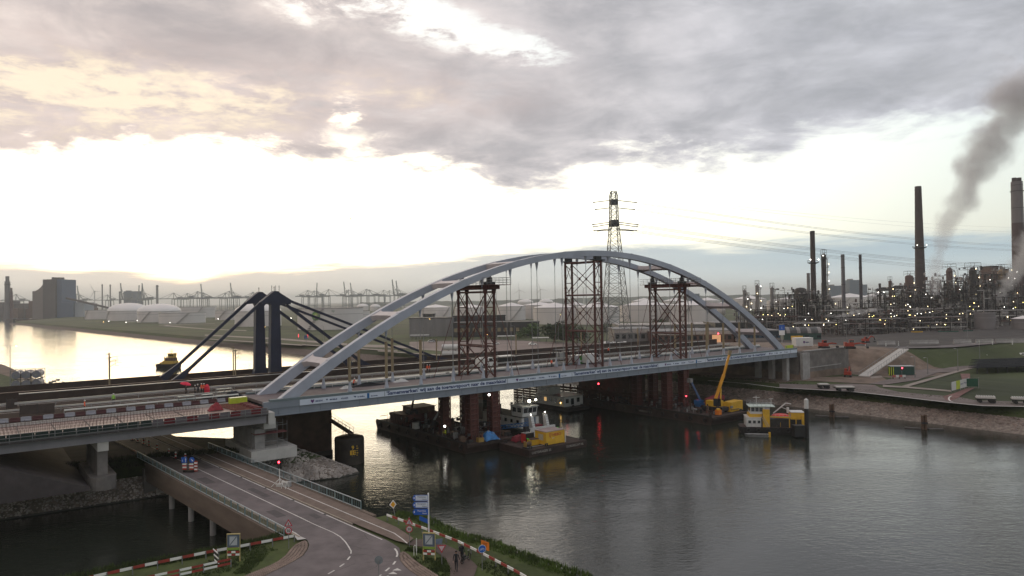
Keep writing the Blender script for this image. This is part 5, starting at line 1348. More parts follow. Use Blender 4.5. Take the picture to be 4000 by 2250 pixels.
# white accommodation boat
r = BR('work_boat', 'white two storey accommodation boat moored in the shade of the old bridge', 'boat', 87.6, 29.0, 0)
mb = MB(); hull_box(mb, -3.6, 3.6, -7.2, 8.0, -1, 1.0, 1.6); mb.build('hull', M_HULL, r)
h = MB().bx(-3.3, 3.3, -4.8, 6.6, 1.002, 3.5).build('cabin', M_CABW, r)
for k in range(5): MB().bx(-3.34, -3.301, -3.9+2*k, -2.9+2*k, 1.9, 2.9).build('window', M_GLASS if k != 3 else glowmat('warm_window', (1, .62, .25), .5), h)
for x in (-2.2, -.4, 1.6): MB().bx(x-.5, x+.5, -4.84, -4.801, 1.4 if x == -.4 else 1.9, 3.0).build('window', M_GLASS, h)
MB().bx(-3.5, 3.5, -5.0, 6.8, 3.502, 3.62).build('roof', M_GALVD, r)
u = MB().bx(-3.1, .5, 1.0, 6.0, 3.622, 5.6).build('upper_cabin', M_CABW, r); MB().bx(-3.14, -3.101, 2.0, 5.0, 4.4, 5.2).build('window', M_GLASS, u); MB().bx(-3.3, .7, .8, 6.2, 5.602, 5.7).build('upper_roof', M_DARK, r)
mb = MB()
for x in (-3.2, -1.6, 0, 1.6, 3.2): mb.tube((x, -4.9, 3.62), (x, -4.9, 4.6), .03, n=4)
for z in (4.1, 4.6): mb.tube((-3.2, -4.9, z), (3.2, -4.9, z), .03, n=4)
mb.build('railing', M_GALV, r)
MB().tube((2.8, -2, 3.62), (2.8, -2, 7.0), .05).build('mast', M_GALV, r); MB().sphere((-3.45, -3.6, 2.0), .13).build('lamp', M_LAMPY, r)
for x in (-1.5, 1.5): bollard(r, x, -6.2, 1.0)
# yellow and white push boat at the right barge
r = thing('push_boat', 'yellow and white push boat with a red covered dinghy on its stern', 'boat', (54.4, 150.2, 0), R(-10)); r.scale = (.86, .9, .84)
mb = MB(); n = 13
prof = [(-7.6, 2.2), (-6.9, 2.65), (6.2, 2.7), (7.6, 1.9), (8.0, 0.9)]
outl = [(-7.8, 1.8), (-7.2, 2.7), (5.8, 2.75), (7.8, 2.0), (8.3, .8), (8.3, -.8), (7.8, -2.0), (5.8, -2.75), (-7.2, -2.7), (-7.8, -1.8)]
mb.prism([(x*.97, y*.92) for x, y in outl], -1.0, .6); mb.prism(outl, .602, 1.7); mb.build('hull', M_HULL, r)
mb = MB(); mb.prism([(x*.985, y*.96) for x, y in outl], 1.702, 1.74); mb.build('deck', M_DECKB, r)
for k in range(6):
 mb = MB()
 for i in range(10):
  a0, a1 = 2*math.pi*i/10, 2*math.pi*(i+1)/10; mb.tube((-6+2.3*k+.45*math.cos(a0), -2.9, 1.0+.45*math.sin(a0)), (-6+2.3*k+.45*math.cos(a1), -2.9, 1.0+.45*math.sin(a1)), .15, n=6)
 mb.build('tyre_fender', M_BLACK, r)
h = MB().bx(-6.3, -2.9, -2.1, 2.1, 1.75, 4.0).build('cabin', M_CABW, r)
for k in range(3):
 f = MB().bx(-5.95+1.08*k, -5.15+1.08*k, -2.13, -2.101, 2.5, 3.4).build('window', M_CABW, h); f.name = 'window'; MB().bx(-5.87+1.08*k, -5.23+1.08*k, -2.16, -2.131, 2.58, 3.32).build('pane', M_GLASS, f)
MB().bx(-6.4, -2.8, -2.2, 2.2, 4.002, 4.1).build('cabin_roof', M_CABW, r)
MB().bx(-5.6, -2.6, -1.7, 1.7, 4.102, 4.9).build('yellow_band', M_YEL, r)
wv = MB().bx(-5.3, -.8, -1.7, 1.7, 4.902, 6.7).build('wheelhouse', M_CABW, r)
for k in range(3): MB().bx(-5.1+.95*k, -4.3+.95*k, -1.74, -1.701, 5.5, 6.5).build('window', M_GLASS, wv)
for y in (-1.1, 0, 1.1): MB().bx(-5.34, -5.301, y-.45, y+.45, 5.5, 6.5).build('window', M_GLASS, wv)
MB().bx(-1.9, -.78, -1.76, -1.702, 4.95, 6.6).build('door', mat('lilac_grey', (.35, .34, .42), .5), r)
MB().bx(-5.7, .4, -2.1, 2.1, 6.702, 6.85).build('wheelhouse_roof', mat('pale_green_roof', (.50, .58, .52), .5, 0, .1, 1), r)
MB().slab([(-1.7, 1.75), (-1.0, 1.75), (-.9, 6.0), (-1.5, 6.0)], -2.4, -1.0).build('funnel', M_YEL, r) if 0 else MB().bx(-2.5, -.9, -2.3, -1.78, 1.75, 6.1).build('funnel', M_YEL, r)
MB().beam((-.8, -2.35, 4.4), (5.2, -2.45, 4.15), .25, .35).build('gantry_beam', M_YEL, r)
for x in (3.6, 5.1): MB().bx(x-.1, x+.1, -2.5, -2.3, 1.75, 4.1).build('gantry_post', M_YEL, r)
MB().bx(-.7, 6.4, -1.8, 1.8, 1.745, 3.6).build('engine_casing', M_DARK, r)
b = MB().bx(4.2, 7.2, -1.5, 1.6, 3.602, 5.3).build('aft_house', M_YEL, r); MB().bx(4.1, 7.3, -1.6, 1.7, 5.302, 5.42).build('aft_roof', M_CABW, b)
MB().bx(6.5, 7.3, -2.0, -1.55, 1.75, 4.6).build('aft_column', M_YEL, r)
mb = MB(); mb.lathe([(.05, -2.0), (.65, -1.5), (.85, 0), (.7, 1.6), (.5, 2.0)], (0, 0, 0), 10); mb.v = [(1.6+v[2], v[0]-.9, 4.35+v[1]*.75) for v in mb.v]; mb.build('covered_dinghy', mat('red_cover', (.72, .06, .05), .5, 0, .12, 1.5), r)
m = MB().tube((-3.6, 0, 6.85), (-3.6, 0, 9.2), .07).build('mast', M_CABW, r); MB().bx(-4.4, -2.8, -.06, .06, 8.7, 8.85).build('radar', M_CABW, m)
m = MB().tube((.0, .6, 6.85), (.0, .6, 8.3), .05).build('mast', M_CABW, r); MB().bx(-.5, .5, .5, .7, 8.3, 8.4).build('radar', M_CABW, m)
mb = MB(); mb.beam((.6, 1.4, 4.6), (3.6, 1.4, 7.2), .2, .25); mb.beam((3.6, 1.4, 7.2), (4.8, 1.2, 7.0), .14, .18); mb.beam((2.4, 1.4, 6.2), (3.9, 1.2, 5.6), .12, .12); mb.build('knuckle_crane', M_CABW, r)
MB().bx(3.5, 4.0, -.3, .3, 5.0, 6.3).build('vent', M_CABW, r)
mb = MB()
for x in (-6.2, -5.2, -4.2, -3.2): mb.tube((x, -2.6, 1.75), (x, -2.6, 2.7), .03, n=4)
mb.tube((-6.2, -2.6, 2.7), (-3.2, -2.6, 2.7), .03, n=4); mb.build('railing', M_GALV, r)
MB().bx(6.8, 8.2, -.9, .9, 1.75, 3.0).build('towing_bitt', M_BLACK, r)
mb = MB()
for y in (-2.0, 2.0):
 for z in (7.3, 7.8): mb.tube((-5.6, y, z), (.3, y, z), .03, n=4)
 for k in range(7): mb.tube((-5.6+.98*k, y, 6.85), (-5.6+.98*k, y, 7.8), .03, n=4)
for z in (4.5, 5.0):
 mb.tube((-.4, -2.5, z), (4.0, -2.5, z), .035, n=4)
for k in range(6): mb.tube((-.4+.85*k, -2.5, 4.3), (-.4+.85*k, -2.5, 5.0), .03, n=4)
mb.beam((-2.6, -2.6, 4.6), (-1.0, -2.7, 1.8), .1, .1); mb.beam((-3.1, -2.6, 4.6), (-1.5, -2.7, 1.8), .1, .1)
mb.build('roof_railing', M_GALV, r)
clutter(r, -1.5, 6.5, -2.2, 2.0, 1.2, 70, random.Random(66), [M_DARK, M_BLACK, M_YEL, M_GALVD, M_CABW], 1.75, .45)
r = thing('dinghy', 'small open dinghy with an outboard alongside the yellow push boat', 'dinghy', (49.9, 146.0, 0), R(-14))
mb = MB(); o1 = [(-2.6, 0), (-1.9, .75), (2.1, .85), (2.1, -.85), (-1.9, -.75)]
nn = len(o1); vs = [(x*.9, y*.75, -.2) for x, y in o1]+[(x, y, .55) for x, y in o1]+[(x*.9, y*.85, .5) for x, y in o1]+[(x*.85, y*.7, .05) for x, y in o1]
fs = []
for k in range(3): fs += [(k*nn+i, k*nn+(i+1) % nn, (k+1)*nn+(i+1) % nn, (k+1)*nn+i) for i in range(nn)]
mb.add(vs, fs+[tuple(range(3*nn, 4*nn)), tuple(reversed(range(nn)))]); mb.build('hull', M_GALVD, r)
MB().bx(2.12, 2.5, -.25, .25, .0, .95).build('outboard', M_YEL, r)
for x in (-.8, .7): MB().bx(x-.15, x+.15, -.62, .62, .3, .36).build('thwart', M_BROWNG, r)
# gear on the right barge
r = BR('mobile_crane', 'telescopic crane with a long yellow boom raised on the right barge', 'crane', 102.0, -9.0, 1.84)
MB().bx(-1.3, 1.3, -3.0, 2.6, .5, 1.3).build('chassis', M_DARK, r)
for x in (-1.2, 1.2):
 for y in (-2.2, -1.0, .6, 1.8): MB().tube((x-.2, y, .55), (x+.2, y, .55), .54, n=10).build('wheel', M_BLACK, r)
MB().bx(-1.2, 1.2, -1.6, 1.6, 1.302, 2.6).build('upper_carriage', M_YEL, r); MB().bx(-1.25, -.3, -2.0, -.6, 1.5, 3.2).build('driver_cab', M_GLASS, r)
M_BOOM = mat('boom_yellow', (.66, .30, .02), .45, 0, .1, .8)
b = MB().beam((0, 0, 2.3), (2.1, -1.2, 8.6), .54, .6).build('boom', M_BOOM, r); MB().beam((2.1, -1.2, 8.6), (3.4, -1.95, 13.4), .4, .46).build('boom_section', M_BOOM, b); MB().beam((3.35, -1.9, 13.2), (3.6, -2.05, 14.2), .62, .7).build('boom_head', M_SLEEVE, b)
MB().tube((.5, -1.3, 1.9), (1.2, -1.0, 5.4), .16).build('ram', M_YEL, r); MB().tube((3.6, -2.05, 14.0), (3.6, -2.05, 12.6), .025, n=4).build('hoist_rope', M_BLACK, r)
r = BR('boom_lift', 'blue boom lift on the right barge with its arm raised beside the yellow crane', 'boom lift', 103.2, -4.0, 1.84)
MB().bx(-1.1, 1.1, -.9, .9, .5, 1.2).build('chassis', M_BLUEM, r); MB().bx(-1.4, .2, -.8, .8, 1.202, 2.1).build('counterweight', M_BLUEM, r)
for x in (-.8, .8):
 for y in (-.95, .95): MB().tube((x, y-.16, .42), (x, y+.16, .42), .42, n=10).build('wheel', M_BLACK, r)
MB().beam((0, 0, 1.9), (-2.0, 1.0, 6.4), .4, .45).build('boom', mat('dull_blue', (.06, .10, .20), .5), r); MB().bx(-2.6, -1.6, .8, 1.8, 6.3, 7.3).build('basket', M_GALVD, r)
r = BR('container', 'small yellow container at the right end of the right barge', 'container', 106.0, -11.2, 1.84, R(6))
MB().bx(-2.6, 2.6, -1.1, 1.1, .1, 2.3).build('body', M_YEL, r)
for x in (-2.3, -1.5, -.7, .1, .9, 1.7): MB().bx(x, x+.12, -1.13, -1.101, .2, 2.2).build('rib', M_YEL, r)
for x in (-1.8, 1.8): MB().bx(x-.2, x+.2, -1.0, 1.0, 0.002, .098).build('skid', M_DARK, r)
r = BR('container', 'long dark red container behind the yellow one on the right barge', 'container', 106.2, -6.0, 1.84, R(20))
MB().bx(-4.0, 4.0, -1.2, 1.2, .1, 2.6).build('body', mat('crimson_container', (.20, .02, .03), .55, 0, .12, 1), r); MB().bx(-4.05, 4.05, -1.25, 1.25, 2.602, 2.68).build('roof', mat('crimson_container', (.2, .02, .03)), r)
for x in range(10): MB().bx(-3.8+.8*x, -3.65+.8*x, -1.23, -1.201, .2, 2.5).build('rib', mat('crimson_container', (.2, .02, .03)), r)
r = BR('tractor', 'dark tractor with bright green wheels on the right barge', 'tractor', 104.4, -9.6, 1.84, R(30))
for x, rad in ((-.9, .8), (1.1, .55)):
 for y in (-.8, .8): wl_ = MB().tube((x, y-.2, rad), (x, y+.2, rad), rad, n=12).build('wheel', M_BLACK, r); MB().tube((x, y-.22, rad), (x, y+.22, rad), rad*.55, n=10).build('rim', M_HOSE, wl_)
MB().bx(.1, 1.8, -.4, .4, .8, 1.6).build('bonnet', M_GREEN, r); MB().bx(-1.2, .2, -.6, .6, 1.0, 2.6).build('cab', M_GLASS, r)
r = BR('liquid_tank', 'orange caged liquid tank at the stern of the right barge', 'tank', 98.2, -12.8, 1.84)
MB().bx(-.55, .55, -.5, .5, .15, 1.2).build('tank', M_ORANGE, r); MB().bx(-.6, .6, -.55, .55, .002, .148).build('pallet', M_BROWNG, r); MB().lathe([(.5, 1.2), (.45, 1.5), (.2, 1.55)], n=10).build('cap', M_YEL, r)
rg = random.Random(9)
for i in range(34):
 s, t = rg.uniform(95.5, 106.5), rg.uniform(-12.5, 33)
 if any(abs(s-c[0]) < 1.5 and abs(t-c[1]) < 1.6 for c in Rc) or (s > 100 and t < -2) or abs(t+12.8) < 1.4 and abs(s-98.2) < 1.5: continue
 gear(('lifting_stand', 'equipment_crate', 'cable_drum', 'bottle_rack')[i % 4], s, t, 'right', rg.uniform(-.4, .4), (94.5, 107.5, -14, 34))
for lb, s, t, z in (('small red lamp left of the blue boom lift on the right barge', 101.6, -1.0, 4.6), ('small red lamp right of the blue boom lift on the right barge', 104.6, -2.0, 4.7)):
 r = BR('signal_lamp', lb, 'lamp', s, t, 1.84, 0, 'red signal lamps'); MB().tube((0, 0, 0), (0, 0, z-1.84), .04).build('stand', M_DARK, r); MB().sphere((0, -.05, z-1.75), .14).build('lamp', M_LAMPR, r)
# round dolphin with the height gauge, gangway, mooring piles
dp = Vector((-29.8, 128.6, 0))
r = thing('mooring_dolphin', 'large round dark mooring dolphin with a yellow height gauge', 'dolphin', dp)
MB().lathe([(2.62, -4), (2.62, 4.3), (2.5, 4.6), (1.6, 4.85), (.3, 4.95)], n=32).build('body', mat('tarred_steel', (.028, .022, .018), .55, 0, .3, .8, dirt=.5, dirtcol=(.05, .035, .025)), r)
gz = BDIR
M_GY = mat('gauge_yellow', (.72, .42, .02), .5, 0, .08, 2)
def gauge(par, ang, rad, z0, s=1.0):
 c, sn = math.cos(ang), math.sin(ang); nrm = Vector((sn, -c, 0)); rt = Vector((c, sn, 0))
 def P(x, z, d): return nrm*(rad+d)+rt*x+Vector((0, 0, z0+z))
 def brd(x0, x1, za, zb, d, m, nm):
  mb = MB(); a, b_, c_, d_ = P(x0, za, d), P(x1, za, d), P(x1, zb, d), P(x0, zb, d); q = [v-nrm*.05 for v in (a, b_, c_, d_)]
  mb.add([a, b_, c_, d_]+q, [(0, 1, 2, 3), (7, 6, 5, 4), (0, 4, 5, 1), (1, 5, 6, 2), (2, 6, 7, 3), (3, 7, 4, 0)]); return mb.build(nm, m, par)
 bk = brd(-.75*s, .8*s, 0, 2.1*s, .12, M_BLACK, 'gauge_board')
 lettering('9', .95*s, M_GY, bk, face_matrix(P(-.45*s, 1.3*s, .135), rt, (0, 0, 1)), bold=.02*s)
 y = brd(-.72*s, .30*s, .35*s, 1.12*s, .14, M_GY, 'gauge_panel'); lettering('10', .85*s, M_BLACK, y, face_matrix(P(-.62*s, .44*s, .152), rt, (0, 0, 1)), width=.85*s, bold=.02*s)
 lettering('1 1', .4*s, mat('gauge_dull', (.4, .3, .12), .6), bk, face_matrix(P(-.45*s, .03*s, .135), rt, (0, 0, 1)), width=.4*s)
 for k in range(5): brd(.45*s, (.75 if k % 2 else .62)*s, .15*s+.4*s*k, .28*s+.4*s*k, .135, M_GY, 'gauge_tick')
gauge(r, R(30), 2.62, 1.5)
mb = MB(); mb.path([(-1.2, .3, 4.8), (-1.2, .3, 5.5), (-.7, .3, 5.6), (-.7, .3, 4.9)], .04); mb.build('ladder_hoop', M_DARK, r)
p0, p1 = W(17.5, 19.5, 7.0), dp+Vector((.3, .5, 5.05))
r = thing('gangway', 'narrow railed gangway from the masonry pier to the round dolphin', 'gangway', p0)
d = p1-p0; hz = Vector((d.x, d.y, 0)).normalized(); sdv = Vector((-hz.y, hz.x, 0))
MB().beam((0, 0, 0), tuple(d), .9, .25).build('walkway', M_BROWNG, r)
mb = MB()
for sg in (-.42, .42):
 o_ = sdv*sg
 for z in (.6, 1.15): mb.tube(o_+Vector((0, 0, z)), d+o_+Vector((0, 0, z)), .03, n=4)
 for k in range(9): q = d*(k/8)+o_; mb.tube(q+Vector((0, 0, .127)), q+Vector((0, 0, 1.15)), .03, n=4)
mb.build('railing', M_GALVD, r)
pp = gd(2030, 1102)
r = thing('mooring_pile', 'black steel mooring pile with a white top beside the yellow push boat', 'mooring pile', pp)
MB().lathe([(.42, -4), (.42, 5.9), (.40, 5.95)], n=14).build('shaft', M_HULL, r); MB().lathe([(.43, 5.952), (.43, 7.7), (.30, 7.85), (.05, 8.0)], n=14).build('top', M_CABW, r)
MB().bx(-2.6, -.5, -.6, 1.2, .3, 2.6).build('fender_block', M_BLACK, r)
for (x, y, lb) in ((2093, 1049, 'dark timber mooring dolphin off the right bank, the one nearer the bridge'), (2325, 1080, 'dark timber mooring dolphin off the right bank, the one nearer the right border')):
 p = gd(x, y)
 r = thing('timber_dolphin', lb, 'dolphin', p, R(-20), 'timber mooring dolphins along the right bank')
 for k in range(4): MB().lathe([(.26, -4), (.26, 3.0+.15*(k % 2))], ((k % 2)*.56-.28, (k//2)*.56-.28, 0), 8).build('pile', M_BROWNG, r)
 MB().bx(-.62, .62, -.62, -.56, 1.2, 1.6).build('tie', M_DARK, r)
 for sg in (-1, 1):
  MB().beam((sg*.7, -.1, .12), (sg*3.6, .5, .12), .9, .24).build('floating_fender', mat('wet_timber', (.07, .06, .055), .7, 0, .2, 1), r)
# guide wall and pier bases under the old bridge
A_, B_ = W(92.6, 56), W(98.4, 12.6); d = (B_-A_); L_ = d.length
r = thing('guide_wall', 'dark timber guide wall under the old bridge ending at a lit yellow gauge', 'guide wall', A_, math.atan2(d.y, d.x))
for z in (.35, 1.1, 1.85, 2.6, 3.35, 4.1): MB().bx(0, L_, -.16, .16, z-.3, z+.3).build('plank', M_BRICK, r)
k = 1.0
while k < L_:
 MB().lathe([(.24, -4), (.24, 5.0)], (k, .42, 0), 8).build('pile', M_BROWNG, r); k += 2.6
gp = MB().bx(L_-.1, L_+.25, -.6, .6, .2, 4.9).build('end_post', mat('ochre_paint', (.30, .19, .05)), r)
r2 = thing('gauge_post', 'narrow yellow height gauge lit at the end of the dark guide wall', 'gauge', B_+(B_-A_).normalized()*.8+Vector((0, -.1, 0)), 0)
MB().bx(-.5, .5, -.1, .1, -2, 4.6).build('post', M_BLACK, r2); gauge(r2, R(6), .1, 1.6, .75); MB().sphere((0, -.3, 4.9), .14).build('lamp', M_LAMPY, r2); MB().tube((0, -.3, 4.6), (0, -.3, 4.9), .03).build('stalk', M_DARK, r2)
for lb, s, t, z in (('small red lamp hanging low under the old bridge left of the guide wall end', 90.5, 30, 8.0), ('small red lamp on top of the guide wall', 96.5, 24, 6.0)):
 r = BR('signal_lamp', lb, 'lamp', s, t, z, 0, 'red signal lamps'); MB().sphere((0, 0, 0), .2).build('lamp', M_LAMPR, r); MB().tube((0, .05, -1.5 if z < 7 else 0), (0, .05, 3.0 if z > 7 else 0), .04).build('stand', M_DARK, r)
# yellow tug in the canal
tp = gd(426, 926)
r = thing('tug_boat', 'small yellow and black tug sailing in the bright canal on the left', 'tug', tp, R(-8)); r.scale = (.66, .7, .8)
L_, B2 = 8.6, 3.4
outl = [(-L_, 2.4), (-L_+.8, 3.2), (3.5, 3.4), (6.5, 2.6), (8.4, 1.0), (8.9, 0), (8.4, -1.0), (6.5, -2.6), (3.5, -3.4), (-L_+.8, -3.2), (-L_, -2.4)]
nn = len(outl); mb = MB()
def lev(z, k): return [(x*k, y*k, z+max(0, x-2)**2*.022*(z > .5)) for x, y in outl]
vs = lev(-.8, .86)+lev(.4, .97)+lev(2.0, 1.0)+lev(2.45, 1.0); fs = []
for k in range(3): fs += [(k*nn+i, k*nn+(i+1) % nn, (k+1)*nn+(i+1) % nn, (k+1)*nn+i)[::-1] for i in range(nn)]
mb.add(vs, fs+[tuple(range(nn))]); mb.build('hull', M_HULL, r)
mb = MB(); mb.prism([(x*.98, y*.98) for x, y in outl], 1.5, 1.9); mb.build('deck', M_DECKB, r)
M_TY = mat('tug_yellow', (.50, .33, .06), .5, 0, .12, 1, dirt=.3, dirtcol=(.25, .15, .05))
MB().bx(-3.6, 5.2, -2.3, 2.3, 1.902, 4.2).build('deckhouse', M_TY, r); MB().bx(-1.5, 4.6, -2.0, 2.0, 4.202, 5.9).build('upper_house', M_BROWNG, r)
wv = MB().slab([(-1.6, 5.902), (-1.9, 8.2), (1.9, 8.2), (1.6, 5.902)], .2, 4.2).build('wheelhouse', M_TY, r)
for x in (.9, 2.2, 3.5): MB().bx(x-.5, x+.5, -1.86, -1.80, 6.9, 7.8).build('window', M_GLASS, wv)
MB().bx(-.2, 4.6, -2.1, 2.1, 8.202, 8.4).build('roof', M_TY, r); MB().tube((1.8, 0, 8.4), (1.8, 0, 11.0), .1).build('mast', M_TY, r)
for z, wd in ((9.2, 1.5), (10.2, 1.0)): MB().bx(1.8-wd, 1.8+wd, -.1, .1, z, z+.18).build('yard', M_TY, r)
for y in (-1.2, 1.2): MB().tube((-2.4, y, 4.2), (-2.6, y, 6.6), .42, n=8).build('funnel', M_TY, r)
MB().bx(-6.0, -4.6, -1.6, 1.6, 1.902, 3.4).build('winch', M_TY, r)
for k in range(7):
 mb = MB()
 for i in range(8):
  a0, a1 = 2*math.pi*i/8, 2*math.pi*(i+1)/8; mb.tube((-7+2*k+.5*math.cos(a0), -3.45, 1.3+.5*math.sin(a0)), (-7+2*k+.5*math.cos(a1), -3.45, 1.3+.5*math.sin(a1)), .18, n=5)
 mb.build('tyre_fender', M_BLACK, r)
# people
M_FACE = M_SKIN
M_HELM = mat('white_helmet', (.72, .72, .70), .4, 0, .04, 2)
M_HAIR = mat('dark_hair', (.03, .022, .018), .8, 0, .2, 8)
BODY = {}
def body_mesh(pose):
 if pose in BODY: return BODY[pose]
 V, E, Rr = [], [], []
 def vt(p, r, par=None, r2=None):
  V.append(p); Rr.append((r, r2 or r))
  if par is not None: E.append((par, len(V)-1))
  return len(V)-1
 lean = {'stand': 0.0, 'walk': -.05, 'bend': -.35, 'point': 0.0}[pose]
 def L(z): return lean*max(0, z-.92)
 pel = vt((0, 0, .95), .135, None, .115)
 wst = vt((0, L(1.08), 1.10), .125, pel, .10); ch = vt((0, L(1.3)+.01, 1.30), .155, wst, .115); nk0 = vt((0, L(1.46)+.01, 1.45), .10, ch, .085)
 nk = vt((0, L(1.53), 1.53), .055, nk0); hd0 = vt((0, L(1.6)-.015, 1.60), .075, nk, .085); hd = vt((0, L(1.68)-.02, 1.68), .082, hd0, .098); tp = vt((0, L(1.75)-.01, 1.745), .055, hd, .065)
 nose = vt((0, L(1.63)-.118, 1.635), .014, hd0)
 for sx in (-1, 1): vt((sx*.088, L(1.64), 1.645), .018, hd0)
 for sx in (-1, 1):
  k = {'stand': .02*sx, 'walk': .22*sx, 'bend': .05*sx, 'point': .03*sx}[pose]
  hip = vt((sx*.095, .0, .88), .098, pel); kn = vt((sx*.10, -k*.6-.015, .49), .062, hip); an = vt((sx*.10, -k+.02 if k > 0 else -k+.06, .095), .043, kn)
  he = vt((sx*.10, -k+.03 if k > 0 else -k+.07, .045), .042, an); vt((sx*.115, -k-.13, .035), .032, he)
  sh = vt((sx*.185, L(1.42)+.01, 1.42), .062, nk0)
  if pose == 'point' and sx > 0: el = vt((sx*.27, -.22, 1.36), .042, sh); wr = vt((sx*.28, -.46, 1.42), .030, el); hand = vt((sx*.28, -.52, 1.43), .034, wr, .018); fd = Vector((0, -1, .05))
  elif pose == 'bend': el = vt((sx*.25, L(1.42)-.12, 1.18), .042, sh); wr = vt((sx*.2, L(1.42)-.32, 1.02), .030, el); hand = vt((sx*.19, L(1.42)-.37, .99), .034, wr, .018); fd = Vector((0, -.8, -.5))
  else:
   sw = -k*.8; el = vt((sx*.245, L(1.42)+.02-sw*.4, 1.14), .043, sh); wr = vt((sx*.255, -.05-sw, .90), .030, el); hand = vt((sx*.253, -.07-sw, .83), .034, wr, .018); fd = Vector((0, -.15, -1))
  hp = Vector(V[hand]); fd.normalize(); side = Vector((0, 1, 0)) if abs(fd.y) < .7 else Vector((1, 0, 0)); bk = fd.cross(side)
  for q, (o, ln) in enumerate(((-.027, .062), (-.009, .073), (.009, .07), (.026, .055))):
   a = vt(tuple(hp+side*o+fd*.03), .0095, hand); b = vt(tuple(hp+side*o+fd*(.03+ln*.5)), .0085, a); vt(tuple(hp+side*o*.9+fd*(.03+ln)+bk*(-sx*.012)), .0075, b)
  a = vt(tuple(hp+side*(-.032)-fd*.01), .011, hand); vt(tuple(hp+side*(-.05)+fd*.035), .009, a)
 me = bpy.data.meshes.new('figure'); me.from_pydata(V, E, []); o = bpy.data.objects.new('figure', me); COL.objects.link(o)
 m = o.modifiers.new('skin', 'SKIN'); m.use_smooth_shade = True
 for i, sv in enumerate(me.skin_vertices[0].data): sv.radius = Rr[i]; sv.use_root = (i == 0)
 sbd = o.modifiers.new('sub', 'SUBSURF'); sbd.levels = 1; sbd.render_levels = 1
 dg = bpy.context.evaluated_depsgraph_get(); dg.update()
 res = bpy.data.meshes.new_from_object(o.evaluated_get(dg)); bpy.data.objects.remove(o)
 BODY[pose] = (res, lean); return BODY[pose]
def person(label, loc, rz, pose='stand', top=None, legs=None, helmet=True, hands='skin', group=None, bag=False):
 src, lean = body_mesh(pose)
 me = src.copy(); me.materials.clear()
 for m in (legs or M_CLOTHD, top or M_HIVIS, M_FACE, M_BLACK): me.materials.append(m)
 for p in me.polygons:
  c = p.center; x, z = abs(c.x), c.z; yy = c.y-lean*max(0, z-.92)
  arm = x > .2 and z > .6
  mi = 1 if z > .93 else 0
  if z > 1.54: mi = 2
  if z < .1: mi = 3
  if arm: mi = 1 if (z > .92 or pose == 'bend') else 2
  if pose == 'point' and c.x > .2 and c.y < -.46: mi = 2
  if pose == 'bend' and x > .12 and yy < -.2 and z < 1.06: mi = 2
  p.material_index = mi
 r = thing('person', label, 'person', loc, rz, group)
 b = bpy.data.objects.new('body', me); COL.objects.link(b); b.parent = r
 ly = lean*.76-.02
 if helmet:
  MB().lathe([(.128, 0), (.122, .05), (.09, .10), (.03, .125)], (0, ly, 1.685), 12).build('helmet', M_HELM, r, smooth=True)
 else:
  MB().lathe([(.085, -.04), (.102, .02), (.098, .06), (.06, .1), (.01, .112)], (0, ly+.025, 1.675), 10).build('hair', M_HAIR, r, smooth=True)
 for sx in (-1, 1): MB().sphere((sx*.032, ly-.095, 1.665), .011, 6, 4).build('eye', M_BLACK, r)
 if bag:
  MB().bx(-.16, .16, .13+lean*.4, .27+lean*.4, 1.08, 1.45).build('backpack', M_CLOTHD, r)
 return r
person('person in dark clothes with brown hair walking on the footpath nearest the bottom border', zp(Z4, 1232, 1385, RZ-.02), R(176), 'walk', M_CLOTHD, M_CLOTHD, False)
person('person in black with a white cap and backpack on the footpath by the guard rail', zp(Z4, 1305, 1275, RZ-.02), R(150), 'stand', M_CLOTHD, M_CLOTHD, True, bag=True)
r = thing('scooter', 'dark two wheeled scooter with a pale lamp beside the person in a white cap', 'scooter', zp(Z4, 1352, 1270, RZ-.02), R(60))
for x in (-.55, .55):
 mb = MB()
 for i in range(14):
  a0, a1 = 2*math.pi*i/14, 2*math.pi*(i+1)/14; mb.tube((x+.28*math.cos(a0), 0, .3+.28*math.sin(a0)), (x+.28*math.cos(a1), 0, .3+.28*math.sin(a1)), .035, n=5)
 mb.build('wheel', M_BLACK, r)
MB().beam((-.55, 0, .34), (.45, 0, .34), .18, .1).build('deck', M_DARK, r); MB().tube((.5, 0, .3), (.38, 0, 1.05), .03).build('stem', M_DARK, r); MB().tube((.38, -.3, 1.05), (.38, .3, 1.05), .02).build('handlebar', M_DARK, r); MB().sphere((.45, 0, .95), .09).build('lamp', M_CABW, r); MB().bx(-.6, -.1, -.12, .12, .5, .68).build('seat', M_BLACK, r)
# workers on the viaduct and bridge decks
g = 'workers in bright vests on the bridge'
VT, OT, AT = VZ+.0, OZ, DECK
def on(X, Y, z): return zp((0, 1400), X, Y, z)
person('worker in an orange vest standing alone on the left part of the viaduct', on(1066, 672, OZ), R(120), 'stand', group=g)
person('worker in a bright green vest standing behind the long white guard rail', on(1428, 580, OZ), R(200), 'stand', M_HIVISG, group=g)
def on2(X, Y, z): return gd((650+X*500/2576)*.644, (1500+Y*500/2576)*.644, z)
u = on2(395, 230, OZ)
person('person in dark clothes standing under the red umbrella', u, R(90), 'stand', M_CLOTHD, helmet=False, group=g)
r = thing('umbrella', 'open red umbrella held on the old bridge deck', 'umbrella', u+Vector((.1, -.25, 0)), 0)
mb = MB(); mb.lathe([(.95, 2.0), (.8, 2.16), (.45, 2.32), (.02, 2.4)], n=8, cap=False); mb.v = [(x*math.cos(.25)+(z-2.2)*math.sin(.25), y, 2.2+(z-2.2)*math.cos(.25)-x*math.sin(.25)) for x, y, z in mb.v]; mb.build('canopy', mat('umbrella_red', (.62, .02, .06), .7), r); MB().tube((0, 0, 1.1), (0, 0, 2.38), .015).build('shaft', M_DARK, r)
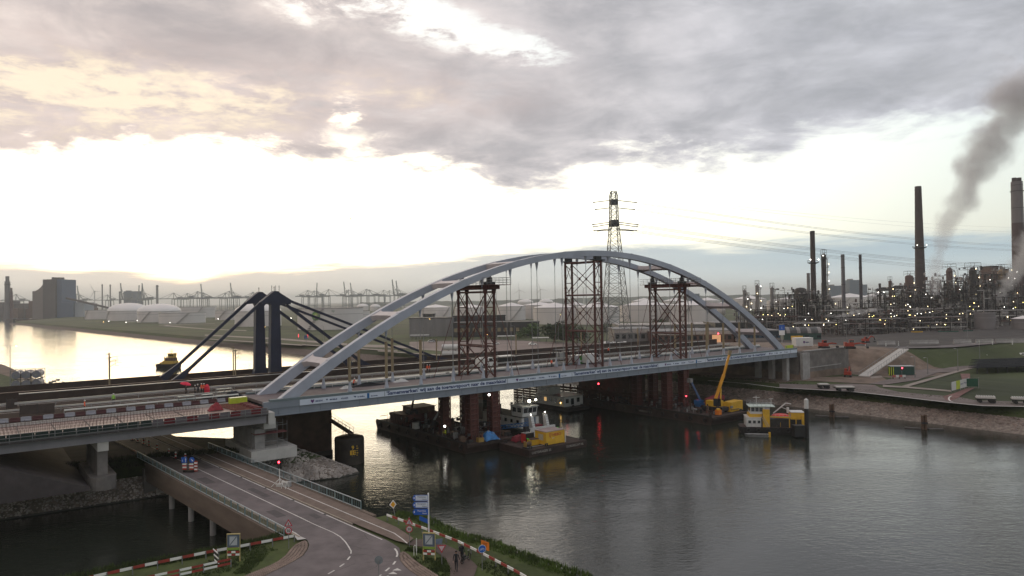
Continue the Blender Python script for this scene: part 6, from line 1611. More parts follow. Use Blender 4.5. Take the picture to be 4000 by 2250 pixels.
for i, (X, Y, m, lb, po) in enumerate(((575, 225, M_CLOTHD, 'worker in a dark jacket and white helmet left of the red vests', 'point'), (705, 190, M_HIVIS, 'left one of two workers in red vests on the old bridge', 'stand'), (755, 190, M_HIVIS, 'right one of two workers in red vests on the old bridge', 'stand'), (640, 205, M_CLOTHD, 'worker in dark clothes between the dark jacket and the red vests', 'bend'))):
 person(lb, on2(X, Y, OZ), R(100+40*i), po, m, group=g)
r = thing('red_cover', 'bright red covered bundle standing beside the red vested workers', 'cover', on2(818, 190, OZ), 0)
MB().lathe([(.45, 0), (.5, .5), (.42, 1.2), (.2, 1.6), (.05, 1.65)], n=10).build('cloth', mat('bundle_red', (.65, .03, .06), .7), r); MB().lathe([(.52, .5), (.52, .56)], n=10).build('strap', M_DARKRED, r)
kk = 900/2576
def on3(X, Y, z): return gd((1450+X*kk)*.644, (1350+Y*kk)*.644, z)
person('worker in orange standing on the arch bridge deck near the first hangers', zp((800, 1350), 1870, 535, AT), R(60), 'bend', group=g)
for i, (X, Y, lb) in enumerate(((628, 305, 'left one of two orange workers by the white rail left of the first tower'), (655, 305, 'right one of two orange workers by the white rail left of the first tower'), (2018, 240, 'worker in pink orange standing alone left of the middle tower'))):
 person(lb, on3(X, Y, AT), R(80*i), 'stand', group=g)
person('worker in orange far along the deck between middle and right tower', zp((2000, 1300), 1215, 262, AT), 0, 'stand', group=g)
# gear on the viaduct and bridge decks
r = thing('roller_tank', 'lime yellow rectangular tank on the end of the viaduct', 'tank', on2(1440, 420, VZ), BDIR)
r.scale = (.64, .64, .64); MB().bx(-2.1, 2.1, -.8, .8, .35, 1.9).build('tank', M_LIME, r); MB().bx(-2.05, 2.05, -.75, .75, 1.902, 1.98).build('lid', mat('pale_lime', (.75, .75, .5), .4), r)
for x in (-1.4, 1.4): MB().bx(x-.2, x+.2, -.8, .8, .002, .348).build('skid', M_DARK, r)
r = thing('tarpaulin_heap', 'crumpled red tarpaulin on the edge of the viaduct', 'tarpaulin', on2(985, 535, VZ), BDIR); r.scale = (.62, .62, .72)
mb = MB(); N = 9
for i in range(N):
 for j in range(N):
  x, y = (i/(N-1)-.5)*3.6, (j/(N-1)-.5)*2.4; e_ = max(0, 1-(abs(x)/1.85)**2)*max(0, 1-(abs(y)/1.25)**2); mb.v.append((x, y, .02+e_*(1.7+random.uniform(-.2, .2)+.25*x)))
for i in range(N-1):
 for j in range(N-1): a = i*N+j; mb.f.append((a, a+N, a+N+1, a+1)); mb.m.append(0)
mb.build('sheet', mat('tarpaulin_red', (.22, .022, .03), .7, 0, .25, 1.5), r)
def stack(label, p, n):
 r = thing('formwork_cage', label, 'cage', p, BDIR); r.scale = (.74, .74, .74)
 for z in (0.05, .75, 1.5, 2.2): MB().bx(-1.7, 1.7, -.6, .6, z, z+.07).build('shelf', M_GREYG, r)
 for x in (-1.7, 0, 1.7):
  for y in (-.6, .6): MB().bx(x-.05, x+.05, y-.05, y+.05, 0.002, 2.3).build('post', M_GALVD, r)
 for k in range(n): MB().bx(-1.5+.8*k, -.9+.8*k, -.5, .5, .13, .7).build('load', M_DARK, r)
stack('grey steel cage of formwork parts beside the viaduct barrier', on2(400, 450, VZ), 4)
stack('smaller grey cage of parts just left of the lime yellow tank', on2(1160, 290, OZ), 3)
r = thing('equipment_box', 'dark grey equipment box between the cage and the white beam', 'box', on2(825, 370, VZ), BDIR)
MB().bx(-.8, .8, -.5, .5, .08, 1.3).build('box', M_DARK, r); MB().bx(-.84, .84, -.54, .54, 1.302, 1.36).build('lid', M_GREYG, r); MB().bx(-.7, .7, -.5, .5, .002, .078).build('skid', M_BROWNG, r)
r = thing('beam_stack', 'long pale beam stack beside the lime yellow tank', 'beam stack', on2(1085, 365, VZ), BDIR); r.scale = (.6, .6, .6)
for k in range(3): MB().bx(-2.2, 2.2, -.5+.36*k, -.2+.36*k, .002, .4).build('beam', M_CONCL, r)
r = thing('dark_heap', 'dark covered heap behind the lime yellow tank', 'heap', on2(1340, 280, OZ), BDIR)
mb = MB(); N = 7
for i in range(N):
 for j in range(N):
  x, y = (i/(N-1)-.5)*3.4, (j/(N-1)-.5)*2.2; e_ = max(0, 1-(abs(x)/1.75)**2)*max(0, 1-(abs(y)/1.15)**2); mb.v.append((x, y, .02+e_*(1.2+random.uniform(-.2, .2))))
for i in range(N-1):
 for j in range(N-1): a = i*N+j; mb.f.append((a, a+N, a+N+1, a+1)); mb.m.append(0)
mb.build('cover', M_CLOTHD, r)
# dark red and white barrier blocks along the old road
BLK = {}
ORD = 'first second third fourth fifth sixth seventh eighth ninth tenth eleventh twelfth thirteenth fourteenth fifteenth sixteenth'.split()
for i in range(30):
 s = -40+1.32*i
 if s > -2: break
 red = i % 2 == 0; key = red
 p = W(s, 8.75, OZ)
 lb = f"{'maroon' if red else 'pale grey'} road barrier block, {ORD[i//2]} {'maroon' if red else 'pale'} one from the left end of its row"
 if key not in BLK:
  r = thing('barrier_block', lb, 'barrier', p, BDIR, 'maroon barrier blocks' if red else 'pale barrier blocks')
  m = mat('maroon_plastic', (.06, .016, .018), .6, 0, .15, 2) if red else mat('pale_plastic', (.26, .26, .29), .6, 0, .1, 2)
  MB().slab([(-.3, .002), (-.3, .15), (-.14, .25), (-.1, .55), (.1, .55), (.14, .25), (.3, .15), (.3, .002)], -.62, .62).build('block', m, r); MB().bx(-.5, .5, -.06, .06, .552, .6).build('ridge', m, r)
  BLK[key] = r
 else: copy_tree(BLK[key], p, BDIR, lb)
# things on the arch bridge deck
def heap(name, label, cat, p, sx, sy, h, m, rz=BDIR):
 r = thing(name, label, cat, p, rz); mb = MB(); N = 9
 for i in range(N):
  for j in range(N):
   x, y = (i/(N-1)-.5)*2, (j/(N-1)-.5)*2; e_ = max(0, 1-x*x)*max(0, 1-y*y); mb.v.append((x*sx, y*sy, .01+e_*(h+random.uniform(-.4, .4)*h)))
 for i in range(N-1):
  for j in range(N-1): a = i*N+j; mb.f.append((a, a+N, a+N+1, a+1)); mb.m.append(0)
 mb.build('cloth', m, r); return r
heap('cover_heap', 'white crumpled sheet lying on the arch bridge deck left of the orange worker', 'sheet', zp((800, 1350), 1780, 540, AT), 1.1, .6, .5, M_CABW)
heap('cover_heap', 'long dark cable heap along the deck right of the orange worker', 'heap', zp((800, 1350), 2080, 505, AT), 4.2, .45, .5, M_CLOTHD)
heap('cover_heap', 'pale crumpled sheet far right of the long dark cable heap', 'sheet', on3(330, 405, AT), 1.6, .6, .5, M_CABW)
def vehicle(name, label, cat, p, rz, L=4.4, Wd=1.8, H=1.5, m=None, van=False, group=None):
 r = thing(name, label, cat, p, rz, group); m = m or M_WHITE; h = Wd/2; wr = .32
 zb = .28
 if van:
  prof = [(-L/2, zb), (-L/2, H*.95), (-L/2+.15, H), (L*.18, H), (L*.33, H*.62), (L*.47, H*.52), (L/2, H*.30), (L/2, zb)]
 else:
  prof = [(-L/2, zb), (-L/2, H*.55), (-L*.40, H*.62), (-L*.28, H*.97), (L*.06, H), (L*.24, H*.66), (L*.45, H*.56), (L/2, H*.36), (L/2, zb)]
 n = len(prof); mb = MB(); ins = [0 if z < H*.6 else .12 for x, z in prof]
 vs = [(x, -h+i, z) for (x, z), i in zip(prof, ins)]+[(x, h-i, z) for (x, z), i in zip(prof, ins)]
 mb.add(vs, [tuple(range(n)), tuple(reversed(range(n, 2*n)))]+[(i, i+n, (i+1) % n+n, (i+1) % n) for i in range(n)]); b = mb.build('body', m, r)
 z0, z1 = H*.62, H*.92
 for sg in (-1, 1):
  y = sg*(h-.045)
  if van: q = [(L*.02, z0), (L*.27, z0), (L*.17, z1), (L*.02, z1)]
  else: q = [(-L*.32, z0), (L*.2, z0), (L*.05, z1), (-L*.25, z1)]
  MB().add([(x, y, z) for x, z in q]+[(x, y-sg*.06, z) for x, z in q], [(0, 1, 2, 3), (7, 6, 5, 4), (0, 4, 5, 1), (1, 5, 6, 2), (2, 6, 7, 3), (3, 7, 4, 0)]).build('window', M_GLASS, r)
 x0, x1 = (L*.20, L*.32) if van else (L*.08, L*.23)
 MB().add([(x1+.03, -h*.8, H*.66), (x1+.03, h*.8, H*.66), (x0+.03, h*.74, H*.94), (x0+.03, -h*.74, H*.94)], [(0, 1, 2, 3)]).build('windscreen', M_GLASS, r)
 for x in (-L*.31, L*.31):
  for sg in (-1, 1):
   w_ = MB().tube((x, sg*(h-.2), wr), (x, sg*(h+.01), wr), wr, n=12).build('wheel', M_BLACK, r); MB().tube((x, sg*(h-.1), wr), (x, sg*(h+.015), wr), wr*.55, n=8).build('rim', M_GALV, w_)
 for sg in (-1, 1): MB().bx(L/2-.03, L/2+.012, sg*h*.62-.16, sg*h*.62+.16, H*.36, H*.44).build('headlight', M_GALV, r)
 return r
vehicle('van', 'white delivery van on the deck beside the first red tower', 'van', on3(1290, 240, OZ), BDIR, 5.2, 2.0, 2.3, M_WHITE, True)
vehicle('van', 'white van parked on the bridge deck at the foot of the middle tower', 'van', zp((2000, 1300), 1010, 385, AT), BDIR, 5.0, 2.0, 2.4, M_CABW, True)
r = thing('site_container', 'green site container with a white lid left of the white van on the deck', 'container', zp((2000, 1300), 810, 390, AT), BDIR)
MB().bx(-.3, 1.7, -1, 1, .05, 2.0).build('body', mat('bright_green', (.06, .26, .05), .5), r); MB().bx(-1.7, -.31, -1, 1, .05, 2.0).build('cabin', M_GALV, r); MB().bx(-1.8, 1.8, -1.1, 1.1, 2.002, 2.1).build('lid', M_WHITE, r)
r = thing('site_shelter', 'dark open site shelter on the old bridge behind the middle tower', 'shelter', zp((2000, 1300), 700, 330, OZ), BDIR)
MB().bx(-4.2, 4.2, -1.2, 1.2, 2.5, 2.7).build('roof', M_DARK, r)
for x in (-4, -1.4, 1.4, 4):
 for y in (-1.1, 1.1): MB().bx(x-.08, x+.08, y-.08, y+.08, .002, 2.498).build('post', M_DARK, r)
MB().bx(-3.2, -1.8, -.8, .8, .02, 1.8).build('load', M_GALV, r); MB().bx(0, 3.6, -.9, .9, .02, 1.9).build('load', M_BLACK, r)
r = thing('site_shelter', 'dark flat shelter with a bright roof right of the first red tower', 'shelter', on3(1500, 200, OZ), BDIR)
MB().bx(-2.2, 2.2, -1, 1, 1.9, 2.0).build('roof', M_WHITE, r); MB().bx(-2.6, 3.2, -.9, .9, .02, 1.6).build('load', M_BLACK, r)
for x in (-2, 2): MB().bx(x-.06, x+.06, -.06, .06, 1.6, 1.9).build('post', M_DARK, r)
# left bank across the viaduct
r = thing('tank_container_block', 'grey block of six stacked tank containers on the left bank', 'tank containers', gd(76, 974, LZ), R(24))
for i in range(3):
 for j in range(2):
  t_ = MB().tube((-3.0+2.5*i, -3.0, 1.35+2.6*j), (-3.0+2.5*i, 3.0, 1.35+2.6*j), 1.12, n=16).build('tank', mat('tank_grey', (.20, .20, .23), .5, .1, .1, .8), r)
  for y in (-3.05, 3.05): MB().tube((-3.0+2.5*i, y-.03, 1.35+2.6*j), (-3.0+2.5*i, y+.03, 1.35+2.6*j), .45, n=10).build('hatch', M_GALVD, t_)
  for x in (-1.22, 1.22):
   for y in (-3.1, 3.1): MB().bx(-3.0+2.5*i+x-.05, -3.0+2.5*i+x+.05, y-.06, y+.06, .002+2.6*j, 2.58+2.6*j).build('frame_post', M_DARK, r)
for z in (.1, 2.6, 5.15):
 for y in (-3.1, 3.1): MB().bx(-4.3, 3.3, y-.05, y+.05, z, z+.12).build('frame_bar', M_DARK, r)
def lamp_post(label, base, h, rz=0.0, arms=2, lit=True, group='tall street lamps', m=None, ln=1.6):
 r = thing('street_lamp', label, 'street lamp', base, rz, group)
 MB().lathe([(.12, 0), (.09, h*.5), (.055, h)], n=8).build('pole', m or M_GALVD, r)
 for k, sg in enumerate((-1, 1)[:arms]):
  a = MB().path([(0, 0, h-.05), (sg*ln*.5, 0, h+.12), (sg*ln, 0, h+.1)], .04, 5).build('arm', m or M_GALVD, r)
  MB().bx(sg*ln-.35, sg*ln+.35, -.12, .12, h+.02, h+.14).build('lamp_head', M_GALV, a)
  if lit is True or (lit == 'one' and sg > 0): MB().sphere((sg*ln, 0, h-.05), .16 if h < 14 else .2, 8, 5).build('bulb', M_LAMPY, a)
 return r
lamp_post('tall double street lamp with one lit head at the left border', gd(26, 1012, LZ), 14.2, 0, 2, 'one')
heap('gravel_heap', 'pale low heap of gravel at the far end of the left parapet', 'heap', gd(205, 985, LZ), 7, 2.2, 1.4, M_PAVE, R(30))
sheet('paved_strip', [gd(182, 975, LZ), gd(215, 972, LZ), gd(285, 993, LZ), gd(240, 997, LZ)], M_PAVE, LZ+.02)
sheet('bank_track', [gd(-40, 905, LZ), gd(10, 918, LZ), gd(100, 958, LZ), gd(180, 985, LZ), gd(165, 995, LZ), gd(60, 960, LZ), gd(-60, 920, LZ)], mat('track_earth', (.12, .085, .07), .95, 0, .3, .3, world=True), LZ+.016)
r = thing('deck_debris', 'pile of pale planks and boards at the left end of the viaduct', 'planks', zp((0, 1400), 150, 765, VZ), BDIR)
for k in range(9): MB().beam((-3+.3*k, -.9+.25*(k % 4), .08+.12*(k//3)), (1.5+.4*k, -.6+.2*(k % 5), .1+.12*(k//3)), .22, .08).build('plank', M_CONCL if k % 3 else M_GALV, r)
for i, (X0, Y0, X1, Y1, lb) in enumerate(((80, 640, 220, 625, 'dark slatted site fence panel at the foot of the left street lamp'), (250, 720, 690, 690, 'long dark site fence on the old deck at the left'))):
 p0, p1 = zp((0, 1400), X0, Y0, OZ), zp((0, 1400), X1, Y1, OZ); d = p1-p0
 r = thing('site_fence', lb, 'fence', p0, math.atan2(d.y, d.x))
 n = max(2, int(d.length/1.6))
 for k in range(n): MB().bx(d.length*k/n+.03, d.length*(k+1)/n-.03, -.03, .03, .1, 1.5).build('panel', mat('fence_brown', (.06, .045, .04), .8), r); MB().bx(d.length*k/n-.03, d.length*k/n+.03, -.05, .05, .002, 1.7).build('post', M_DARK, r)
# birds on the water
BM = None
for i, (X, Y) in enumerate(((632, 305), (640, 302), (680, 288), (732, 272), (797, 305), (832, 350), (838, 352), (858, 368), (1018, 382), (985, 405), (1060, 425), (530, 240))):
 p = zp((0, 1400), X, Y, 0)
 if BM is None:
  r = BM = thing('swan', 'pale water bird floating in the bright canal beyond the left viaduct', 'bird', p, 0, 'birds floating on the canal'); mb = MB(); mb.sphere((0, 0, .15), .5, 10, 6, sz=.55); mb.v = [(x*1.4, y*.75, z) for x, y, z in mb.v]
  mb.build('body', mat('bird_grey', (.22, .2, .19), .8), r, smooth=True); MB().path([(.5, 0, .3), (.72, 0, .6), (.7, 0, .85), (.9, 0, .86)], .07, 6).build('neck', mat('bird_grey', (.2, .2, .2)), r)
 else: copy_tree(BM, p, random.uniform(0, 6), ['pale bird on the water '+q for q in ('at the left of the leftmost pair', 'at the right of the leftmost pair', 'third from the left bank', 'fourth from the left bank', 'apart from the others farther out', 'left of the middle pair', 'right of the middle pair', 'just below the middle pair', 'farthest right', 'second from the right', 'nearest the viaduct', 'nearest the tank containers')][i])
r = thing('flying_bird', 'lone bird flying high in the white sky', 'bird', at(882, 550, 120), R(20)); MB().add([(-.5, 0, .3), (0, -.12, 0), (0, .12, 0), (.55, 0, .35)], [(0, 1, 2), (3, 2, 1)]).build('wing', M_GALVD, r); MB().lathe([(.02, -.3), (.09, 0), (.03, .25)], n=6).build('body', M_GALVD, r)
# right bank: abutment, slope, roads and site
def OW(i):
 a = 'first second third fourth fifth sixth seventh eighth ninth tenth eleventh twelfth thirteenth fourteenth fifteenth sixteenth seventeenth eighteenth nineteenth twentieth'.split()
 return a[i] if i < 20 else ('twenty-' if i < 29 else 'thirty-')+a[i-20 if i < 29 else i-30] if i not in (29,) else 'thirtieth'
def horizon(x): return 752.2-.0155*(x-1288)
def dist(x, y, z=4.2): return (CAM_H-z)*FOC/((y-horizon(x))*1.5528)
def px(Y): return 1.5528*Y/FOC                      # metres per preview pixel at the distance Y
r = BR('bridge_abutment', 'grey concrete abutment and long wing wall at the right end of the arch bridge', 'abutment', 0, 0, 0)
MB().bx(153.2, 155.4, -.3, 34, 3.5, 12.4).build('front_wall', M_CONCD, r)
MB().bx(155.41, 181, -.75, -.15, 3.0, 12.35).build('wing_wall', M_CONCD, r)
MB().bx(155.41, 181.2, -.95, -.05, 12.352, 12.6).build('coping', M_CONC, r)
MB().bx(153.2, 157.0, -1.6, -.76, 3.5, 12.1).build('pilaster', M_CONC, r)
MB().bx(156.5, 176, -1.0, -.752, 7.4, 7.65).build('ledge', M_CONC, r)
for s in (149.5,):
 for t in (1.5, 6, 10.5): MB().bx(s-.7, s+.7, t-.7, t+.7, 3.5, 10.98).build('column', M_CONC, r)
for i, (X, Y, lb) in enumerate(((2065, 528, 'pale concrete block at the foot of the wing wall, left one'), (2310, 520, 'pale concrete block at the foot of the wing wall, right one'))):
 p = zp((2500, 1300), X, Y, 4.35); q = thing('concrete_block', lb, 'block', p, BDIR); MB().bx(-.7, .7, -.6, .6, -.1, 1.2).build('body', M_CONC, q); MB().bx(-.4, .4, -.35, .35, 1.202, 2.0).build('stub', M_CONC, q)
# ramp with railings up the embankment
p0, p1 = gd(2172, 947, 4.5), gd(2274, 878, 10.9); d = p1-p0; hz = Vector((d.x, d.y, 0)).normalized(); sv = Vector((-hz.y, hz.x, 0))
r = thing('ramp', 'pale concrete ramp with railings climbing the bare embankment', 'ramp', p0)
MB().beam((0, 0, 0), tuple(d), 3.0, .3).build('slab', M_CONCL, r)
for sg in (-1.35, 1.35):
 o_ = sv*sg; g_ = MB().tube(o_+Vector((0, 0, 1.15)), d+o_+Vector((0, 0, 1.15)), .05, n=5).build('handrail', M_GALVD, r)
 n = int(d.length/1.9)
 for k in range(n+1): q = d*(k/n)+o_; MB().tube(q+Vector((0, 0, .1)), q+Vector((0, 0, 1.12)), .045, n=5).build('post', M_GALVD, g_)
GZ = 4.47
r32 = (3200, 1300)
def zs(pts, z=GZ, r=r32): return [zp(r, X, Y, z) for X, Y in pts]
M_ROADG = mat('worn_site_road', (.155, .125, .115), .9, 0, .2, .25, dirt=.4, dirtcol=(.11, .085, .075), world=True)
sheet('road', zs([(820, 652), (1240, 592), (1480, 500), (1740, 488), (1960, 440), (2300, 420), (2576, 400), (2900, 380), (2900, 290), (2576, 305), (1980, 345), (1480, 392), (1180, 432), (1140, 520), (850, 590), (620, 640)]), M_ROADG, GZ)
sheet('path', zs([(1080, 690), (1700, 508), (1960, 440), (1930, 425), (1680, 488), (1040, 668)]), M_PAVE, GZ+.02)
sheet('path', zs([(800, 655), (1080, 672), (1660, 722), (1660, 742), (1080, 692), (800, 680)]), M_PAVE, GZ+.012)
sheet('quay_road', zs([(-500, 640), (0, 652), (420, 640), (700, 655), (760, 690), (1000, 742), (1380, 778), (1560, 790), (1720, 800), (1980, 850), (2300, 860), (2900, 880), (2900, 930), (2050, 916), (1600, 872), (1000, 802), (450, 742), (0, 716), (-500, 690)]), M_ROADG, GZ+.006)
paint([Vector(p) for p in zs([(-1400, 600), (-900, 640), (-500, 692), (0, 718), (450, 744), (1000, 804), (1600, 874), (2050, 918), (2900, 935)])], .55, GZ+.03, 'quay_edge')
M_REDP = mat('red_brick_paving', (.17, .085, .075), .9, 0, .2, .6, world=True)
sheet('red_path', zs([(1560, 800), (1700, 760), (1850, 700), (1960, 690), (1800, 780), (1730, 830), (1640, 860), (1580, 840)]), M_REDP, GZ+.03)
sheet('red_path', zs([(1775, 515), (1895, 515), (1905, 615), (1800, 600)]), M_REDP, GZ+.026)
def arc(c, rx, ry, a0, a1, n=10): return [(c[0]+rx*math.cos(a0+(a1-a0)*k/n), c[1]+ry*math.sin(a0+(a1-a0)*k/n)) for k in range(n+1)]
paint([Vector(p) for p in zs(arc((1690, 830), 60, 38, R(90), R(250)))], .3, GZ+.036, 'bend_line')
sheet('site_earth', zs([(-1200, 500), (-600, 540), (0, 560), (430, 545), (800, 560), (850, 590), (620, 640), (420, 632), (0, 610), (-600, 590), (-1300, 560)]), M_MUD, GZ+.002)
mb = MB();
for a, b in (((-330, 618), (420, 632)), ((860, 640), (1240, 600))): pass
# dirt spoil on the slope right of the ramp
sheet('site_slabs', zs([(640, 548), (780, 540), (800, 560), (650, 575)]), M_PAVE, GZ+.03)
vehicle('van', 'white van driving along the grey road on the right bank', 'van', gd(2475, 906, 4.5), math.atan2(-.35, .94)+R(0), 4.9, 1.9, 2.0, M_WHITE, True)
vehicle('car', 'white car cut by the right border on the grey road', 'car', gd(2577, 898, 4.5), R(-10), 4.4, 1.8, 1.5, M_WHITE)
r = thing('site_container', 'dark green site container with yellow black stripes below the ramp', 'container', gd(2266, 943, 4.45), R(-4))
MB().bx(-3.2, 3.4, -1.2, 1.2, .1, 2.6).build('body', M_GREEN, r); MB().bx(-3.3, 3.5, -1.3, 1.3, 2.602, 2.75).build('lid', M_GALV, r)
for k in range(5): MB().bx(-4.0+.3*k, -3.75+.3*k, -1.32, -1.22, .0, 2.5).build('stripe', M_LIME if k % 2 == 0 else M_BLACK, r)
for k in range(6): MB().bx(-1.6+.8*k, -1.5+.8*k, -1.24, -1.201, .2, 2.5).build('rib', M_GREEN, r)
p = gd(2269, 950, 4.45)
r = thing('traffic_light', 'portable traffic light glowing red in front of the green site container', 'traffic light', p)
MB().bx(-.17, .17, -.12, .12, 2.0, 3.0).build('housing', M_BLACK, r); MB().sphere((0, -.2, 2.8), .2, 8, 6).build('lens', M_LAMPR, r); MB().tube((0, 0, 0), (0, 0, 2.0), .05).build('mast', M_GALVD, r); MB().bx(-.4, .4, -.3, .3, .002, .3).build('ballast', M_CONC, r)
r = thing('barrier_row', 'faded red and white barrier below the glowing traffic light', 'barrier', gd(2262, 953, 4.45), R(-4))
for k in range(4): MB().bx(-1.8+.9*k, -.95+.9*k, -.1, .1, .5, 1.1).build('board', mat('faded_red', (.38, .10, .09), .7) if k % 2 == 0 else M_CABW, r)
for x in (-1.7, 0, 1.6): MB().bx(x-.05, x+.05, -.2, .2, .002, .5).build('foot', M_DARK, r)
def excavator(label, p, rz, s=1.0, m=None, arm=1):
 r = thing('excavator', label, 'excavator', p, rz); m = m or mat('excavator_orange', (.30, .04, .022), .6, 0, .15, 1)
 for y in (-.95, .95): MB().slab([(-.001, .15), (.15, 0), (.6, 0), (.75, .15), (.75, .55), (.6, .75), (.15, .75), (0, .55)], -1.6, 1.6).build('track', M_BLACK, r).location = (0, y-.37, 0)
 MB().bx(-1.7, 1.2, -1.2, 1.2, .85, 1.9).build('upper_body', m, r); MB().bx(-1.75, -1.0, -1.15, 1.15, 1.0, 2.2).build('counterweight', m, r); c = MB().bx(-.1, 1.3, .2, 1.15, 1.9, 3.0).build('cab', m, r); MB().bx(-.02, 1.34, .16, 1.19, 2.1, 2.85).build('window', M_GLASS, c)
 b = MB().beam((1.0, -.3, 1.6), (3.2, -.3, 3.4 if arm else 1.9), .4, .5).build('boom', m, r); MB().beam((3.2, -.3, 3.4 if arm else 1.9), (5.0, -.3, 2.6 if arm else 1.6), .35, .4).build('arm', m, r); MB().beam((5.0, -.3, 2.6), (5.5, -.3, 1.2), .35, .35).build('dipper', M_DARK, r) if arm else None
 MB().slab([(-.75, .1), (.15, .1), (.15, .9), (-.75, .7)], 4.9 if arm else 5.0, 5.7).build('bucket', M_DARK, r); r.scale = (s, s, s)
excavator('red excavator standing at the foot of the wing wall', gd(2133, 948, 4.45), R(60), .8)
excavator('orange red excavator on top of the embankment beside the white container', gd(2073, 876, 12.6), R(10), .8, arm=0)
excavator('orange red excavator on the embankment, the one farther right', gd(2138, 877, 12.4), R(-15), .9, arm=0)
excavator('small red digger behind the two orange excavators with raised arm', gd(2178, 862, 11), R(15), .7)
r = thing('site_container', 'white site container with a red blue mark beside the right arch foot', 'container', gd(2019, 871, 12.8), BDIR-R(28))
MB().bx(-2.9, 2.9, -1.2, 1.2, .1, 2.6).build('body', M_CABW, r); MB().bx(-2.95, 2.95, -1.25, 1.25, 2.602, 2.72).build('roof', M_WHITE, r)
e_ = MB(); plate(e_, [(-.5, 1.7), (.1, 1.7), (.1, 1.2), (-.2, .9), (-.5, 1.2)], -1.22, -1.205); e_.build('mark', mat('emblem_red_blue', (.1, .03, .14)), r); lettering('BESIX', .5, M_BTEXT, r, face_matrix((.25, -1.21, 1.1), (1, 0, 0), (0, 0, 1)), width=1.3, bold=.02)
for x in (-2.2, 2.2): MB().bx(x-.2, x+.2, -1.1, 1.1, .002, .098).build('skid', M_DARK, r)
r = thing('skip', 'dull yellow open skip behind the white site container', 'skip', gd(2005, 855, 12), R(20)); mb = MB()
for q in ((-2, 2, -.9, -.82), (-2, 2, .82, .9)): mb.bx(*q, 0.1, 1.5)
for q in ((-2, -1.92), (1.92, 2)): mb.bx(*q, -.82, .82, .1, 1.5)
mb.bx(-1.9, 1.9, -.8, .8, .1, .2); mb.build('tub', M_YEL, r); MB().bx(-1.5, 1.5, -.6, .6, .002, .098).build('skid', M_DARK, r)
r = thing('road_sign', 'tall blue and white road sign beside the right arch foot', 'sign', gd(1967.5, 862, 12), 0)
MB().tube((0, .05, 0), (0, .05, 6.2), .1, n=6).build('pole', M_GALV, r); MB().bx(-1.0, 1.0, -.06, 0, 4.4, 6.3).build('blue_board', M_BLUE, r); MB().bx(-1.0, 1.0, -.07, 0, 2.7, 4.35).build('white_board', M_SIGNW, r)
lettering('i', 1.2, M_SIGNW, r, face_matrix((0, -.07, 4.9), (1, 0, 0), (0, 0, 1)), align='CENTER')
r = thing('yellow_barrier', 'lime yellow safety barrier at the right end of the banner', 'barrier', W(150.2, .6, DECK), BDIR); MB().bx(-2, 2, -.1, .1, .3, 1.2).build('board', M_LIME, r)
for x in (-1.8, 1.8): MB().bx(x-.08, x+.08, -.15, .15, .002, 1.1).build('post', M_GALVD, r)
# concrete barriers along the embankment road
CB = None
for i, (X, Y) in enumerate(((845, 140), (1250, 132), (1390, 130), (1800, 122), (2080, 118), (2330, 116), (2520, 112))):
 p = gd(X/5+2060.8, Y/5+837.6, 10.2); lb = 'long pale concrete barrier on the embankment, number %s from the ramp' % ('one two three four five six seven'.split()[i])
 lb = ['pale concrete barrier just left above the ramp head', 'pale concrete barrier above the ramp head, left half of a pair', 'pale concrete barrier above the ramp head, right half of a pair', 'pale concrete barrier left of the tall double lamp', 'pale concrete barrier right of the tall double lamp', 'pale concrete barrier above the white van', 'pale concrete barrier nearest the right border'][i]
 if CB is None:
  r = CB = thing('concrete_barrier', lb, 'barrier', p, BDIR-R(40), 'concrete barriers on the embankment'); MB().slab([(-.45, -.3), (-.45, .2), (-.2, .4), (-.14, 1.2), (.14, 1.2), (.2, .4), (.45, .2), (.45, -.3)], -3.2, 3.2).build('block', M_CONC, r); MB().bx(-3.0, 3.0, -.1, .1, 1.202, 1.26).build('cap', M_CONC, r)
 else: copy_tree(CB, p, BDIR-R(40), lb)
for i, (X, Y) in enumerate(((580, 150), (840, 158), (998, 155), (2015, 140), (2180, 138), (2430, 138))):
 p = gd(X/5+2060.8, Y/5+838, 10.2); r = thing('marker_post', ['small white marker post left of the ramp head', 'small white marker post second left of the ramp head', 'small white marker post right at the ramp head', 'small white marker post above the white van', 'small slanted white marker post above the white van', 'small white marker post near the right border'][i], 'post', p, 0, 'white marker posts'); MB().bx(-.12, .12, -.08, .08, -.2, 1.5).build('post', M_CABW, r); MB().bx(-.125, .125, -.085, .085, 1.1, 1.25).build('band', M_BLACK, r)
# railway tracks and road on the dike
for k, (t0, m, wd) in enumerate(((-4, M_ASPH, 7), (12, M_DARK, .3), (14, M_DARK, .3), (20, M_DARK, .3), (22, M_DARK, .3))):
 mb = MB(); L, Rr = [], []
 for s in range(212, 520, 10):
  tt = lerp(TOE, s)+20+t0
  z = land_z(s, tt)+.14; L.append(tuple(W(s, tt-wd/2, z))); Rr.append(tuple(W(s, tt+wd/2, z)))
 mb.strip(L, Rr); setting(mb.build('dike_road' if k == 0 else 'rail_track', m))
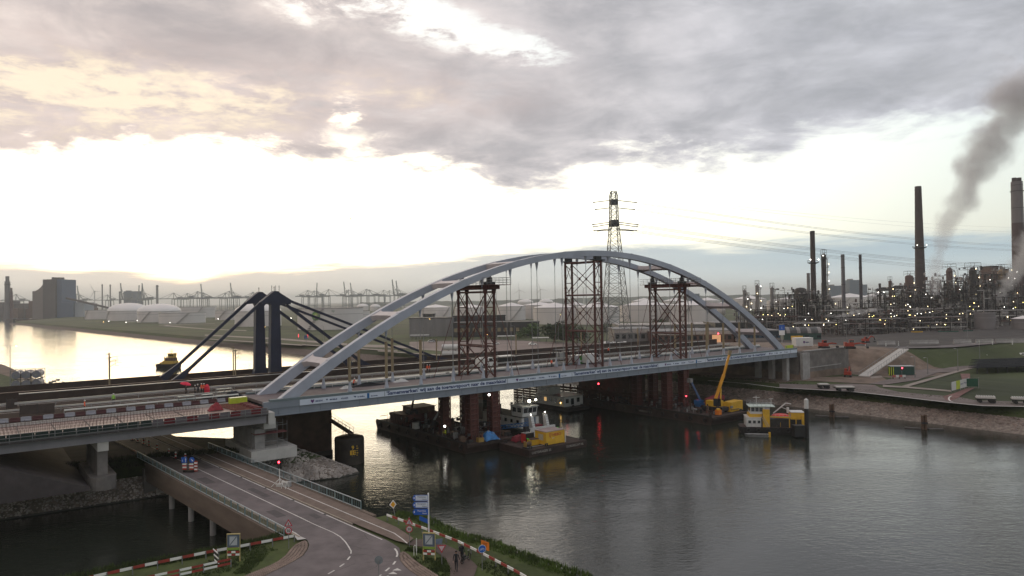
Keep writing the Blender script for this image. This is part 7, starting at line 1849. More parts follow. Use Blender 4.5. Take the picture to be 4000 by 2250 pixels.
# flat loads, boards and shelters on the quay
for i, (xa, ya, xb, yb, lb) in enumerate(((2061, 978, 2088, 978, 'flat trailer with a pale slab on the quay road, the one nearest the bridge'), (2104, 985, 2152, 985, 'flat trailer with a long pale slab on the quay road beside the edge'), (2460, 1013, 2511, 1015, 'flat trailer with a ribbed pale load near the right border'), (2550, 1016, 2600, 1018, 'flat trailer cut by the right border'))):
 a, b = gd(xa, ya, 4.5), gd(xb, yb, 4.5); d = b-a; r = thing('flat_trailer', lb, 'trailer', (a+b)/2+Vector((0, .8, 0)), math.atan2(d.y, d.x), 'flat trailers on the quay'); L_ = d.length/2
 MB().bx(-L_, L_, -1.0, 1.0, .75, 1.0).build('bed', M_BLACK, r); MB().bx(-L_+.1, L_-.1, -1.05, 1.05, 1.002, 1.25).build('slab', M_CONCL, r)
 for x in (-L_*.6, L_*.5, L_*.75):
  for y in (-.85, .85): MB().tube((x, y-.12, .4), (x, y+.12, .4), .4, n=10).build('wheel', M_BLACK, r)
 if i >= 2:
  for k in range(8): MB().bx(-L_+.3+k*L_*.24, -L_+.42+k*L_*.24, -1.0, 1.0, 1.252, 1.5).build('rib', M_CABW, r)
a, b = gd(2394, 986, 4.5), gd(2438, 974, 4.5); d = b-a
r = thing('billboard', 'row of white and yellow advertising boards on the grass', 'billboard', a, math.atan2(d.y, d.x))
L_ = d.length
for k, (f0, f1, m, tx) in enumerate(((0, .24, M_CABW, ''), (.25, .46, M_LIME, ''), (.47, .66, M_CABW, 'Jan'), (.67, 1.0, M_CABW, 'Mercon'))):
 b_ = MB().bx(f0*L_, f1*L_, -.06, 0, .3, 2.4).build('board', m, r)
 if tx: lettering(tx, .7, M_BTEXT, b_, face_matrix((f0*L_+.15, -.068, 1.2), (1, 0, 0), (0, 0, 1)), width=(f1-f0)*L_-.3)
for k in range(5): MB().bx(L_*k/4-.06, L_*k/4+.06, .002, .1, -.1, 2.4).build('post', M_GALVD, r)
r = thing('green_banner', 'green cloth banner at the right end of the advertising boards', 'banner', gd(2446, 976, 4.5), R(-14)); MB().bx(-1.6, 1.3, -.05, 0, .4, 2.4).build('cloth', mat('banner_green', (.018, .075, .045), .8), r); MB().bx(1.4, 1.5, -.05, .05, -.1, 2.6).build('post', M_GALVD, r)
A0 = gd(2452, 940, 4.4)
r = thing('solar_carport', 'large dark low solar roof on slim posts at the right border', 'carport', A0, R(8))
for j in range(6):
 for k in range(9): MB().beam((3.4*k+3.0*j, 1.0+3.2*j, 1.75+.12*j), (3.3+3.4*k+3.0*j, 1.0+3.2*j, 1.75+.12*j), 3.1, .12).build('panel', mat('solar_panel', (.012, .013, .016), .8, 0, .2, 1, spec=.05), r)
for k in range(9):
 for y in (.2, 9.8): MB().bx(.8+3.4*k+y*.9-.09, .8+3.4*k+y*.9+.09, y-.09, y+.09, -.1, 1.66+y*.035).build('post', M_DARK, r)
for xa, ya, h, lb in ((2410, 934, 7.0, 'slim lamp post on the verge of the grey road'), (2465, 912, 7, 'slim lamp post beside the white van'), (2302, 950, 6.0, 'slim lamp post right of the green site container'), (2334, 942, 5, 'thin lamp post between container and path fork')): lamp_post(lb, gd(xa, ya, 4.4), h, R(20), 1, False, 'slim lamp posts on the right bank', ln=1.2)
for xa, yt, yb, zb, lb in ((2130, 779, 853, 9.2, 'tall double lamp above the two orange excavators'), (2434, 762, 851, 9.2, 'tall double lamp before the refinery, lit on the right')):
 Y = dist(xa, yb, zb); lamp_post(lb, gd(xa, yb, zb), (yb-yt)*px(Y), 0, 2, 'one' if xa > 2200 else False, ln=3.2)
# rough grass and dark stones of the right quay
reg = []
for t0 in range(-70, 60, 10):
 reg.append((W(lerp(SHORE, t0)+.8, t0, .1), W(lerp(SHORE, t0+10)+.8, t0+10, .1), W(lerp(SHORE, t0)+6.4, t0, 2.4), W(lerp(SHORE, t0+10)+6.4, t0+10, 2.4)))
tag(stones('quay_stones', reg, 3200, .12, .5, mat('quay_stone', (.23, .18, .155), .9, 0, .45, .5, world=True), 21), 'brown loose stones on the slope of the right quay', 'stones')
lines = []
for t0 in range(-72, 60, 8): lines += [(tuple(W(lerp(SHORE, t0)+k, t0, z)), tuple(W(lerp(SHORE, t0+8)+k, t0+8, z)), 1.6) for k, z in ((8, 3.1), (11.5, 4.2))]
tufts('quay_grass', lines, 3200, .15, .55, M_BLADED, 22, 'dark grass band above the stones of the right quay')
# tanks
M_TANK = mat('tank_paint', (.62, .57, .55), .55, 0, .05, .04, dirt=.25, dirtcol=(.33, .29, .28), stretch=(1, 1, .3)); M_TROOF = mat('tank_roof_paint', (.74, .70, .68), .5, 0, .05, .04); M_TRIM = mat('tank_trim', (.24, .22, .22), .6)
def tank(xl, xr, rim, top, base, kind, label, z=4.0, group='pale storage tanks', Y=None, m=None):
 xc = (xl+xr)/2; D = Y or dist(xc, base, z); rad = (xr-xl)/2*px(D)*(1+.0); D2 = D+rad*.85 if Y is None else D; rad = (xr-xl)/2*px(D2)
 p = at(xc, (rim+base)/2, D2); zr = at(xc, rim, D2-rad*.5).z; ztop = at(xc, top, D2).z
 r = thing('storage_tank', label, 'tank', (p.x, p.y, z-.3), 0, group); h = zr-z+.3; n = 40; hr = max(.3, ztop-zr)
 MB().lathe([(rad, 0), (rad, h)], n=n, cap=False).build('shell', m or M_TANK, r, smooth=True)
 if kind == 'dome': prof = [(rad*math.cos(a), h+hr*math.sin(a)) for a in [math.pi/2*k/8 for k in range(8)]]+[(.05, h+hr)]
 elif kind == 'cone': prof = [(rad*1.005, h), (rad*.5, h+hr*.52), (.05, h+hr)]
 else: prof = [(rad*.985, h-.9), (.05, h-.9)]
 MB().lathe(prof, n=n, cap=False).build('roof', M_TROOF, r, smooth=(kind == 'dome'))
 MB().lathe([(rad+.02, h-.35), (rad+.35, h-.35), (rad+.35, h+.1), (rad-.1, h+.1)], n=n, cap=False).build('rim', M_TRIM, r)
 MB().lathe([(rad+.01, h*.72), (rad+.12, h*.72), (rad+.12, h*.72+.25), (rad+.01, h*.72+.25)], n=n, cap=False).build('girder_ring', M_TRIM, r)
 mb = MB(); a0 = random.uniform(-2.6, -.9); st = 14
 for k in range(st): a = a0+.045*k*24/max(8, rad); mb.box(((rad+.7)*math.cos(a), (rad+.7)*math.sin(a), h*(k+.5)/st), (1.6, 1.6, h/st*.5), rz=a)
 mb.build('stair', M_TRIM, r)
 return r
TK = [(222, 330, 780, 778, 803, 'flat', 'flat topped pale tank at the left end of the tank row'), (276, 372, 782, 762, 807, 'dome', 'left one of the two big domed tanks side by side'), (351, 451, 783, 764, 811, 'dome', 'right one of the two big domed tanks side by side'),
      (405, 513, 787, 785, 814, 'flat', 'flat topped tank in front of the right domed tank'), (451, 541, 772, 771, 800, 'flat', 'flat topped tank behind the one in front of the right dome'), (545, 640, 781, 779, 805, 'flat', 'flat topped tank just left of the navy pylons'),
      (594, 705, 783, 762, 822, 'dome', 'domed tank behind the navy pylons'), (830, 930, 782, 780, 818, 'flat', 'pale tank half hidden behind the tank with the green flower'), (898, 927, 771, 764, 782, 'dome', 'small far dome behind the flower tank, left one'), (931, 957, 772, 765, 782, 'dome', 'small far dome behind the flower tank, right one'),
      (1058, 1134, 773.6, 765.6, 800.6, 'cone', 'cone roofed tank seen through the left rise of the arch'), (1144, 1222, 773.6, 764.6, 801, 'cone', 'cone roofed tank behind the left red tower'), (1250, 1322, 770.6, 760.6, 806, 'cone', 'cone roofed tank right of the left red tower'),
      (1316, 1400, 767.6, 759.6, 803, 'cone', 'cone roofed tank partly behind its nearer neighbour left of the middle tower'), (1342, 1448, 773.6, 760.6, 816, 'cone', 'large cone roofed tank just left of the middle tower'), (1450, 1558, 773, 759.6, 817, 'cone', 'large cone roofed tank behind the middle tower and the power pylon'),
      (1302, 1342, 761, 752.6, 775, 'dome', 'brownish dome far behind, left of two'), (1356, 1392, 760, 752, 775, 'dome', 'brownish dome far behind, right of two'), (1418, 1474, 767, 759, 790, 'cone', 'cone roofed tank showing only its roof left of the middle tower'),
      (1560, 1690, 767.6, 755.6, 810, 'cone', 'wide cone roofed tank left of the right tower'), (1684, 1806, 767.6, 755.6, 811, 'cone', 'wide cone roofed tank behind the right tower'), (1590, 1650, 757, 749.5, 775, 'cone', 'far cone roof above the wide tank left of the right tower'), (1668, 1730, 757, 749, 775, 'cone', 'far cone roof behind the right tower'), (1750, 1810, 756, 748, 774, 'cone', 'far cone roof right of the right tower'),
      (1846, 1926, 752, 742.5, 778, 'cone', 'cone roofed tank behind the first refinery columns'), (1930, 1973, 756, 752, 786, 'cone', 'narrow pale tank beside the slender refinery column'), (1955, 2003, 753, 747, 786, 'cone', 'pale tank just left of the fat dark reactor vessel'), (2087, 2188, 748, 737.6, 773, 'cone', 'wide cone roofed tank behind the two slim grey chimneys'), (2170, 2242, 746, 736.6, 770, 'cone', 'cone roofed tank right of the two slim grey chimneys'), (2262, 2300, 745, 735, 768, 'cone', 'cone roofed tank left of the tallest chimney'), (2324, 2376, 742, 733.5, 765, 'cone', 'cone roofed tank right of the tallest chimney')]
for a in TK: tank(*a)
bt = tank(752, 912, 775, 774, 830, 'flat', 'huge flat pale tank with a green and yellow flower emblem')
D = dist(832, 830)
def emblem_flower():
 rad = max(abs(v.co.x) for v in bt.children[0].data.vertices); k = px(D)
 ang = math.atan2(-1, 0)+math.asin(max(-1, min(1, (816-832)*px(D+rad*.5)/rad))); zc = 13.0
 for q in range(18):
  for ring, (ra, rb, m) in enumerate(((2.6, 4.2, mat('flower_green', (.10, .24, .07), .6)), (1.1, 2.7, mat('flower_lime', (.30, .42, .08), .6)), (.0, 1.3, mat('flower_pale', (.6, .58, .35), .6)))):
   th = 2*math.pi*q/18; th2 = th+math.pi/9; tm = (th+th2)/2
   pts = [(ra*math.cos(th), ra*math.sin(th)), (rb*.92*math.cos(th), rb*.92*math.sin(th)), (rb*math.cos(tm), rb*math.sin(tm)), (rb*.92*math.cos(th2), rb*.92*math.sin(th2)), (ra*math.cos(th2), ra*math.sin(th2))]
   d = rad+.12+.03*ring
   MB().add([(d*math.cos(ang+x/rad), d*math.sin(ang+x/rad), zc+y) for x, y in pts], [(0, 1, 2, 3, 4)]).build('emblem_petal', m, bt)
 for x in (14, -20):
  a = ang+x/rad; lettering('bp' if x > 0 else 'G', 2.6, mat('tank_mark', (.12, .2, .14), .6), bt, face_matrix(((rad+.1)*math.cos(a), (rad+.1)*math.sin(a), zc+3.4), (-math.sin(a), math.cos(a), 0), (0, 0, 1)))
emblem_flower()
tank(2455, 2500, 787, 786, 832, 'flat', 'plain grey round tank in front of the right part of the refinery', 8.0, m=mat('grey_tank', (.19, .17, .17), .7, 0, .1, .1))
tank(2549, 2600, 802, 794, 833, 'cone', 'grey tank with a white roof at the right border', 8.0, m=mat('grey_tank', (.2, .2, .2)))
r = thing('silo', 'pale narrow silo drum behind the right end of the arch', 'silo', at(1815, 790, 560)); k = px(560); MB().lathe([(9.5*k, -1), (9.5*k, 27*k)], n=20).build('shell', M_TANK, r, smooth=True); MB().lathe([(9.6*k, 27*k+.002), (.1, 29.5*k)], n=20).build('roof', M_TROOF, r)
# buildings on the far side
def building(name, label, xl, xr, top, base, m, dep, z=4.0, rz=0.0, roof=None, win=0, winm=None, band=None):
 D = dist((xl+xr)/2, base, z); a = at(xl, base, D); b = at(xr, base, D); h = (base-top)*px(D); L_ = (b-a).length
 r = thing(name, label, 'building', (a.x, D, z-.4), rz); MB().bx(0, L_, 0, dep, 0, h+.4).build('wall', m, r); MB().bx(-.3, L_+.3, -.3, dep+.3, h+.402, h+.9).build('roof', roof or M_DARK, r)
 if win:
  n = win
  for k in range(n):
   x0 = L_*(k+.2)/n; f = MB().bx(x0, x0+L_/n*.6, -.08, -.01, h*.4, h*.72).build('window', M_DARK, r); MB().bx(x0+.15, x0+L_/n*.6-.15, -.11, -.082, h*.43, h*.69).build('pane', winm or M_GLASS, f)
 if band: MB().bx(-.35, L_+.35, -.5, -.31, h*.82, h+.5).build('fascia', band, r)
 return r, L_, h
M_BLKB = mat('black_cladding', (.028, .026, .028), .5, 0, .2, .2); M_GREYB = mat('grey_cladding', (.18, .17, .17), .6, 0, .1, .15, stretch=(3, 3, .2)); M_BRICKB = mat('brown_brick_wall', (.12, .065, .05), .85, 0, .2, .3)
building('office_block', 'grey metal clad office wing behind the left rise of the arch', 1030, 1138, 801, 848, M_GREYB, 22)
building('office_block', 'black low office building behind the left red tower', 1139, 1357, 812, 848, M_BLKB, 24, win=14, winm=glowmat('dim_window', (1, .8, .5), .07))
building('office_block', 'black upper storey block set back on the black office building', 1139, 1272, 795, 843, M_BLKB, 14)
building('roof_house', 'small dark roof house on the grey office wing', 1064, 1093, 791, 842, M_BLKB, 8)
building('workshop', 'long brown brick workshop with a pale roof edge behind the right tower', 1640, 1872, 834, 865, M_BRICKB, 30, roof=M_GREYB, win=16, band=mat('pale_fascia', (.38, .33, .30), .7))
building('workshop', 'grey workshop with a pale roof edge left of the right tower', 1546, 1642, 829, 864, M_GREYB, 26, roof=M_GREYB, win=6, band=mat('pale_fascia', (.4, .4, .4)))
building('office_block', 'dark blue glass office behind the right foot of the arch', 1872, 1966, 833, 864, mat('blue_dark_glass', (.02, .03, .045), .2), 20, win=8, winm=mat('blue_glass', (.05, .09, .13), .15), roof=M_GREYB)
building('warehouse', 'long low warehouse with pale roof clutter behind the brick workshop', 1560, 1800, 818, 838, M_GREYB, 40, roof=mat('speckled_roof', (.33, .30, .28), .8, 0, .45, .25), win=10)
building('warehouse', 'dark low warehouse behind the arch foot beside the blue glass office', 1800, 1990, 812, 838, M_BLKB, 30, roof=M_GREYB, win=12)
for i, (xl, xr, y, lb) in enumerate(((1251, 1297, 853, 'low pale canopy on the car park right of the left tower'), (1031, 1078, 850, 'low white canopy in front of the grey office wing'), (1340, 1410, 858, 'long low pale canopy in front of the trees'))):
 D = dist((xl+xr)/2, y+4, 4); a, b = at(xl, y, D), at(xr, y, D); r = thing('canopy', lb, 'canopy', (a.x, D, 4), 0); L_ = b.x-a.x; MB().bx(0, L_, 0, 5, 2.6, 2.85).build('roof', M_CABW, r)
 for k in range(5):
  for yy in (.3, 4.7): MB().bx(.2+(L_-.4)*k/4-.08, .2+(L_-.4)*k/4+.08, yy-.08, yy+.08, -.1, 2.598).build('post', M_GALVD, r)
# green shed with an arched, striped roof
D = dist(2025, 852, 9.0); a, b = at(1972, 852, D), at(2060, 852, D); L_ = (b-a).length
r = thing('arched_shed', 'green shed with an arched dark roof and pale strips', 'shed', (a.x, a.y, 8.6), R(-12)); h = 3.0; wd = 10.0
MB().bx(0, L_, 0, wd, 0, h).build('wall', M_GREEN, r)
for k in range(11):
 prof = [(-.3+(wd+.6)*(1-math.cos(math.pi*i/10))/2, h+.002+2.6*math.sin(math.pi*i/10)) for i in range(11)]
 MB().slab(prof, -.3+(L_+.6)*k/11, -.3+(L_+.6)*(k+1)/11-.02).build('roof_panel', mat('pale_roof_strip', (.22, .2, .19), .6) if k % 3 == 1 else mat('dark_roof_sheet', (.055, .055, .055), .6), r)
MB().bx(L_+.01, L_+.08, 3.0, 6.4, 0.05, 3.2).build('door', mat('door_blue_grey', (.25, .3, .36), .5), r)
for x in (4, 9, 14): MB().bx(x, x+1.6, -.07, -.01, 1.0, 2.0).build('window', M_GLASS, r)
# far refinery blocks and far power station on the right
for i, (xl, xr, top, base, lb) in enumerate(((2138, 2163, 704.5, 740, 'far blue grey block behind the two slim grey chimneys'), (2088, 2120, 719, 740, 'far grey plant left of the far blue grey block'), (2166, 2182, 716, 740, 'far grey frame right of the far blue grey block'), (1733, 1760, 739, 752, 'far hazy plant seen above the right tower'))):
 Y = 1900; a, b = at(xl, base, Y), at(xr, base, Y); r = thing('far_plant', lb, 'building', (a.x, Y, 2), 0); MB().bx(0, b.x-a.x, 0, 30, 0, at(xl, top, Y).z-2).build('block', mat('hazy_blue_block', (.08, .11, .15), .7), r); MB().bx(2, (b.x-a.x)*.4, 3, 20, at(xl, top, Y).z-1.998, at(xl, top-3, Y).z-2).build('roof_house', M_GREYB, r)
# power station at the far left
Y = 1565; k = px(Y)
def P2(x, y): q = at(x, y, Y); return q.x, q.z
r = thing('power_station', 'dark blocky power station with a swept lower wing at the far left', 'building', (P2(108, 790)[0], Y, 1), 0)
M_PS = mat('power_station_grey', (.075, .062, .068), .7, 0, .1, .02); M_PSB = mat('power_station_blue', (.07, .10, .16), .6)
w_ = (151-108)*k; h = P2(108, 703)[1]-1
MB().bx(0, w_*.72, 0, 60, 0, h).build('boiler_house', M_PS, r); MB().bx(w_*.722, w_, 6, 58, 0, h).build('stair_tower', M_PSB, r); MB().bx(w_*.35, w_*.5, 10, 22, h+.002, h+5).build('roof_house', M_PS, r); MB().bx(w_*.6, w_*.85, 12, 25, h+.002, h+4.5).build('roof_house', M_PS, r)
x0 = -(108-80)*k; q = [(x0, 0), (x0, P2(80, 733)[1]-1)]+[(x0+(0-x0)*t, P2(80, 733)[1]-1+(P2(107, 714)[1]-P2(80, 733)[1])*t**2.2) for t in (.25, .5, .75, 1.0)]+[(-.05, 0)]
n = len(q); MB().add([(x, 2, z) for x, z in q]+[(x, 50, z) for x, z in q], [tuple(range(n)), tuple(reversed(range(n, 2*n)))]+[(i, i+n, (i+1) % n+n, (i+1) % n) for i in range(n)]).build('swept_wing', mat('power_station_beige', (.17, .14, .13), .7), r)
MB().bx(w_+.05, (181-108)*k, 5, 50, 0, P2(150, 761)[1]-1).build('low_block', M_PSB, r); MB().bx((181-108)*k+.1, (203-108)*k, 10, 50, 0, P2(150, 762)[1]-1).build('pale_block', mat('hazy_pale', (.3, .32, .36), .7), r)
g = MB(); g.beam(((161-108)*k, 8, P2(161, 750)[1]-1), ((266-108)*k, 8, P2(266, 774)[1]-1), 4, 4); g.build('conveyor', M_PS, r)
for i, (xl, xr, top, lb, m) in enumerate(((13, 25, 695, 'thick grey chimney at the left border', mat('chimney_grey', (.13, .12, .13), .8)), (26, 32, 724, 'short dark red chimney beside the thick grey chimney', mat('chimney_brown', (.10, .05, .055), .8)))):
 q = at((xl+xr)/2, 790, 1600); kk2 = px(1600); ht = at(xl, top, 1600).z-1; r = thing('chimney', lb, 'chimney', (q.x, 1600, 1), 0); rd = (xr-xl)/2*kk2; MB().lathe([(rd*1.5, 0), (rd*1.05, ht*.3), (rd, ht*.88), (rd*.7, ht*.88+.01), (rd*.7, ht)], n=16).build('shaft', m, r); MB().lathe([(rd*1.02, ht*.8), (rd*1.15, ht*.8), (rd*1.15, ht*.82), (rd*1.02, ht*.82)], n=16, cap=False).build('ring', M_DARK, r)
rg = random.Random(31)
XL = sorted(rg.uniform(-10, 215) for _ in range(26))
for i, xl in enumerate(XL):
 wd = rg.uniform(10, 34); top = rg.uniform(757, 783); Y = rg.uniform(1640, 1850); a, b = at(xl, 790, Y), at(xl+wd, 790, Y);
 word = rg.choice(['low grey shed', 'small brown plant block', 'pale low hall', 'dark low works hall']); ref = 'left of the power station' if xl < 75 else ('below the power station' if xl < 150 else 'right of the power station')
 r = thing('works_hall', f'{word}, {OW(i)} of the far works halls from the left', 'building', (a.x, Y, 1), 0, f'far {word}s {ref}'); hh = max(3, at(xl, top, Y).z-1); m = rg.choice([M_PS, M_GREYB, mat('power_station_beige', (.17, .14, .13)), M_BRICKB]); MB().bx(0, b.x-a.x, 0, 20, 0, hh).build('wall', m, r); MB().bx(-.5, b.x-a.x+.5, -.5, 20.5, hh+.01, hh+.8).build('roof', M_GREYB, r)
# far chimneys and blocks between the cranes
for i, (x, w_, top, lb) in enumerate(((257.4, 3, 715, 'first slim far chimney right of the wind turbine'), (277.6, 3, 715.6, 'second slim far chimney right of the wind turbine'), (301.6, 4, 733, 'short stout far chimney left of the far hazy block'), (395.6, 5.4, 717, 'lone wide far chimney among the cranes'), (684, 1.6, 718, 'left one of three thin masts behind the navy pylons'), (693.6, 1.6, 718, 'middle one of three thin masts behind the navy pylons'), (702.6, 1.6, 718, 'right one of three thin masts behind the navy pylons'))):
 Y = 2700; q = at(x, 770, Y); ht = at(x, top, Y).z-2; r = thing('chimney', lb, 'chimney', (q.x, Y, 2), 0, 'slim far chimneys and masts'); rd = w_/2*px(Y); MB().lathe([(rd*1.15, 0), (rd, ht)], n=10).build('shaft', mat('far_chimney_grey', (.14, .14, .14), .8), r); MB().lathe([(rd*1.02, ht*.93), (rd*1.2, ht*.93), (rd*1.2, ht*.96), (rd*1.02, ht*.96)], n=10, cap=False).build('ring', M_DARK, r)
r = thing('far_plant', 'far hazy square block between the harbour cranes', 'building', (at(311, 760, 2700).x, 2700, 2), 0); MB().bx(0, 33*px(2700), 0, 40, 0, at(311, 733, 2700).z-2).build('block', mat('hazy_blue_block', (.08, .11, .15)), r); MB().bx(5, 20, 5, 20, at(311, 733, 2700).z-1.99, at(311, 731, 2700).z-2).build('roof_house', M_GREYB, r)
# harbour cranes
M_CRANE = mat('crane_grey', (.15, .17, .175), .7)
def crane(x, Y, up, rz, label):
 q = at(x, 760, Y); r = thing('harbour_crane', label, 'crane', (q.x, Y, 3), rz, 'harbour container cranes')
 for sx in (-11, 11):
  for sy in (-9, 9): MB().beam((sx, sy, 0), (sx*.9, sy, 44), 1.6, 1.6).build('leg', M_CRANE, r)
 for z in (14, 43): MB().beam((-11, 0, z), (11, 0, z), 18, 1.6).build('portal_beam', M_CRANE, r)
 MB().beam((-34, 0, 45.5), (12, 0, 45.5), 6, 2.6).build('girder', M_CRANE, r); MB().beam((-20, 0, 49), (-6, 0, 49), 6, 5).build('machine_house', M_CRANE, r)
 for sx in (-4, 9): MB().beam((sx, 0, 46.8), (8, 0, 66), 1.5, 1.5).build('mast_leg', M_CRANE, r)
 MB().beam((8, 0, 66), (-30, 0, 46.8), .8, .8).build('tie', M_CRANE, r)
 if up:
  MB().beam((12.5, -1.8, 46), (17 if up > 0 else 9, -1.8, 97), 1.2, 3.4).build('boom', M_CRANE, r); MB().beam((8, 0, 66), (15 if up > 0 else 9.6, 0, 84), .8, .8).build('tie', M_CRANE, r); MB().beam((11, 1.6, 46), (15 if up > 0 else 8, 1.6, 92), 1.0, 2.0).build('boom_rail', M_CRANE, r)
 else:
  MB().beam((12.1, 0, 45.5), (62, 0, 45.5), 5, 2.2).build('boom', M_CRANE, r); MB().beam((8, 0, 66), (56, 0, 46.7), .8, .8).build('tie', M_CRANE, r); MB().beam((8, 0, 66), (32, 0, 46.7), .8, .8).build('tie', M_CRANE, r)
 return r
CR = [(47, 0), (186, 0), (206, 1), (276, 0), (316, 1), (327, 0), (356, 2), (363, 2), (370, 1), (443, 0), (466, 0), (491, 0), (513, 0), (517, 1), (562, 0), (583, 0), (592, 1), (631, 0), (642, 0), (769, 0), (785, 0), (821, 0), (804, 2), (871, 0), (877, 1), (893, 1), (916, 0), (935, 0), (960, 0), (1000, 1), (1009, 1), (975, 0)]
CP = {}
for i, (x, up) in enumerate(sorted(CR)):
 Y = 2250+((i*137) % 500); rz = math.pi if up else (0 if i % 3 else math.pi)
 lb = f"hazy harbour crane with {'raised' if up else 'lowered'} boom, {OW(i)} from the left along the horizon"
 if up not in CP: CP[up] = crane(x, Y, up if up < 2 else -1, rz, lb)
 else:
  q = at(x, 760, Y); c_ = copy_tree(CP[up], (q.x, Y, 3), rz, lb)
# wind turbines
WT = None
for i, (x, y, Y, lb) in enumerate(((238, 733, 2600, 'wind turbine among the cranes right of the power station'), (1306, 729.6, 3000, 'wind turbine on the horizon right of the left tower, left one'), (1359, 728, 3000, 'wind turbine on the horizon left of the middle tower'), (1468, 725, 3000, 'wind turbine seen through the middle tower'))):
 q = at(x, y, Y); hub = q.z-3
 r = thing('wind_turbine', lb, 'wind turbine', (q.x, Y, 3), 0, 'far wind turbines'); m = mat('turbine_grey', (.45, .45, .45), .5)
 MB().lathe([(2.2, 0), (1.2, hub)], n=10).build('tower', m, r); MB().bx(-1.5, 1.5, -3, 3, hub-1.4, hub+1.6).build('nacelle', m, r); rot = (.5, .1, .35, .8)[i]
 for k in range(3):
  a = math.pi/2+rot+k*2*math.pi/3; MB().beam((0, -3.4, hub), (30*math.cos(a), -3.4, hub+30*math.sin(a)), .6, 2.0, wd2=.3, ht2=.5).build('blade', m, r)
# low ridge of far woods along the horizon
rg = random.Random(77); mb = MB(); L, Rr = [], []
for k in range(140):
 x = 900+k*13; Y = 3600; q = at(x, 750, Y); h = 22+rg.uniform(-3, 4)+8*sst(x, 1200, 1600); mb.v += [(q.x, Y, 0), (q.x, Y+60, h), (q.x, Y+300, h*.9)]
for k in range(139):
 a = 3*k; mb.f += [(a, a+3, a+4, a+1), (a+1, a+4, a+5, a+2)]; mb.m += [0, 0]
o = mb.build('wooded_ridge', mat('far_wood', (.035, .045, .03), .95, 0, .3, .02, world=True), kind='stuff'); tag(o, 'low dark wooded ridge far off along the horizon', 'woods')
# power pylon and its cables
PY = 378.0; pb = at(1556, 862, PY); KX = px(PY)/1.5528*1.0
def pylon():
 r = thing('power_pylon', 'tall steel lattice power pylon rising behind the crown of the arch', 'pylon', (at(1550, 870, PY).x, PY, 3.6), R(8))
 T = 82.0
 def hw(z): return lerp([(0, 7.6), (12, 6.2), (40, 3.9), (60, 2.4), (66, 2.0), (80, 1.7), (82, 1.2)], z)
 lv = [0, 8, 15, 21.5, 27.5, 33, 38, 43, 47.5, 51.5, 55.5, 59, 62, 65, 68, 71, 74, 77, 79.5, 82]
 M_P = mat('pylon_steel', (.13, .135, .13), .6, .2, .15, .3)
 for sx in (-1, 1):
  for sy in (-1, 1):
   mb = MB()
   for a, b in zip(lv, lv[1:]): mb.beam((sx*hw(a), sy*hw(a), a), (sx*hw(b), sy*hw(b), b), .34, .34)
   mb.build('leg', M_P, r)
 for a, b in zip(lv, lv[1:]):
  for f in range(4):
   def C(s, z): h_ = hw(z); return ((s*h_, -h_, z), (s*h_, h_, z), (-h_, s*h_, z), (h_, s*h_, z))[f]
   MB().beam(C(-1, a), C(1, b), .16, .16).build('brace', M_P, r); MB().beam(C(1, a), C(-1, b), .16, .16).build('brace', M_P, r); MB().beam(C(-1, b), C(1, b), .15, .15).build('brace', M_P, r)
 MB().bx(-2.0, 2.0, -2.0, 2.0, 63.2, 66.6).build('work_platform', M_BLACK, r); MB().bx(-1.75, 1.75, -1.75, 1.75, 74.8, 77.6).build('work_platform', M_BLACK, r)
 for z, ln, dz in ((77.2, 12.0, -1.4), (73.2, 11.0, -1.2), (65.6, 12.6, -1.6), (64.6, 12.4, -1.8), (62.0, 11.8, -1.2), (61.4, 10.0, -.8)):
  for sx in (-1, 1):
   a = MB().beam((sx*1.7, 0, z), (sx*ln*.92, -2.4, z+dz), .38, .38).build('insulator', M_BLACK, r); MB().beam((sx*ln*.92, -2.4, z+dz), (sx*ln, -2.6, z+dz), .8, .5).build('clamp', M_P, a)
 for sx in (-1, 1):
  for k in range(2):
   pts = [(sx*(1.5+(10.6-1.5*k)*(i/8)), -2, 63.2-5.2*math.sin(math.pi*(.22+.78*(1-i/8)))-k*.8+1.2*(i/8)) for i in range(9)]; MB().path(pts, .05, 4).build('jumper', M_BLACK, r)
pylon()
def cables(label, starts, ends, sag, rad=.07):
 r = thing('power_cables', label, 'cables', starts[0], 0, 'high voltage cables')
 for a, b in zip(starts, ends):
  pts = []
  for i in range(25):
   t = i/24; q = a.lerp(b, t)-starts[0]; q.z -= sag*4*t*(1-t); pts.append(tuple(q))
  MB().path(pts, rad, 3).build('cable', M_DARK, r)
pc = Vector((at(1550, 870, PY).x, PY, 3.6))
up = [pc+Vector((12.0, -2, z)) for z in (75.8, 75.2, 72.0, 71.4)]
cables('upper bundle of high voltage cables running from the pylon to the right border', up, [at(2760, y, 900) for y in (616, 619, 625.5, 628.5)], 9.0, .085)
lw = [pc+Vector((11.6, -2, z)) for z in (64.0, 63.4, 62.8, 60.8, 60.2, 59.6)]
cables('lower bundle of high voltage cables running from the pylon to the right border', lw, [at(2760, y, 900) for y in (669, 672, 676, 681, 684, 688)], 8.0, .085)
cables('two thin earth wires above the high voltage cables', [pc+Vector((0, 0, 82)), pc+Vector((1, 0, 81))], [at(2760, 567, 900), at(2760, 580, 900)], 9.0, .045)
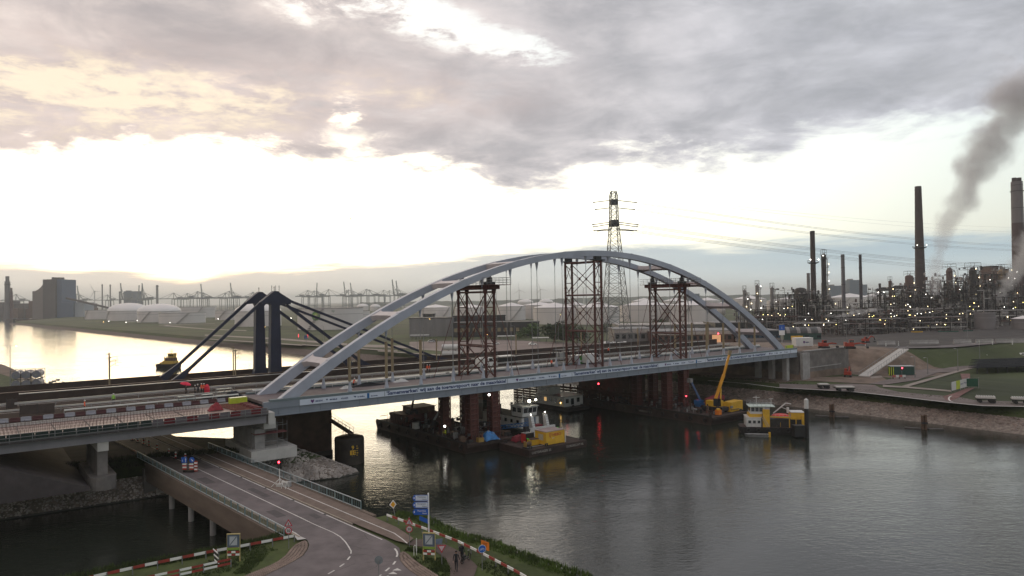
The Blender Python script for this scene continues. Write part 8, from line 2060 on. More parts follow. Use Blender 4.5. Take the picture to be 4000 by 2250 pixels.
# trees, car park, lamps and small things of the far land
def leaf_tree(label, base, h, rad, m, seed, group, n=900, trunk=True):
 rnd = random.Random(seed); r = thing('tree', label, 'tree', base, 0, group); mb = MB()
 lob = [(rnd.uniform(-.55, .55)*rad, rnd.uniform(-.5, .5)*rad, h*rnd.uniform(.35, .8), rad*rnd.uniform(.35, .6)) for _ in range(9)]
 for _ in range(n):
  cx, cy_, cz, lr = rnd.choice(lob); u = rnd.uniform(-1, 1); th = rnd.random()*6.283; q = lr*rnd.uniform(.55, 1.05); s = math.sqrt(1-u*u); x, y, z = cx+q*s*math.cos(th), cy_+q*s*math.sin(th), cz+q*u*.85
  if z < h*.1: continue
  sz = rnd.uniform(.25, .6)*rad/5; a = Vector((rnd.uniform(-1, 1), rnd.uniform(-1, 1), rnd.uniform(-.4, .4))).normalized()*sz; b = Vector((rnd.uniform(-1, 1), rnd.uniform(-1, 1), rnd.uniform(-1, 1))).normalized()*sz; p = Vector((x, y, z))
  mb.add([p-a, p+b, p+a, p-b], [(0, 1, 2, 3)])
 mb.build('crown', m, r)
 if trunk:
  t = MB().tube((0, 0, -.3), (0, 0, h*.4), .3, .18, 7).build('trunk', M_BROWNG, r)
  for cx, cy_, cz, lr in lob[:5]: MB().tube((0, 0, h*.3), (cx, cy_, cz), .14, .04, 5).build('limb', M_BROWNG, t)
 return r
M_LEAF = mat('leaf_green', (.060, .105, .026), .7, 0, .45, .4, world=True); M_LEAFD = mat('dark_leaf', (.032, .050, .018), .8, 0, .45, .4, world=True)
def gt(x, y, z=4.0): return gd(x, y, z)
leaf_tree('light green rounded tree between the left and middle towers', gt(1334, 850), 9.5, 7.0, M_LEAF, 41, 'trees beside the car park', 1300)
leaf_tree('wide dark green tree just left of the middle tower', gt(1396, 864), 11.5, 8.5, M_LEAFD, 42, 'trees beside the car park', 1500)
leaf_tree('dark green tree seen through the middle tower', gt(1452, 866), 10.5, 7.5, M_LEAFD, 43, 'trees beside the car park', 1300)
leaf_tree('small green bush at the foot of the light green tree', gt(1308, 853), 4.5, 3.2, M_LEAF, 44, 'trees beside the car park', 500)
leaf_tree('dark bush in front of the grey workshop right of the pylon', gt(1524, 838), 7, 6, M_LEAFD, 45, 'trees beside the car park', 800)
leaf_tree('dark low bush behind the grey workshop roof', gt(1655, 824), 6, 7, M_LEAFD, 46, 'trees beside the car park', 600)
M_LOT = mat('pinkish_car_park', (.20, .155, .14), .9, 0, .2, .06, dirt=.4, dirtcol=(.14, .11, .10), world=True)
sheet('car_park', [gt(x, y) for x, y in ((1030, 862), (1240, 856), (1480, 866), (1660, 862), (1680, 874), (1560, 880), (1470, 886), (1400, 884), (1240, 896), (1120, 886), (1030, 880))], M_LOT, 4.44)
sheet('far_path', [gt(x, y) for x, y in ((900, 872), (1000, 874), (1130, 884), (1260, 897), (1260, 899), (1130, 887), (1000, 877), (900, 875))], M_PAVE, 4.46)
sheet('far_road', [gt(x, y) for x, y in ((515, 843), (700, 852), (900, 868), (1040, 872), (1040, 876), (900, 873), (700, 856), (515, 845.5))], M_PAVE, 4.45)
sheet('far_road', [gt(x, y) for x, y in ((410, 821), (520, 830), (620, 834), (620, 832), (520, 828), (420, 819))], M_PAVE, 4.46)
sheet('far_road', [gt(x, y) for x, y in ((318, 811), (362, 810.4), (362, 809.6), (318, 810))], M_CONCL, 4.46)
sheet('far_road', [gt(x, y) for x, y in ((400, 819.5), (540, 815.4), (540, 814.6), (400, 818))], M_PAVE, 4.47)
sheet('grass_strip', [gt(x, y) for x, y in ((1240, 900), (1400, 888), (1560, 882), (1560, 888), (1400, 894), (1240, 908))], M_GRASS, 4.45)
for k, (xa, ya) in enumerate(((520, 853), (760, 868), (950, 884))): sheet('bank_path', [gt(xa, ya), gt(xa+240, ya+16), gt(xa+240, ya+18.5), gt(xa, ya+2)], M_PAVE, 4.47)
CARS = [(1522, 866, 'white'), (1529, 865, 'grey'), (1536, 868, 'silver'), (1544, 866, 'white'), (1551, 865, 'dark'), (1558, 868, 'white'), (1566, 867, 'silver'), (1572, 866, 'white'), (1580, 868, 'grey'), (1642, 874, 'white'), (1637, 869, 'silver'), (1647, 869, 'white'), (1246, 866, 'white'), (1340, 868, 'white'), (1085, 861, 'silver'), (1092, 860, 'dark')]
CM = {'white': M_WHITE, 'grey': M_GALVD, 'silver': M_GALV, 'dark': M_DARK}; CP2 = {}
for i, (x, y, c) in enumerate(CARS):
 p = gt(x, y, 4.45); rz = R(70+7*(i % 5)) if x > 1400 else R(10)
 ref = 'in the parked row left of the right tower' if x < 1600 and x > 1500 else ('apart at the right end of the car park' if x > 1600 else ('alone on the pale car park' if x > 1200 else 'in front of the grey office wing'))
 lb = f'small {c} car {ref}, {OW(i)} in order'
 if c not in CP2: CP2[c] = vehicle('parked_car', lb, 'car', p, rz, 4.3, 1.8, 1.5, CM[c], group='cars on the far car park')
 else: copy_tree(CP2[c], p, rz, lb)
r = thing('tank_container', 'two long white tank containers stacked beside the left tower on the far bank', 'tank containers', gt(1138, 897), R(-4))
for j in range(2):
 t_ = MB().tube((-4.5, 0, 1.5+2.7*j), (4.5, 0, 1.5+2.7*j), 1.25, n=14).build('tank', M_CABW, r); MB().tube((4.48, 0, 1.5+2.7*j), (4.56, 0, 1.5+2.7*j), .5, n=10).build('hatch', M_GALVD, t_)
 for x in (-4.5, -1.5, 1.5, 4.5): MB().bx(x-.08, x+.08, -1.3, 1.3, .002+2.7*j, .3+2.7*j).build('saddle', M_DARK, r)
LP = [(1087, 802, 853, True, 'tall street lamp lit yellow right of the arch rise'), (1405, 791, 866, True, 'tall double street lamp just left of the middle tower'), (814, 820, 868, False, 'thin pole beside the navy pylons'), (673, 822, 870, True, 'lit street lamp between the navy pylons'), (1050, 830, 880, False, 'thin lamp pole left of the lit lamp at the arch'), (1295, 820, 860, False, 'thin lamp pole beside the light green tree'), (1250, 816, 868, False, 'thin lamp pole right of the left tower'), (1480, 815, 872, False, 'thin lamp pole right of the dark tree'),
      (1610, 815, 872, False, 'thin lamp pole beside the pylon foot'), (1685, 822, 876, False, 'thin lamp pole before the brick workshop'), (1730, 822, 878, False, 'thin lamp pole right of the brick workshop door'), (1770, 826, 880, False, 'thin lamp pole before the lit doorway')]
for x, yt, yb, lit, lb in LP:
 Y = dist(x, yb, 4); lamp_post(lb, gt(x, yb), (yb-yt)*px(Y), 0, 2 if 'double' in lb else 1, 'one' if lit and 'double' in lb else (lit if not lit else True), 'thin far lamp posts', ln=1.4)
for i, (x, y, lb) in enumerate(((751, 843, 'small red warning light on the far bank, left one'), (774, 844, 'small red warning light on the far bank, right one'))):
 r = thing('warning_light', lb, 'lamp', gt(x, y+14), 0, 'red warning lights on the far bank'); MB().tube((0, 0, 0), (0, 0, 2.2), .1).build('post', M_GALVD, r); MB().lathe([(.25, 2.2), (.25, 4.2), (.05, 4.4)], n=8).build('lens', glowmat('soft_red', (1, .08, .1), 1.6), r)
r = thing('blue_sign', 'small blue board on a pole below the right red warning light', 'sign', gt(770, 870), 0); MB().tube((0, .1, 0), (0, .1, 4.5), .1).build('pole', M_GALVD, r); MB().bx(-1.0, 1.0, -.05, 0, 4.0, 6.0).build('board', mat('dull_sign_blue', (.06, .1, .2), .6), r)
r = thing('marker_tower', 'small beacon tower on the tip of the far bank', 'beacon', gd(36, 812, 2.5), 0); MB().lathe([(2.2, 0), (1.6, 3), (1.8, 3.01), (1.8, 7)], n=10).build('body', M_DARK, r); MB().bx(-3, 3, -3, 3, 7.01, 7.8).build('platform', M_GALVD, r)
rg = random.Random(55)
YX = sorted(rg.choice([rg.uniform(190, 520), rg.uniform(540, 760), rg.uniform(1160, 1240), rg.uniform(1660, 1850), rg.uniform(1560, 1660)]) for _ in range(34))
for i, x in enumerate(YX):
 y = {0: rg.uniform(796, 812), 1: rg.uniform(800, 822), 2: rg.uniform(806, 845), 3: rg.uniform(815, 842)}[0 if x < 530 else (1 if x < 770 else (2 if x < 1300 else 3))]
 Y = dist(x, y+8, 4); ref = 'among the left storage tanks' if x < 530 else ('behind the navy pylons' if x < 770 else ('at the black office building' if x < 1300 else 'over the brick workshop')); col_ = rg.random() < .5
 r = thing('yard_lamp', f"small glowing {'amber' if col_ else 'white'} lamp, {OW(i)} yard lamp from the left along the far bank", 'lamp', gt(x, y+8), 0, f"{'amber' if col_ else 'white'} yard lamps {ref}"); h = 8*px(Y); MB().tube((0, 0, 0), (0, 0, h), .07, n=5).build('pole', M_GALVD, r); MB().sphere((0, -.1, h+.1), .17*max(1, Y/500), 6, 4).build('bulb', M_LAMPY if col_ else M_LAMPW, r)
r = thing('lit_doorway', 'warm lit doorway with a red lamp in the brick workshop', 'doorway', at(1945.6-0, 850, dist(1945, 866)-2) if 0 else at(1545.6+1285/5, 855, dist(1800, 865)-1.0), 0); MB().bx(-2.2, 2.2, 0, .25, -3, 2.6).build('door_panel', glowmat('warm_doorway', (1, .5, .25), .55), r); MB().sphere((.8, -.3, 3.2), .35).build('lamp', M_LAMPR, r)
# refinery
M_REFD = mat('refinery_dark_steel', (.045, .038, .036), .7, 0, .3, .3); M_REFB = mat('refinery_brown', (.11, .065, .055), .7, 0, .25, .15, dirt=.4, dirtcol=(.05, .03, .028)); M_REFG = mat('refinery_grey', (.20, .185, .18), .6, 0, .2, .2, dirt=.3, dirtcol=(.1, .09, .085)); M_PIPE = mat('insulated_pipe', (.34, .32, .30), .45, .1, .12, .4)
ML = {}
for k, (nm, cl, st) in enumerate((('warm', (1, .80, .45), 7), ('white', (1, .96, .86), 8), ('yellow', (1, .85, .25), 6))): ML[k] = glowmat('plant_lamp_'+nm, cl, st)
LMESH = {}
def plant_lamp(par, x, y, z, k=0, rad=.4):
 key = (k, round(rad, 2))
 if key not in LMESH:
  o = MB().sphere((0, 0, 0), rad, 6, 4).build('lamp', ML[k], par); LMESH[key] = o.data; o.location = (x, y, z)
 else: share('lamp', LMESH[key], par, (x, y, z))
RZ8 = 7.5
def stack(label, xb, xt, wb, wt, top, base, Y, m, plat=None, top2=None):
 a = at(xb, base, Y); zt = at(xt, top, Y).z; k = px(Y); H = zt-RZ8; r = thing('chimney', label, 'chimney', (at(xb, 740, Y).x, Y, RZ8), 0, 'refinery chimneys')
 rb, rt = wb/2*k, wt/2*k
 MB().lathe([(rb*1.08, -1), (rb, H*.15), (rt, H), (rt*.8, H), (rt*.8, H-1.5)], n=24).build('shaft', m, r, smooth=False)
 for py in (plat or []):
  z = at(xb, py, Y).z-RZ8; rr = rb+(rt-rb)*z/H; MB().lathe([(rr, z-.9), (rr+2.0, z), (rr+2.0, z+.2), (rr, z+.2)], n=18, cap=False).build('platform', M_REFD, r)
  mb = MB()
  for i in range(16): a_ = 2*math.pi*i/16; b_ = 2*math.pi*(i+1)/16; mb.tube(((rr+1.9)*math.cos(a_), (rr+1.9)*math.sin(a_), z+.2), ((rr+1.9)*math.cos(a_), (rr+1.9)*math.sin(a_), z+1.5), .06, n=4); mb.tube(((rr+1.9)*math.cos(a_), (rr+1.9)*math.sin(a_), z+1.5), ((rr+1.9)*math.cos(b_), (rr+1.9)*math.sin(b_), z+1.5), .06, n=4)
  mb.build('railing', M_REFD, r)
  for a_ in (-2.4, -.7): plant_lamp(r, (rr+2)*math.cos(a_), (rr+2)*math.sin(a_), z+2, 1, .35)
 mb = MB();
 for sx in (-.35, .35): mb.tube((sx, -rb-.3, 0), (sx, -rt-.3, H), .06, n=4)
 mb.build('ladder', M_REFD, r)
 for f in (.3, .55, .8, .97): rr = rb+(rt-rb)*f; MB().lathe([(rr+.0, H*f), (rr+.18, H*f), (rr+.18, H*f+.4), (rr, H*f+.4)], n=24, cap=False).build('band', M_REFD, r)
 return r, H, rb, rt
M_STK = mat('stack_brown', (.060, .038, .034), .8, 0, .2, .1, dirt=.4, dirtcol=(.03, .02, .02)); M_STKG = mat('stack_grey', (.15, .14, .15), .7, 0, .1, .1)
stack('tallest dark brown chimney of the refinery with a lamp lit ring', 2316, 2304.5, 25, 15, 469, 800, 600, M_STK, [623])
stack('dark brown chimney behind the right end of the arch', 2047, 2044, 13.5, 11.5, 581, 812, 470, M_STK, [661])
stack('slim grey chimney, the left and paler one of two', 2122, 2121, 9.5, 8.5, 640, 790, 540, M_STKG)
stack('slim dark chimney, the right one of two', 2166, 2164, 8, 6.5, 640, 790, 540, mat('stack_dark', (.07, .06, .07), .8))
stack('short dark chimney left of the big duct', 2213.5, 2213, 6.5, 5, 713, 770, 520, M_STK, [742])
r, H, rb, rt = stack('huge two toned chimney with twin flues at the right border', 2565, 2556.5, 30, 25, 457, 800, 640, mat('stack_lower_brown', (.075, .042, .040), .8, 0, .15, .1), [690])
z0 = at(2560, 561, 640).z-RZ8; k = z0/H; MB().lathe([(rb+(rt-rb)*k+.06, z0), (rt+.06, H-.02)], n=24, cap=False).build('upper_shell', mat('stack_upper_grey', (.17, .145, .145), .8, 0, .1, .1), r)
for sx in (-1, 1): MB().lathe([(rt*.42, 0), (rt*.42, 4.0)], (sx*rt*.5, 0, H-.5), 14).build('flue', M_STK, r)
zz = at(2556, 482, 640).z-RZ8; MB().lathe([(rt+.1, zz), (rt+.9, zz), (rt+.9, zz+.5), (rt+.1, zz+.5)], n=24, cap=False).build('ring', M_REFD, r)
def column_thing(label, xl, xr, top, base, Y, m, cage=True, lamps=5, dome=True, step=None):
 k = px(Y); xc = (xl+xr)/2; q = at(xc, base, Y); zt = at(xc, top, Y).z; H = zt-RZ8; rad = (xr-xl)/2*k; r = thing('distillation_column', label, 'column', (q.x, Y, RZ8), 0, 'refinery columns')
 hc = H-(3.0 if cage else .5)
 if step: prof = [(rad, 0), (rad, hc*step), (rad*.62, hc*(step+.08)), (rad*.62, hc*.94), (rad*.3, hc)]
 else: prof = [(rad, 0), (rad, hc-rad*.5), (rad*.75, hc-rad*.15), (.1, hc)] if dome else [(rad, 0), (rad, hc)]
 MB().lathe(prof, n=18).build('shell', m, r, smooth=False)
 def rr(z): return rad if not step or z < hc*step else rad*.65
 n = max(4, int(H/6)); rnd = random.Random(int(xl*7))
 for i in range(n):
  z = hc*(i+1)/(n+.6); a0 = rnd.uniform(-3.1, .0); mb = MB(); R0 = rr(z)
  for j in range(7):
   a_ = a0+j*.36; mb.box(((R0+.75)*math.cos(a_), (R0+.75)*math.sin(a_), z), (1.5, .7*max(1, R0*.4), .14), rz=a_); mb.tube(((R0+1.4)*math.cos(a_), (R0+1.4)*math.sin(a_), z), ((R0+1.4)*math.cos(a_), (R0+1.4)*math.sin(a_), z+1.2), .06, n=4)
  for j in range(6):
   a_, b_ = a0+j*.36, a0+j*.36+.36; mb.tube(((R0+1.4)*math.cos(a_), (R0+1.4)*math.sin(a_), z+1.2), ((R0+1.4)*math.cos(b_), (R0+1.4)*math.sin(b_), z+1.2), .05, n=4)
  mb.build('platform', M_REFD, r)
  if i < lamps: a_ = a0+rnd.uniform(.3, 1.8); plant_lamp(r, (R0+1.5)*math.cos(a_), -abs((R0+1.5)*math.sin(a_)), z+2.2, rnd.choice((0, 1, 1, 0)), .3*max(1, Y/520))
 MB().path([(rad+.6, -.4, 0), (rad+.6, -.4, hc*.92), (0, -.3, hc+.6)], .28, 6).build('riser_pipe', M_PIPE, r); MB().path([(-rad-.5, -.6, 0), (-rad-.5, -.6, hc*.6)], .2, 6).build('side_pipe', M_REFG, r)
 if cage:
  mb = MB()
  for x in (-rad*.9, rad*.9):
   for y in (-rad*.9, rad*.9): mb.tube((x, y, hc-1), (x, y, H), .1, n=4)
  for z in (hc+.8, H): mb.path([(-rad*.9, -rad*.9, z), (rad*.9, -rad*.9, z), (rad*.9, rad*.9, z), (-rad*.9, rad*.9, z), (-rad*.9, -rad*.9, z)], .09, 4)
  mb.build('top_frame', M_REFD, r)
 return r
CO = [('slender twin column nearest the arch end', 1870, 1878, 719, 806, 520, M_REFG, True, 3), ('second slender column just right of the one nearest the arch end', 1880, 1886, 736, 806, 520, M_REFG, True, 3), ('slender tall grey column with ladders behind the arch foot', 1902, 1911, 706, 812, 500, M_REFG, True, 5), ('slender pale column beside the narrow pale tank', 1939, 1948, 712, 806, 510, M_REFG, True, 3), ('tall dark column with many platforms right of the arch end chimney', 2069, 2081, 628, 790, 480, M_REFD, True, 9),
      ('thin column left of the brown capped tower', 2237, 2244.5, 696, 790, 560, M_REFB, True, 4), ('brown tower with a railed cage left of the tallest chimney', 2280, 2299, 682, 800, 560, M_REFB, True, 5), ('dark red stepped tower right of the smoke', 2379, 2403, 664, 800, 560, M_REFB, True, 6), ('darkest thick tower with a tall top frame', 2437, 2465, 661, 830, 480, M_REFD, True, 7), ('yellow lit column beside the dark block at the right', 2516, 2540, 665, 820, 520, mat('yellow_lit_shell', (.26, .19, .12), .6, 0, .15, .2), True, 8), ('thin far column between dark tower and dark block', 2476, 2484, 708, 800, 620, M_REFG, True, 4),
      ('short brown drum tower in front of the pipe racks', 2201, 2235, 791, 832, 420, M_REFB, False, 3), ('white grey vertical drum beside the plain grey tank', 2434, 2455, 791, 830, 400, M_PIPE, False, 2), ('pale slim silo drum right of the plain grey tank', 2521, 2536, 782, 826, 430, M_REFG, False, 2)]
for a in CO: column_thing(*a, step=.45 if 'stepped' in a[0] or 'darkest' in a[0] else None)
# fat reactor vessel, dark block, round vessel, duct
Y = 500; k = px(Y); r = thing('reactor_vessel', 'fat dark round topped reactor vessel beside the arch end chimney', 'vessel', (at(2015, 785, Y).x, Y, RZ8), 0); H = at(2015, 723, Y).z-RZ8; rad = 15*k
MB().lathe([(rad, 0), (rad, H-rad*.7), (rad*.9, H-rad*.3), (rad*.6, H-.1*rad), (.1, H)], n=24).build('shell', M_REFD, r, smooth=True); MB().path([(rad+1.5, 0, 0), (rad+1.5, 0, H+10)], 1.1, 10).build('flue', M_REFG, r)
for z in (H*.35, H*.6): MB().lathe([(rad, z), (rad+1.5, z), (rad+1.5, z+.2), (rad, z+.2)], n=24, cap=False).build('platform', M_REFG, r)
for i in range(7): plant_lamp(r, -rad*1.1+i*rad*.36, -rad-1, H*(.2+.11*(i % 4)), i % 2, .3)
Y = 560; r = thing('dark_block', 'tall plain dark process block left of the yellow lit column', 'building', (at(2497, 780, Y).x, Y, RZ8), 0); k = px(Y); H = at(2500, 671, Y).z-RZ8; MB().bx(0, 18*k, 0, 14, 0, H).build('block', M_REFB, r); MB().bx(-.4, 18*k+.4, -.4, 14.4, H+.01, H+.8).build('roof', M_REFD, r)
for i in range(5): plant_lamp(r, (2+3.5*i)*k, -.5, H*(.2+.17*i), i % 2, .35)
Y = 520; r = thing('round_vessel', 'dark round vessel below the big horizontal duct', 'vessel', (at(2266, 775, Y).x, Y, RZ8), 0); z = at(2266, 754, Y).z-RZ8; MB().sphere((0, 0, z), 11*px(Y), 16, 10, sz=1.25).build('shell', M_REFD, r, smooth=True)
for a_ in range(5): MB().tube((8*math.cos(a_*1.257)*.25*px(Y)*2, 8*math.sin(a_*1.257)*.25*px(Y)*2, 0), (8*math.cos(a_*1.257)*px(Y), 8*math.sin(a_*1.257)*px(Y), z-4), .5, n=6).build('leg', M_REFD, r)
r = thing('duct', 'big dark horizontal duct running into the tallest chimney', 'duct', (at(2216, 727, 560).x, 560, RZ8), 0); z = at(2216, 727, 560).z-RZ8; L_ = (2300-2216)*px(560); MB().path([(0, 0, z), (L_*.35, 0, z), (L_*.45, 0, z+1.2), (L_, 0, z+.6)], 1.5, 10).build('pipe', M_REFD, r)
for x in (.1, .3, .42, .7): MB().tube((L_*x, 0, 0), (L_*x, 0, z-1.3), .35, n=6).build('support', M_REFD, r)
r = thing('slanted_duct', 'slanted pale duct leaning from the dark platform column', 'duct', (at(2083, 745, 470).x, 470, RZ8), 0); z = at(2083, 742, 470).z-RZ8; MB().tube((0, 0, z), (10*px(470)*1.3, 0, z-26*px(470)), 1.3, n=8).build('pipe', M_REFG, r); MB().tube((10*px(470)*1.3, 0, z-26*px(470)), (10*px(470)*1.3, 0, 0), .4, n=6).build('support', M_REFD, r)
M_REF4 = [M_REFD, M_REFD, M_REFG, M_REFG, M_REFB, M_PIPE]
# pipe racks: rows of steel bents carrying pipes, with lamps
rg = random.Random(91)
def pipe_rack(label, xl, xr, Y, levels, npipe, lamps):
 a, b = at(xl, 800, Y), at(xr, 800, Y); L_ = b.x-a.x; r = thing('pipe_rack', label, 'pipe rack', (a.x, Y, RZ8), 0, 'refinery pipe racks'); n = max(3, int(L_/9)); top = levels[-1]
 for i in range(n+1):
  x = L_*i/n
  for y in (0, 6): MB().bx(x-.18, x+.18, y-.18, y+.18, 0, top+.5).build('post', M_REFD, r)
  for z in levels: MB().bx(x-.15, x+.15, .181, 5.819, z-.3, z).build('bent', M_REFD, r)
 for z in levels:
  for j in range(npipe):
   rad = rg.choice((.15, .2, .28, .38)); y = .5+5*(j+.5)/npipe; x0, x1 = sorted((rg.uniform(0, .3)*L_, rg.uniform(.6, 1)*L_)); m = rg.choice((M_PIPE, M_PIPE, M_REFG, M_REFB)); MB().tube((x0, y, z+rad+.002), (x1, y, z+rad+.002), rad, n=7).build('pipe', m, r)
  MB().tube((0, -.1, z+1.1), (L_, -.1, z+1.1), .05, n=4).build('handrail', M_REFD, r)
 clutter(r, 0, L_, .6, 6.5, top+1, int(L_*3.6), rg, M_REF4)
 for i in range(int(lamps*.6)): plant_lamp(r, rg.uniform(0, L_), -.5, rg.choice(levels)+rg.uniform(1.2, 2.6), rg.choice((0, 0, 1, 2)), .17*Y/380)
PR = [('long low pipe rack at the front of the refinery left of the lamp row', 1960, 2130, 372, (3.5, 6.0), 4, 12), ('long pipe rack with bright low lamps in the refinery front', 2120, 2290, 366, (3.2, 5.6, 8.0), 4, 16), ('dark pipe rack with yellow lamp row in front of the tallest chimney', 2290, 2440, 370, (3.0, 5.4, 8.2), 4, 18), ('pipe rack behind the plain grey tank', 2430, 2600, 410, (4, 7, 10), 4, 14), ('upper pipe rack behind the arch end', 1880, 2060, 440, (4.5, 7.5), 4, 14), ('pipe rack across the middle of the refinery', 2060, 2240, 430, (5, 8, 11), 4, 14), ('pipe rack below the dark thick tower', 2240, 2420, 440, (5, 8, 11), 4, 14), ('far pipe rack under the two slim chimneys', 2040, 2220, 520, (6, 10), 3, 10), ('far pipe rack behind the tallest chimney', 2300, 2500, 520, (6, 10, 14), 3, 12)]
for a in PR: pipe_rack(*a)
# process frames: multi storey steel racks with drums and exchangers
def process_frame(label, xc, Y, wd, h, floors, seed, lamps):
 rnd = random.Random(seed); q = at(xc, 800, Y); r = thing('process_frame', label, 'steel structure', (q.x, Y, RZ8), 0, 'refinery steel structures'); nb = max(2, int(wd/5)); dp = 9.0
 for i in range(nb+1):
  for y in (0, dp): x = -wd/2+wd*i/nb; MB().bx(x-.2, x+.2, y-.2, y+.2, 0, h).build('post', M_REFD, r)
 for f in range(1, floors+1):
  z = h*f/floors; MB().bx(-wd/2-.4, wd/2+.4, -.4, dp+.4, z-.35, z-.1).build('floor', M_REFD, r); MB().tube((-wd/2-.4, -.4, z+1.0), (wd/2+.4, -.4, z+1.0), .06, n=4).build('handrail', M_REFD, r)
 for i in range(nb):
  f = rnd.randrange(floors); z0, z1 = h*f/floors, h*(f+1)/floors-.36; x0, x1 = -wd/2+wd*i/nb, -wd/2+wd*(i+1)/nb; MB().beam((x0, -.05, z0), (x1, -.05, z1), .18, .18).build('brace', M_REFD, r)
 for i in range(nb*floors):
  f = rnd.randrange(floors); z = h*f/floors; x = -wd/2+wd*(rnd.randrange(nb)+.5)/nb; t = rnd.random(); m = rnd.choice((M_REFG, M_REFB, M_PIPE, M_REFD))
  if t < .4: rad = rnd.uniform(.7, 1.3); MB().tube((x-2.1, rnd.uniform(1, 7), z+rad+.3), (x+2.1, 3, z+rad+.3), rad, n=10).build('drum', m, r)
  elif t < .7: rad = rnd.uniform(.6, 1.2); MB().lathe([(rad, 0), (rad, h/floors*.6), (rad*.6, h/floors*.72), (.1, h/floors*.75)], (x, rnd.uniform(1.5, 7), z), 10).build('vessel', m, r)
  else: MB().path([(x, -.3, 0), (x, -.3, z+1.5), (x+rnd.choice((-4, 4)), -.3, z+1.5)], rnd.uniform(.15, .35), 6).build('pipe', rnd.choice((M_PIPE, M_REFG)), r)
 clutter(r, -wd/2-3, wd/2+3, 0, dp+3, h*1.15, int(wd*h*.75), rnd, M_REF4)
 for i in range(int(lamps*.6)): plant_lamp(r, rnd.uniform(-wd/2, wd/2), -.8, h*(rnd.randrange(floors))/floors+rnd.uniform(1.8, 3.4), rnd.choice((0, 0, 1, 2)), .17*Y/380)
PF = [('low lamp lit steel rack behind the arch foot', 1905, 470, 22, 11, 2, 7), ('steel rack left of the fat reactor vessel', 1978, 470, 20, 14, 3, 9), ('tall steel rack under the fat reactor vessel', 2022, 455, 26, 22, 4, 10), ('steel rack below the dark platform column', 2075, 450, 18, 17, 4, 6), ('low steel rack with pipes below the slim chimneys', 2135, 440, 30, 11, 2, 9), ('steel rack below the short dark chimney', 2196, 470, 22, 15, 3, 8), ('lamp lit steel rack around the round vessel', 2248, 470, 24, 22, 4, 12), ('steel rack at the foot of the tallest chimney', 2308, 500, 22, 24, 4, 8), ('wide steel rack right of the tallest chimney', 2360, 470, 34, 20, 4, 9), ('steel rack under the dark red stepped tower', 2396, 520, 30, 30, 5, 8), ('steel rack wrapped round the thick dark tower', 2446, 455, 30, 26, 5, 8), ('high steel rack under the dark process block', 2500, 500, 30, 34, 5, 9), ('steel rack under the yellow lit column', 2540, 480, 30, 24, 4, 10), ('low front steel rack left of the brown drum tower', 2160, 385, 30, 9, 2, 9), ('low front steel rack right of the brown drum tower', 2262, 385, 34, 10, 2, 10), ('low front steel rack behind the green screens', 2345, 388, 36, 10, 3, 11), ('steel rack beside the white grey drum', 2415, 395, 18, 13, 3, 6), ('steel rack at the right border', 2580, 450, 26, 18, 3, 8)]
for i, (lb, xc, Y, wd, h, fl, lm) in enumerate(PF): process_frame(lb, xc, Y, wd, h, fl, 100+i, lm)
for i, (xl, xr, yt, yb, Y, m, lb) in enumerate(((2360, 2412, 829, 840, 360, mat('screen_green', (.02, .10, .07), .7), 'long dark green screen wall in the refinery front'), (2424, 2448, 829, 840, 362, mat('screen_green', (.02, .1, .07)), 'short dark green screen wall beside the tall double lamp'), (2170, 2216, 777, 788, 540, mat('tank_green', (.03, .13, .05), .6), 'green low tank wall under the slim chimneys'), (2300, 2322, 829, 841, 358, M_YEL, 'dull yellow plant box at the foot of the tallest chimney'))):
 a, b = at(xl, yb, Y), at(xr, yb, Y); h = (yb-yt)*px(Y); r = thing('screen_wall' if i < 3 else 'plant_box', lb, 'wall' if i < 3 else 'box', (a.x, Y, RZ8-.3 if i != 2 else at(xl, yb, Y).z), 0); n = max(2, int((b.x-a.x)/2.4))
 for k in range(n): MB().bx((b.x-a.x)*k/n, (b.x-a.x)*(k+1)/n-.05, 0, .3 if i < 3 else 3, 0, h).build('panel', m, r)
 MB().bx(-.1, b.x-a.x+.1, -.1, .4 if i < 3 else 3.1, h+.002, h+.15).build('top_rail', M_REFD, r)
# dark ground of the plant
mb = MB(); q = [at(1850, 845, 345), at(2640, 840, 340), at(2720, 800, 760), at(1850, 800, 760)]; mb.poly([(v.x, v.y, RZ8-.5) for v in q]); mb.strip([(v.x, v.y, RZ8-.5) for v in q[:2]], [(v.x, v.y-8, 3.5) for v in q[:2]]); setting(mb.build('plant_yard', mat('plant_yard_ground', (.06, .05, .045), .95, 0, .3, .1, world=True)))
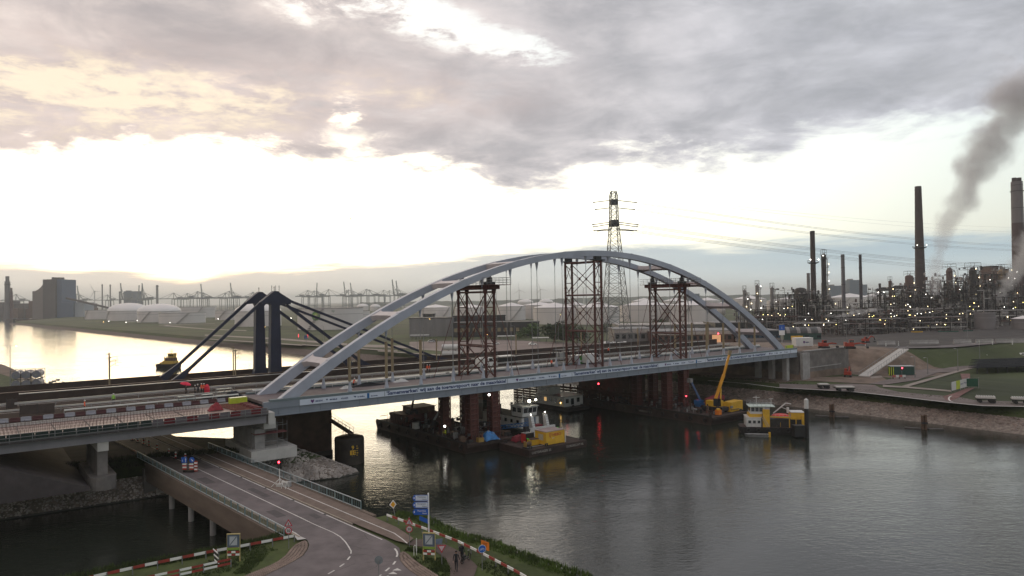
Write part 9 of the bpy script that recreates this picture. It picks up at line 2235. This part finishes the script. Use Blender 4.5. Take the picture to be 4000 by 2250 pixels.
# smoke and steam
def plume(name, label, pts, dens, col, nscale, seed, margin=1.0, absorb=None, thr=.42, lac=5):
 lo = Vector([min(p[0][i]-p[1]*1.25 for p in pts) for i in range(3)]); hi = Vector([max(p[0][i]+p[1]*1.25 for p in pts) for i in range(3)])
 m = bpy.data.materials.new(name+'_air'); m.use_nodes = True; nt = m.node_tree; nt.nodes.clear()
 pos = nt.nodes.new('ShaderNodeNewGeometry').outputs['Position']
 nz = nt.nodes.new('ShaderNodeTexNoise'); nz.inputs['Scale'].default_value = nscale*.5; nz.inputs['Detail'].default_value = 2; nt.links.new(pos, nz.inputs['Vector'])
 off = nt.nodes.new('ShaderNodeVectorMath'); off.operation = 'SUBTRACT'; nt.links.new(nz.outputs['Color'], off.inputs[0]); off.inputs[1].default_value = (.5, .5, .5)
 body = None
 for (a, ra), (b, rb) in zip(pts, pts[1:]):
  a, b = Vector(a), Vector(b); d = b-a; l2 = d.length_squared
  sub = nt.nodes.new('ShaderNodeVectorMath'); sub.operation = 'SUBTRACT'; nt.links.new(pos, sub.inputs[0]); sub.inputs[1].default_value = a
  dot = nt.nodes.new('ShaderNodeVectorMath'); dot.operation = 'DOT_PRODUCT'; nt.links.new(sub.outputs[0], dot.inputs[0]); dot.inputs[1].default_value = d/l2
  t = mth(nt, 'ADD', dot.outputs['Value'], 0.0, clamp=True)
  sc_ = nt.nodes.new('ShaderNodeVectorMath'); sc_.operation = 'SCALE'; sc_.inputs[0].default_value = d; nt.links.new(t, sc_.inputs['Scale'])
  s2 = nt.nodes.new('ShaderNodeVectorMath'); s2.operation = 'SUBTRACT'; nt.links.new(sub.outputs[0], s2.inputs[0]); nt.links.new(sc_.outputs[0], s2.inputs[1])
  wob = nt.nodes.new('ShaderNodeVectorMath'); wob.operation = 'MULTIPLY_ADD'; nt.links.new(off.outputs[0], wob.inputs[0]); k = (ra+rb)*.55; wob.inputs[1].default_value = (k, k, k); nt.links.new(s2.outputs[0], wob.inputs[2])
  ln = nt.nodes.new('ShaderNodeVectorMath'); ln.operation = 'LENGTH'; nt.links.new(wob.outputs[0], ln.inputs[0])
  rad = mth(nt, 'MULTIPLY_ADD', t, rb-ra, ra)
  f = mth(nt, 'SUBTRACT', 1.0, mth(nt, 'DIVIDE', ln.outputs['Value'], rad))
  body = f if body is None else mth(nt, 'MAXIMUM', body, f)
 n1 = noise(nt, pos, nscale, lac, .6, .4)
 dd = mth(nt, 'ADD', body, mth(nt, 'MULTIPLY', mth(nt, 'SUBTRACT', n1, .5), 2.0))
 dd = mth(nt, 'MULTIPLY', smooth(nt, dd, thr-.25, thr+.35), dens)
 dd = mth(nt, 'MULTIPLY', dd, smooth(nt, body, -.15, .1))
 v = nt.nodes.new('ShaderNodeVolumePrincipled'); v.inputs['Color'].default_value = col+(1,); nt.links.new(dd, v.inputs['Density']); v.inputs['Anisotropy'].default_value = .2
 o = nt.nodes.new('ShaderNodeOutputMaterial'); nt.links.new(v.outputs[0], o.inputs['Volume'])
 mb = MB(); rings = []
 n = 10
 for i, (p, rd) in enumerate(pts):
  p = Vector(p); d = (Vector(pts[min(i+1, len(pts)-1)][0])-Vector(pts[max(i-1, 0)][0])).normalized(); x = d.cross(Vector((0, 1, 0))).normalized(); y = d.cross(x)
  for q in range(n): a_ = 2*math.pi*q/n; mb.v.append(tuple(p+(x*math.cos(a_)+y*math.sin(a_))*rd*1.3))
 for i in range(len(pts)-1):
  for q in range(n): mb.f.append((i*n+q, i*n+(q+1) % n, (i+1)*n+(q+1) % n, (i+1)*n+q)); mb.m.append(0)
 mb.f.append(tuple(range(n))[::-1]); mb.f.append(tuple(range((len(pts)-1)*n, len(pts)*n))); mb.m += [0, 0]
 ob = mb.build(name, m, kind='stuff'); tag(ob, label, 'smoke')
 return ob
Y = 440
PL = [(2348, 742, 20), (2352, 690, 24), (2362, 640, 27), (2376, 590, 32), (2392, 545, 44), (2422, 502, 58), (2430, 462, 52), (2465, 415, 76), (2505, 365, 92), (2550, 290, 104), (2615, 195, 120)]
plume('smoke_plume', 'broad grey smoke plume rising behind the tallest chimney', [(at(x, y, Y), rd*.9*px(Y)) for x, y, rd in PL], .085, (.84, .81, .82), .062, 1, thr=.40, lac=6)
plume('steam_plume', 'pale steam drifting across the right border of the refinery', [(at(x, y, 470), rd*px(470)) for x, y, rd in ((2525, 775, 18), (2530, 735, 26), (2550, 690, 30), (2580, 650, 40), (2620, 600, 50))], .16, (.86, .84, .83), .09, 2)
plume('steam_wisp', 'low white steam wisps over the pipes left of the brown drum tower', [(at(x, y, 420), rd*px(420)) for x, y, rd in ((2100, 797, 6), (2125, 793, 9), (2150, 789, 10), (2180, 784, 8), (2205, 779, 6))], .5, (.9, .88, .87), .3, 3, lac=3)
# haze
def haze():
 m = bpy.data.materials.new('haze_air'); m.use_nodes = True
 nt = m.node_tree; nt.nodes.clear()
 v = nt.nodes.new('ShaderNodeVolumePrincipled'); v.inputs['Color'].default_value = (.86, .89, .90, 1)
 v.inputs['Density'].default_value = HAZE; v.inputs['Anisotropy'].default_value = .35
 o = nt.nodes.new('ShaderNodeOutputMaterial'); nt.links.new(v.outputs[0], o.inputs['Volume'])
 m.cycles.homogeneous_volume = True
 mb = MB(); mb.bx(-12500, 14500, -400, 19500, -7.5, 212)
 h = mb.build('haze', m, kind='stuff'); h.display_type = 'WIRE'
HAZE = .00013
haze()
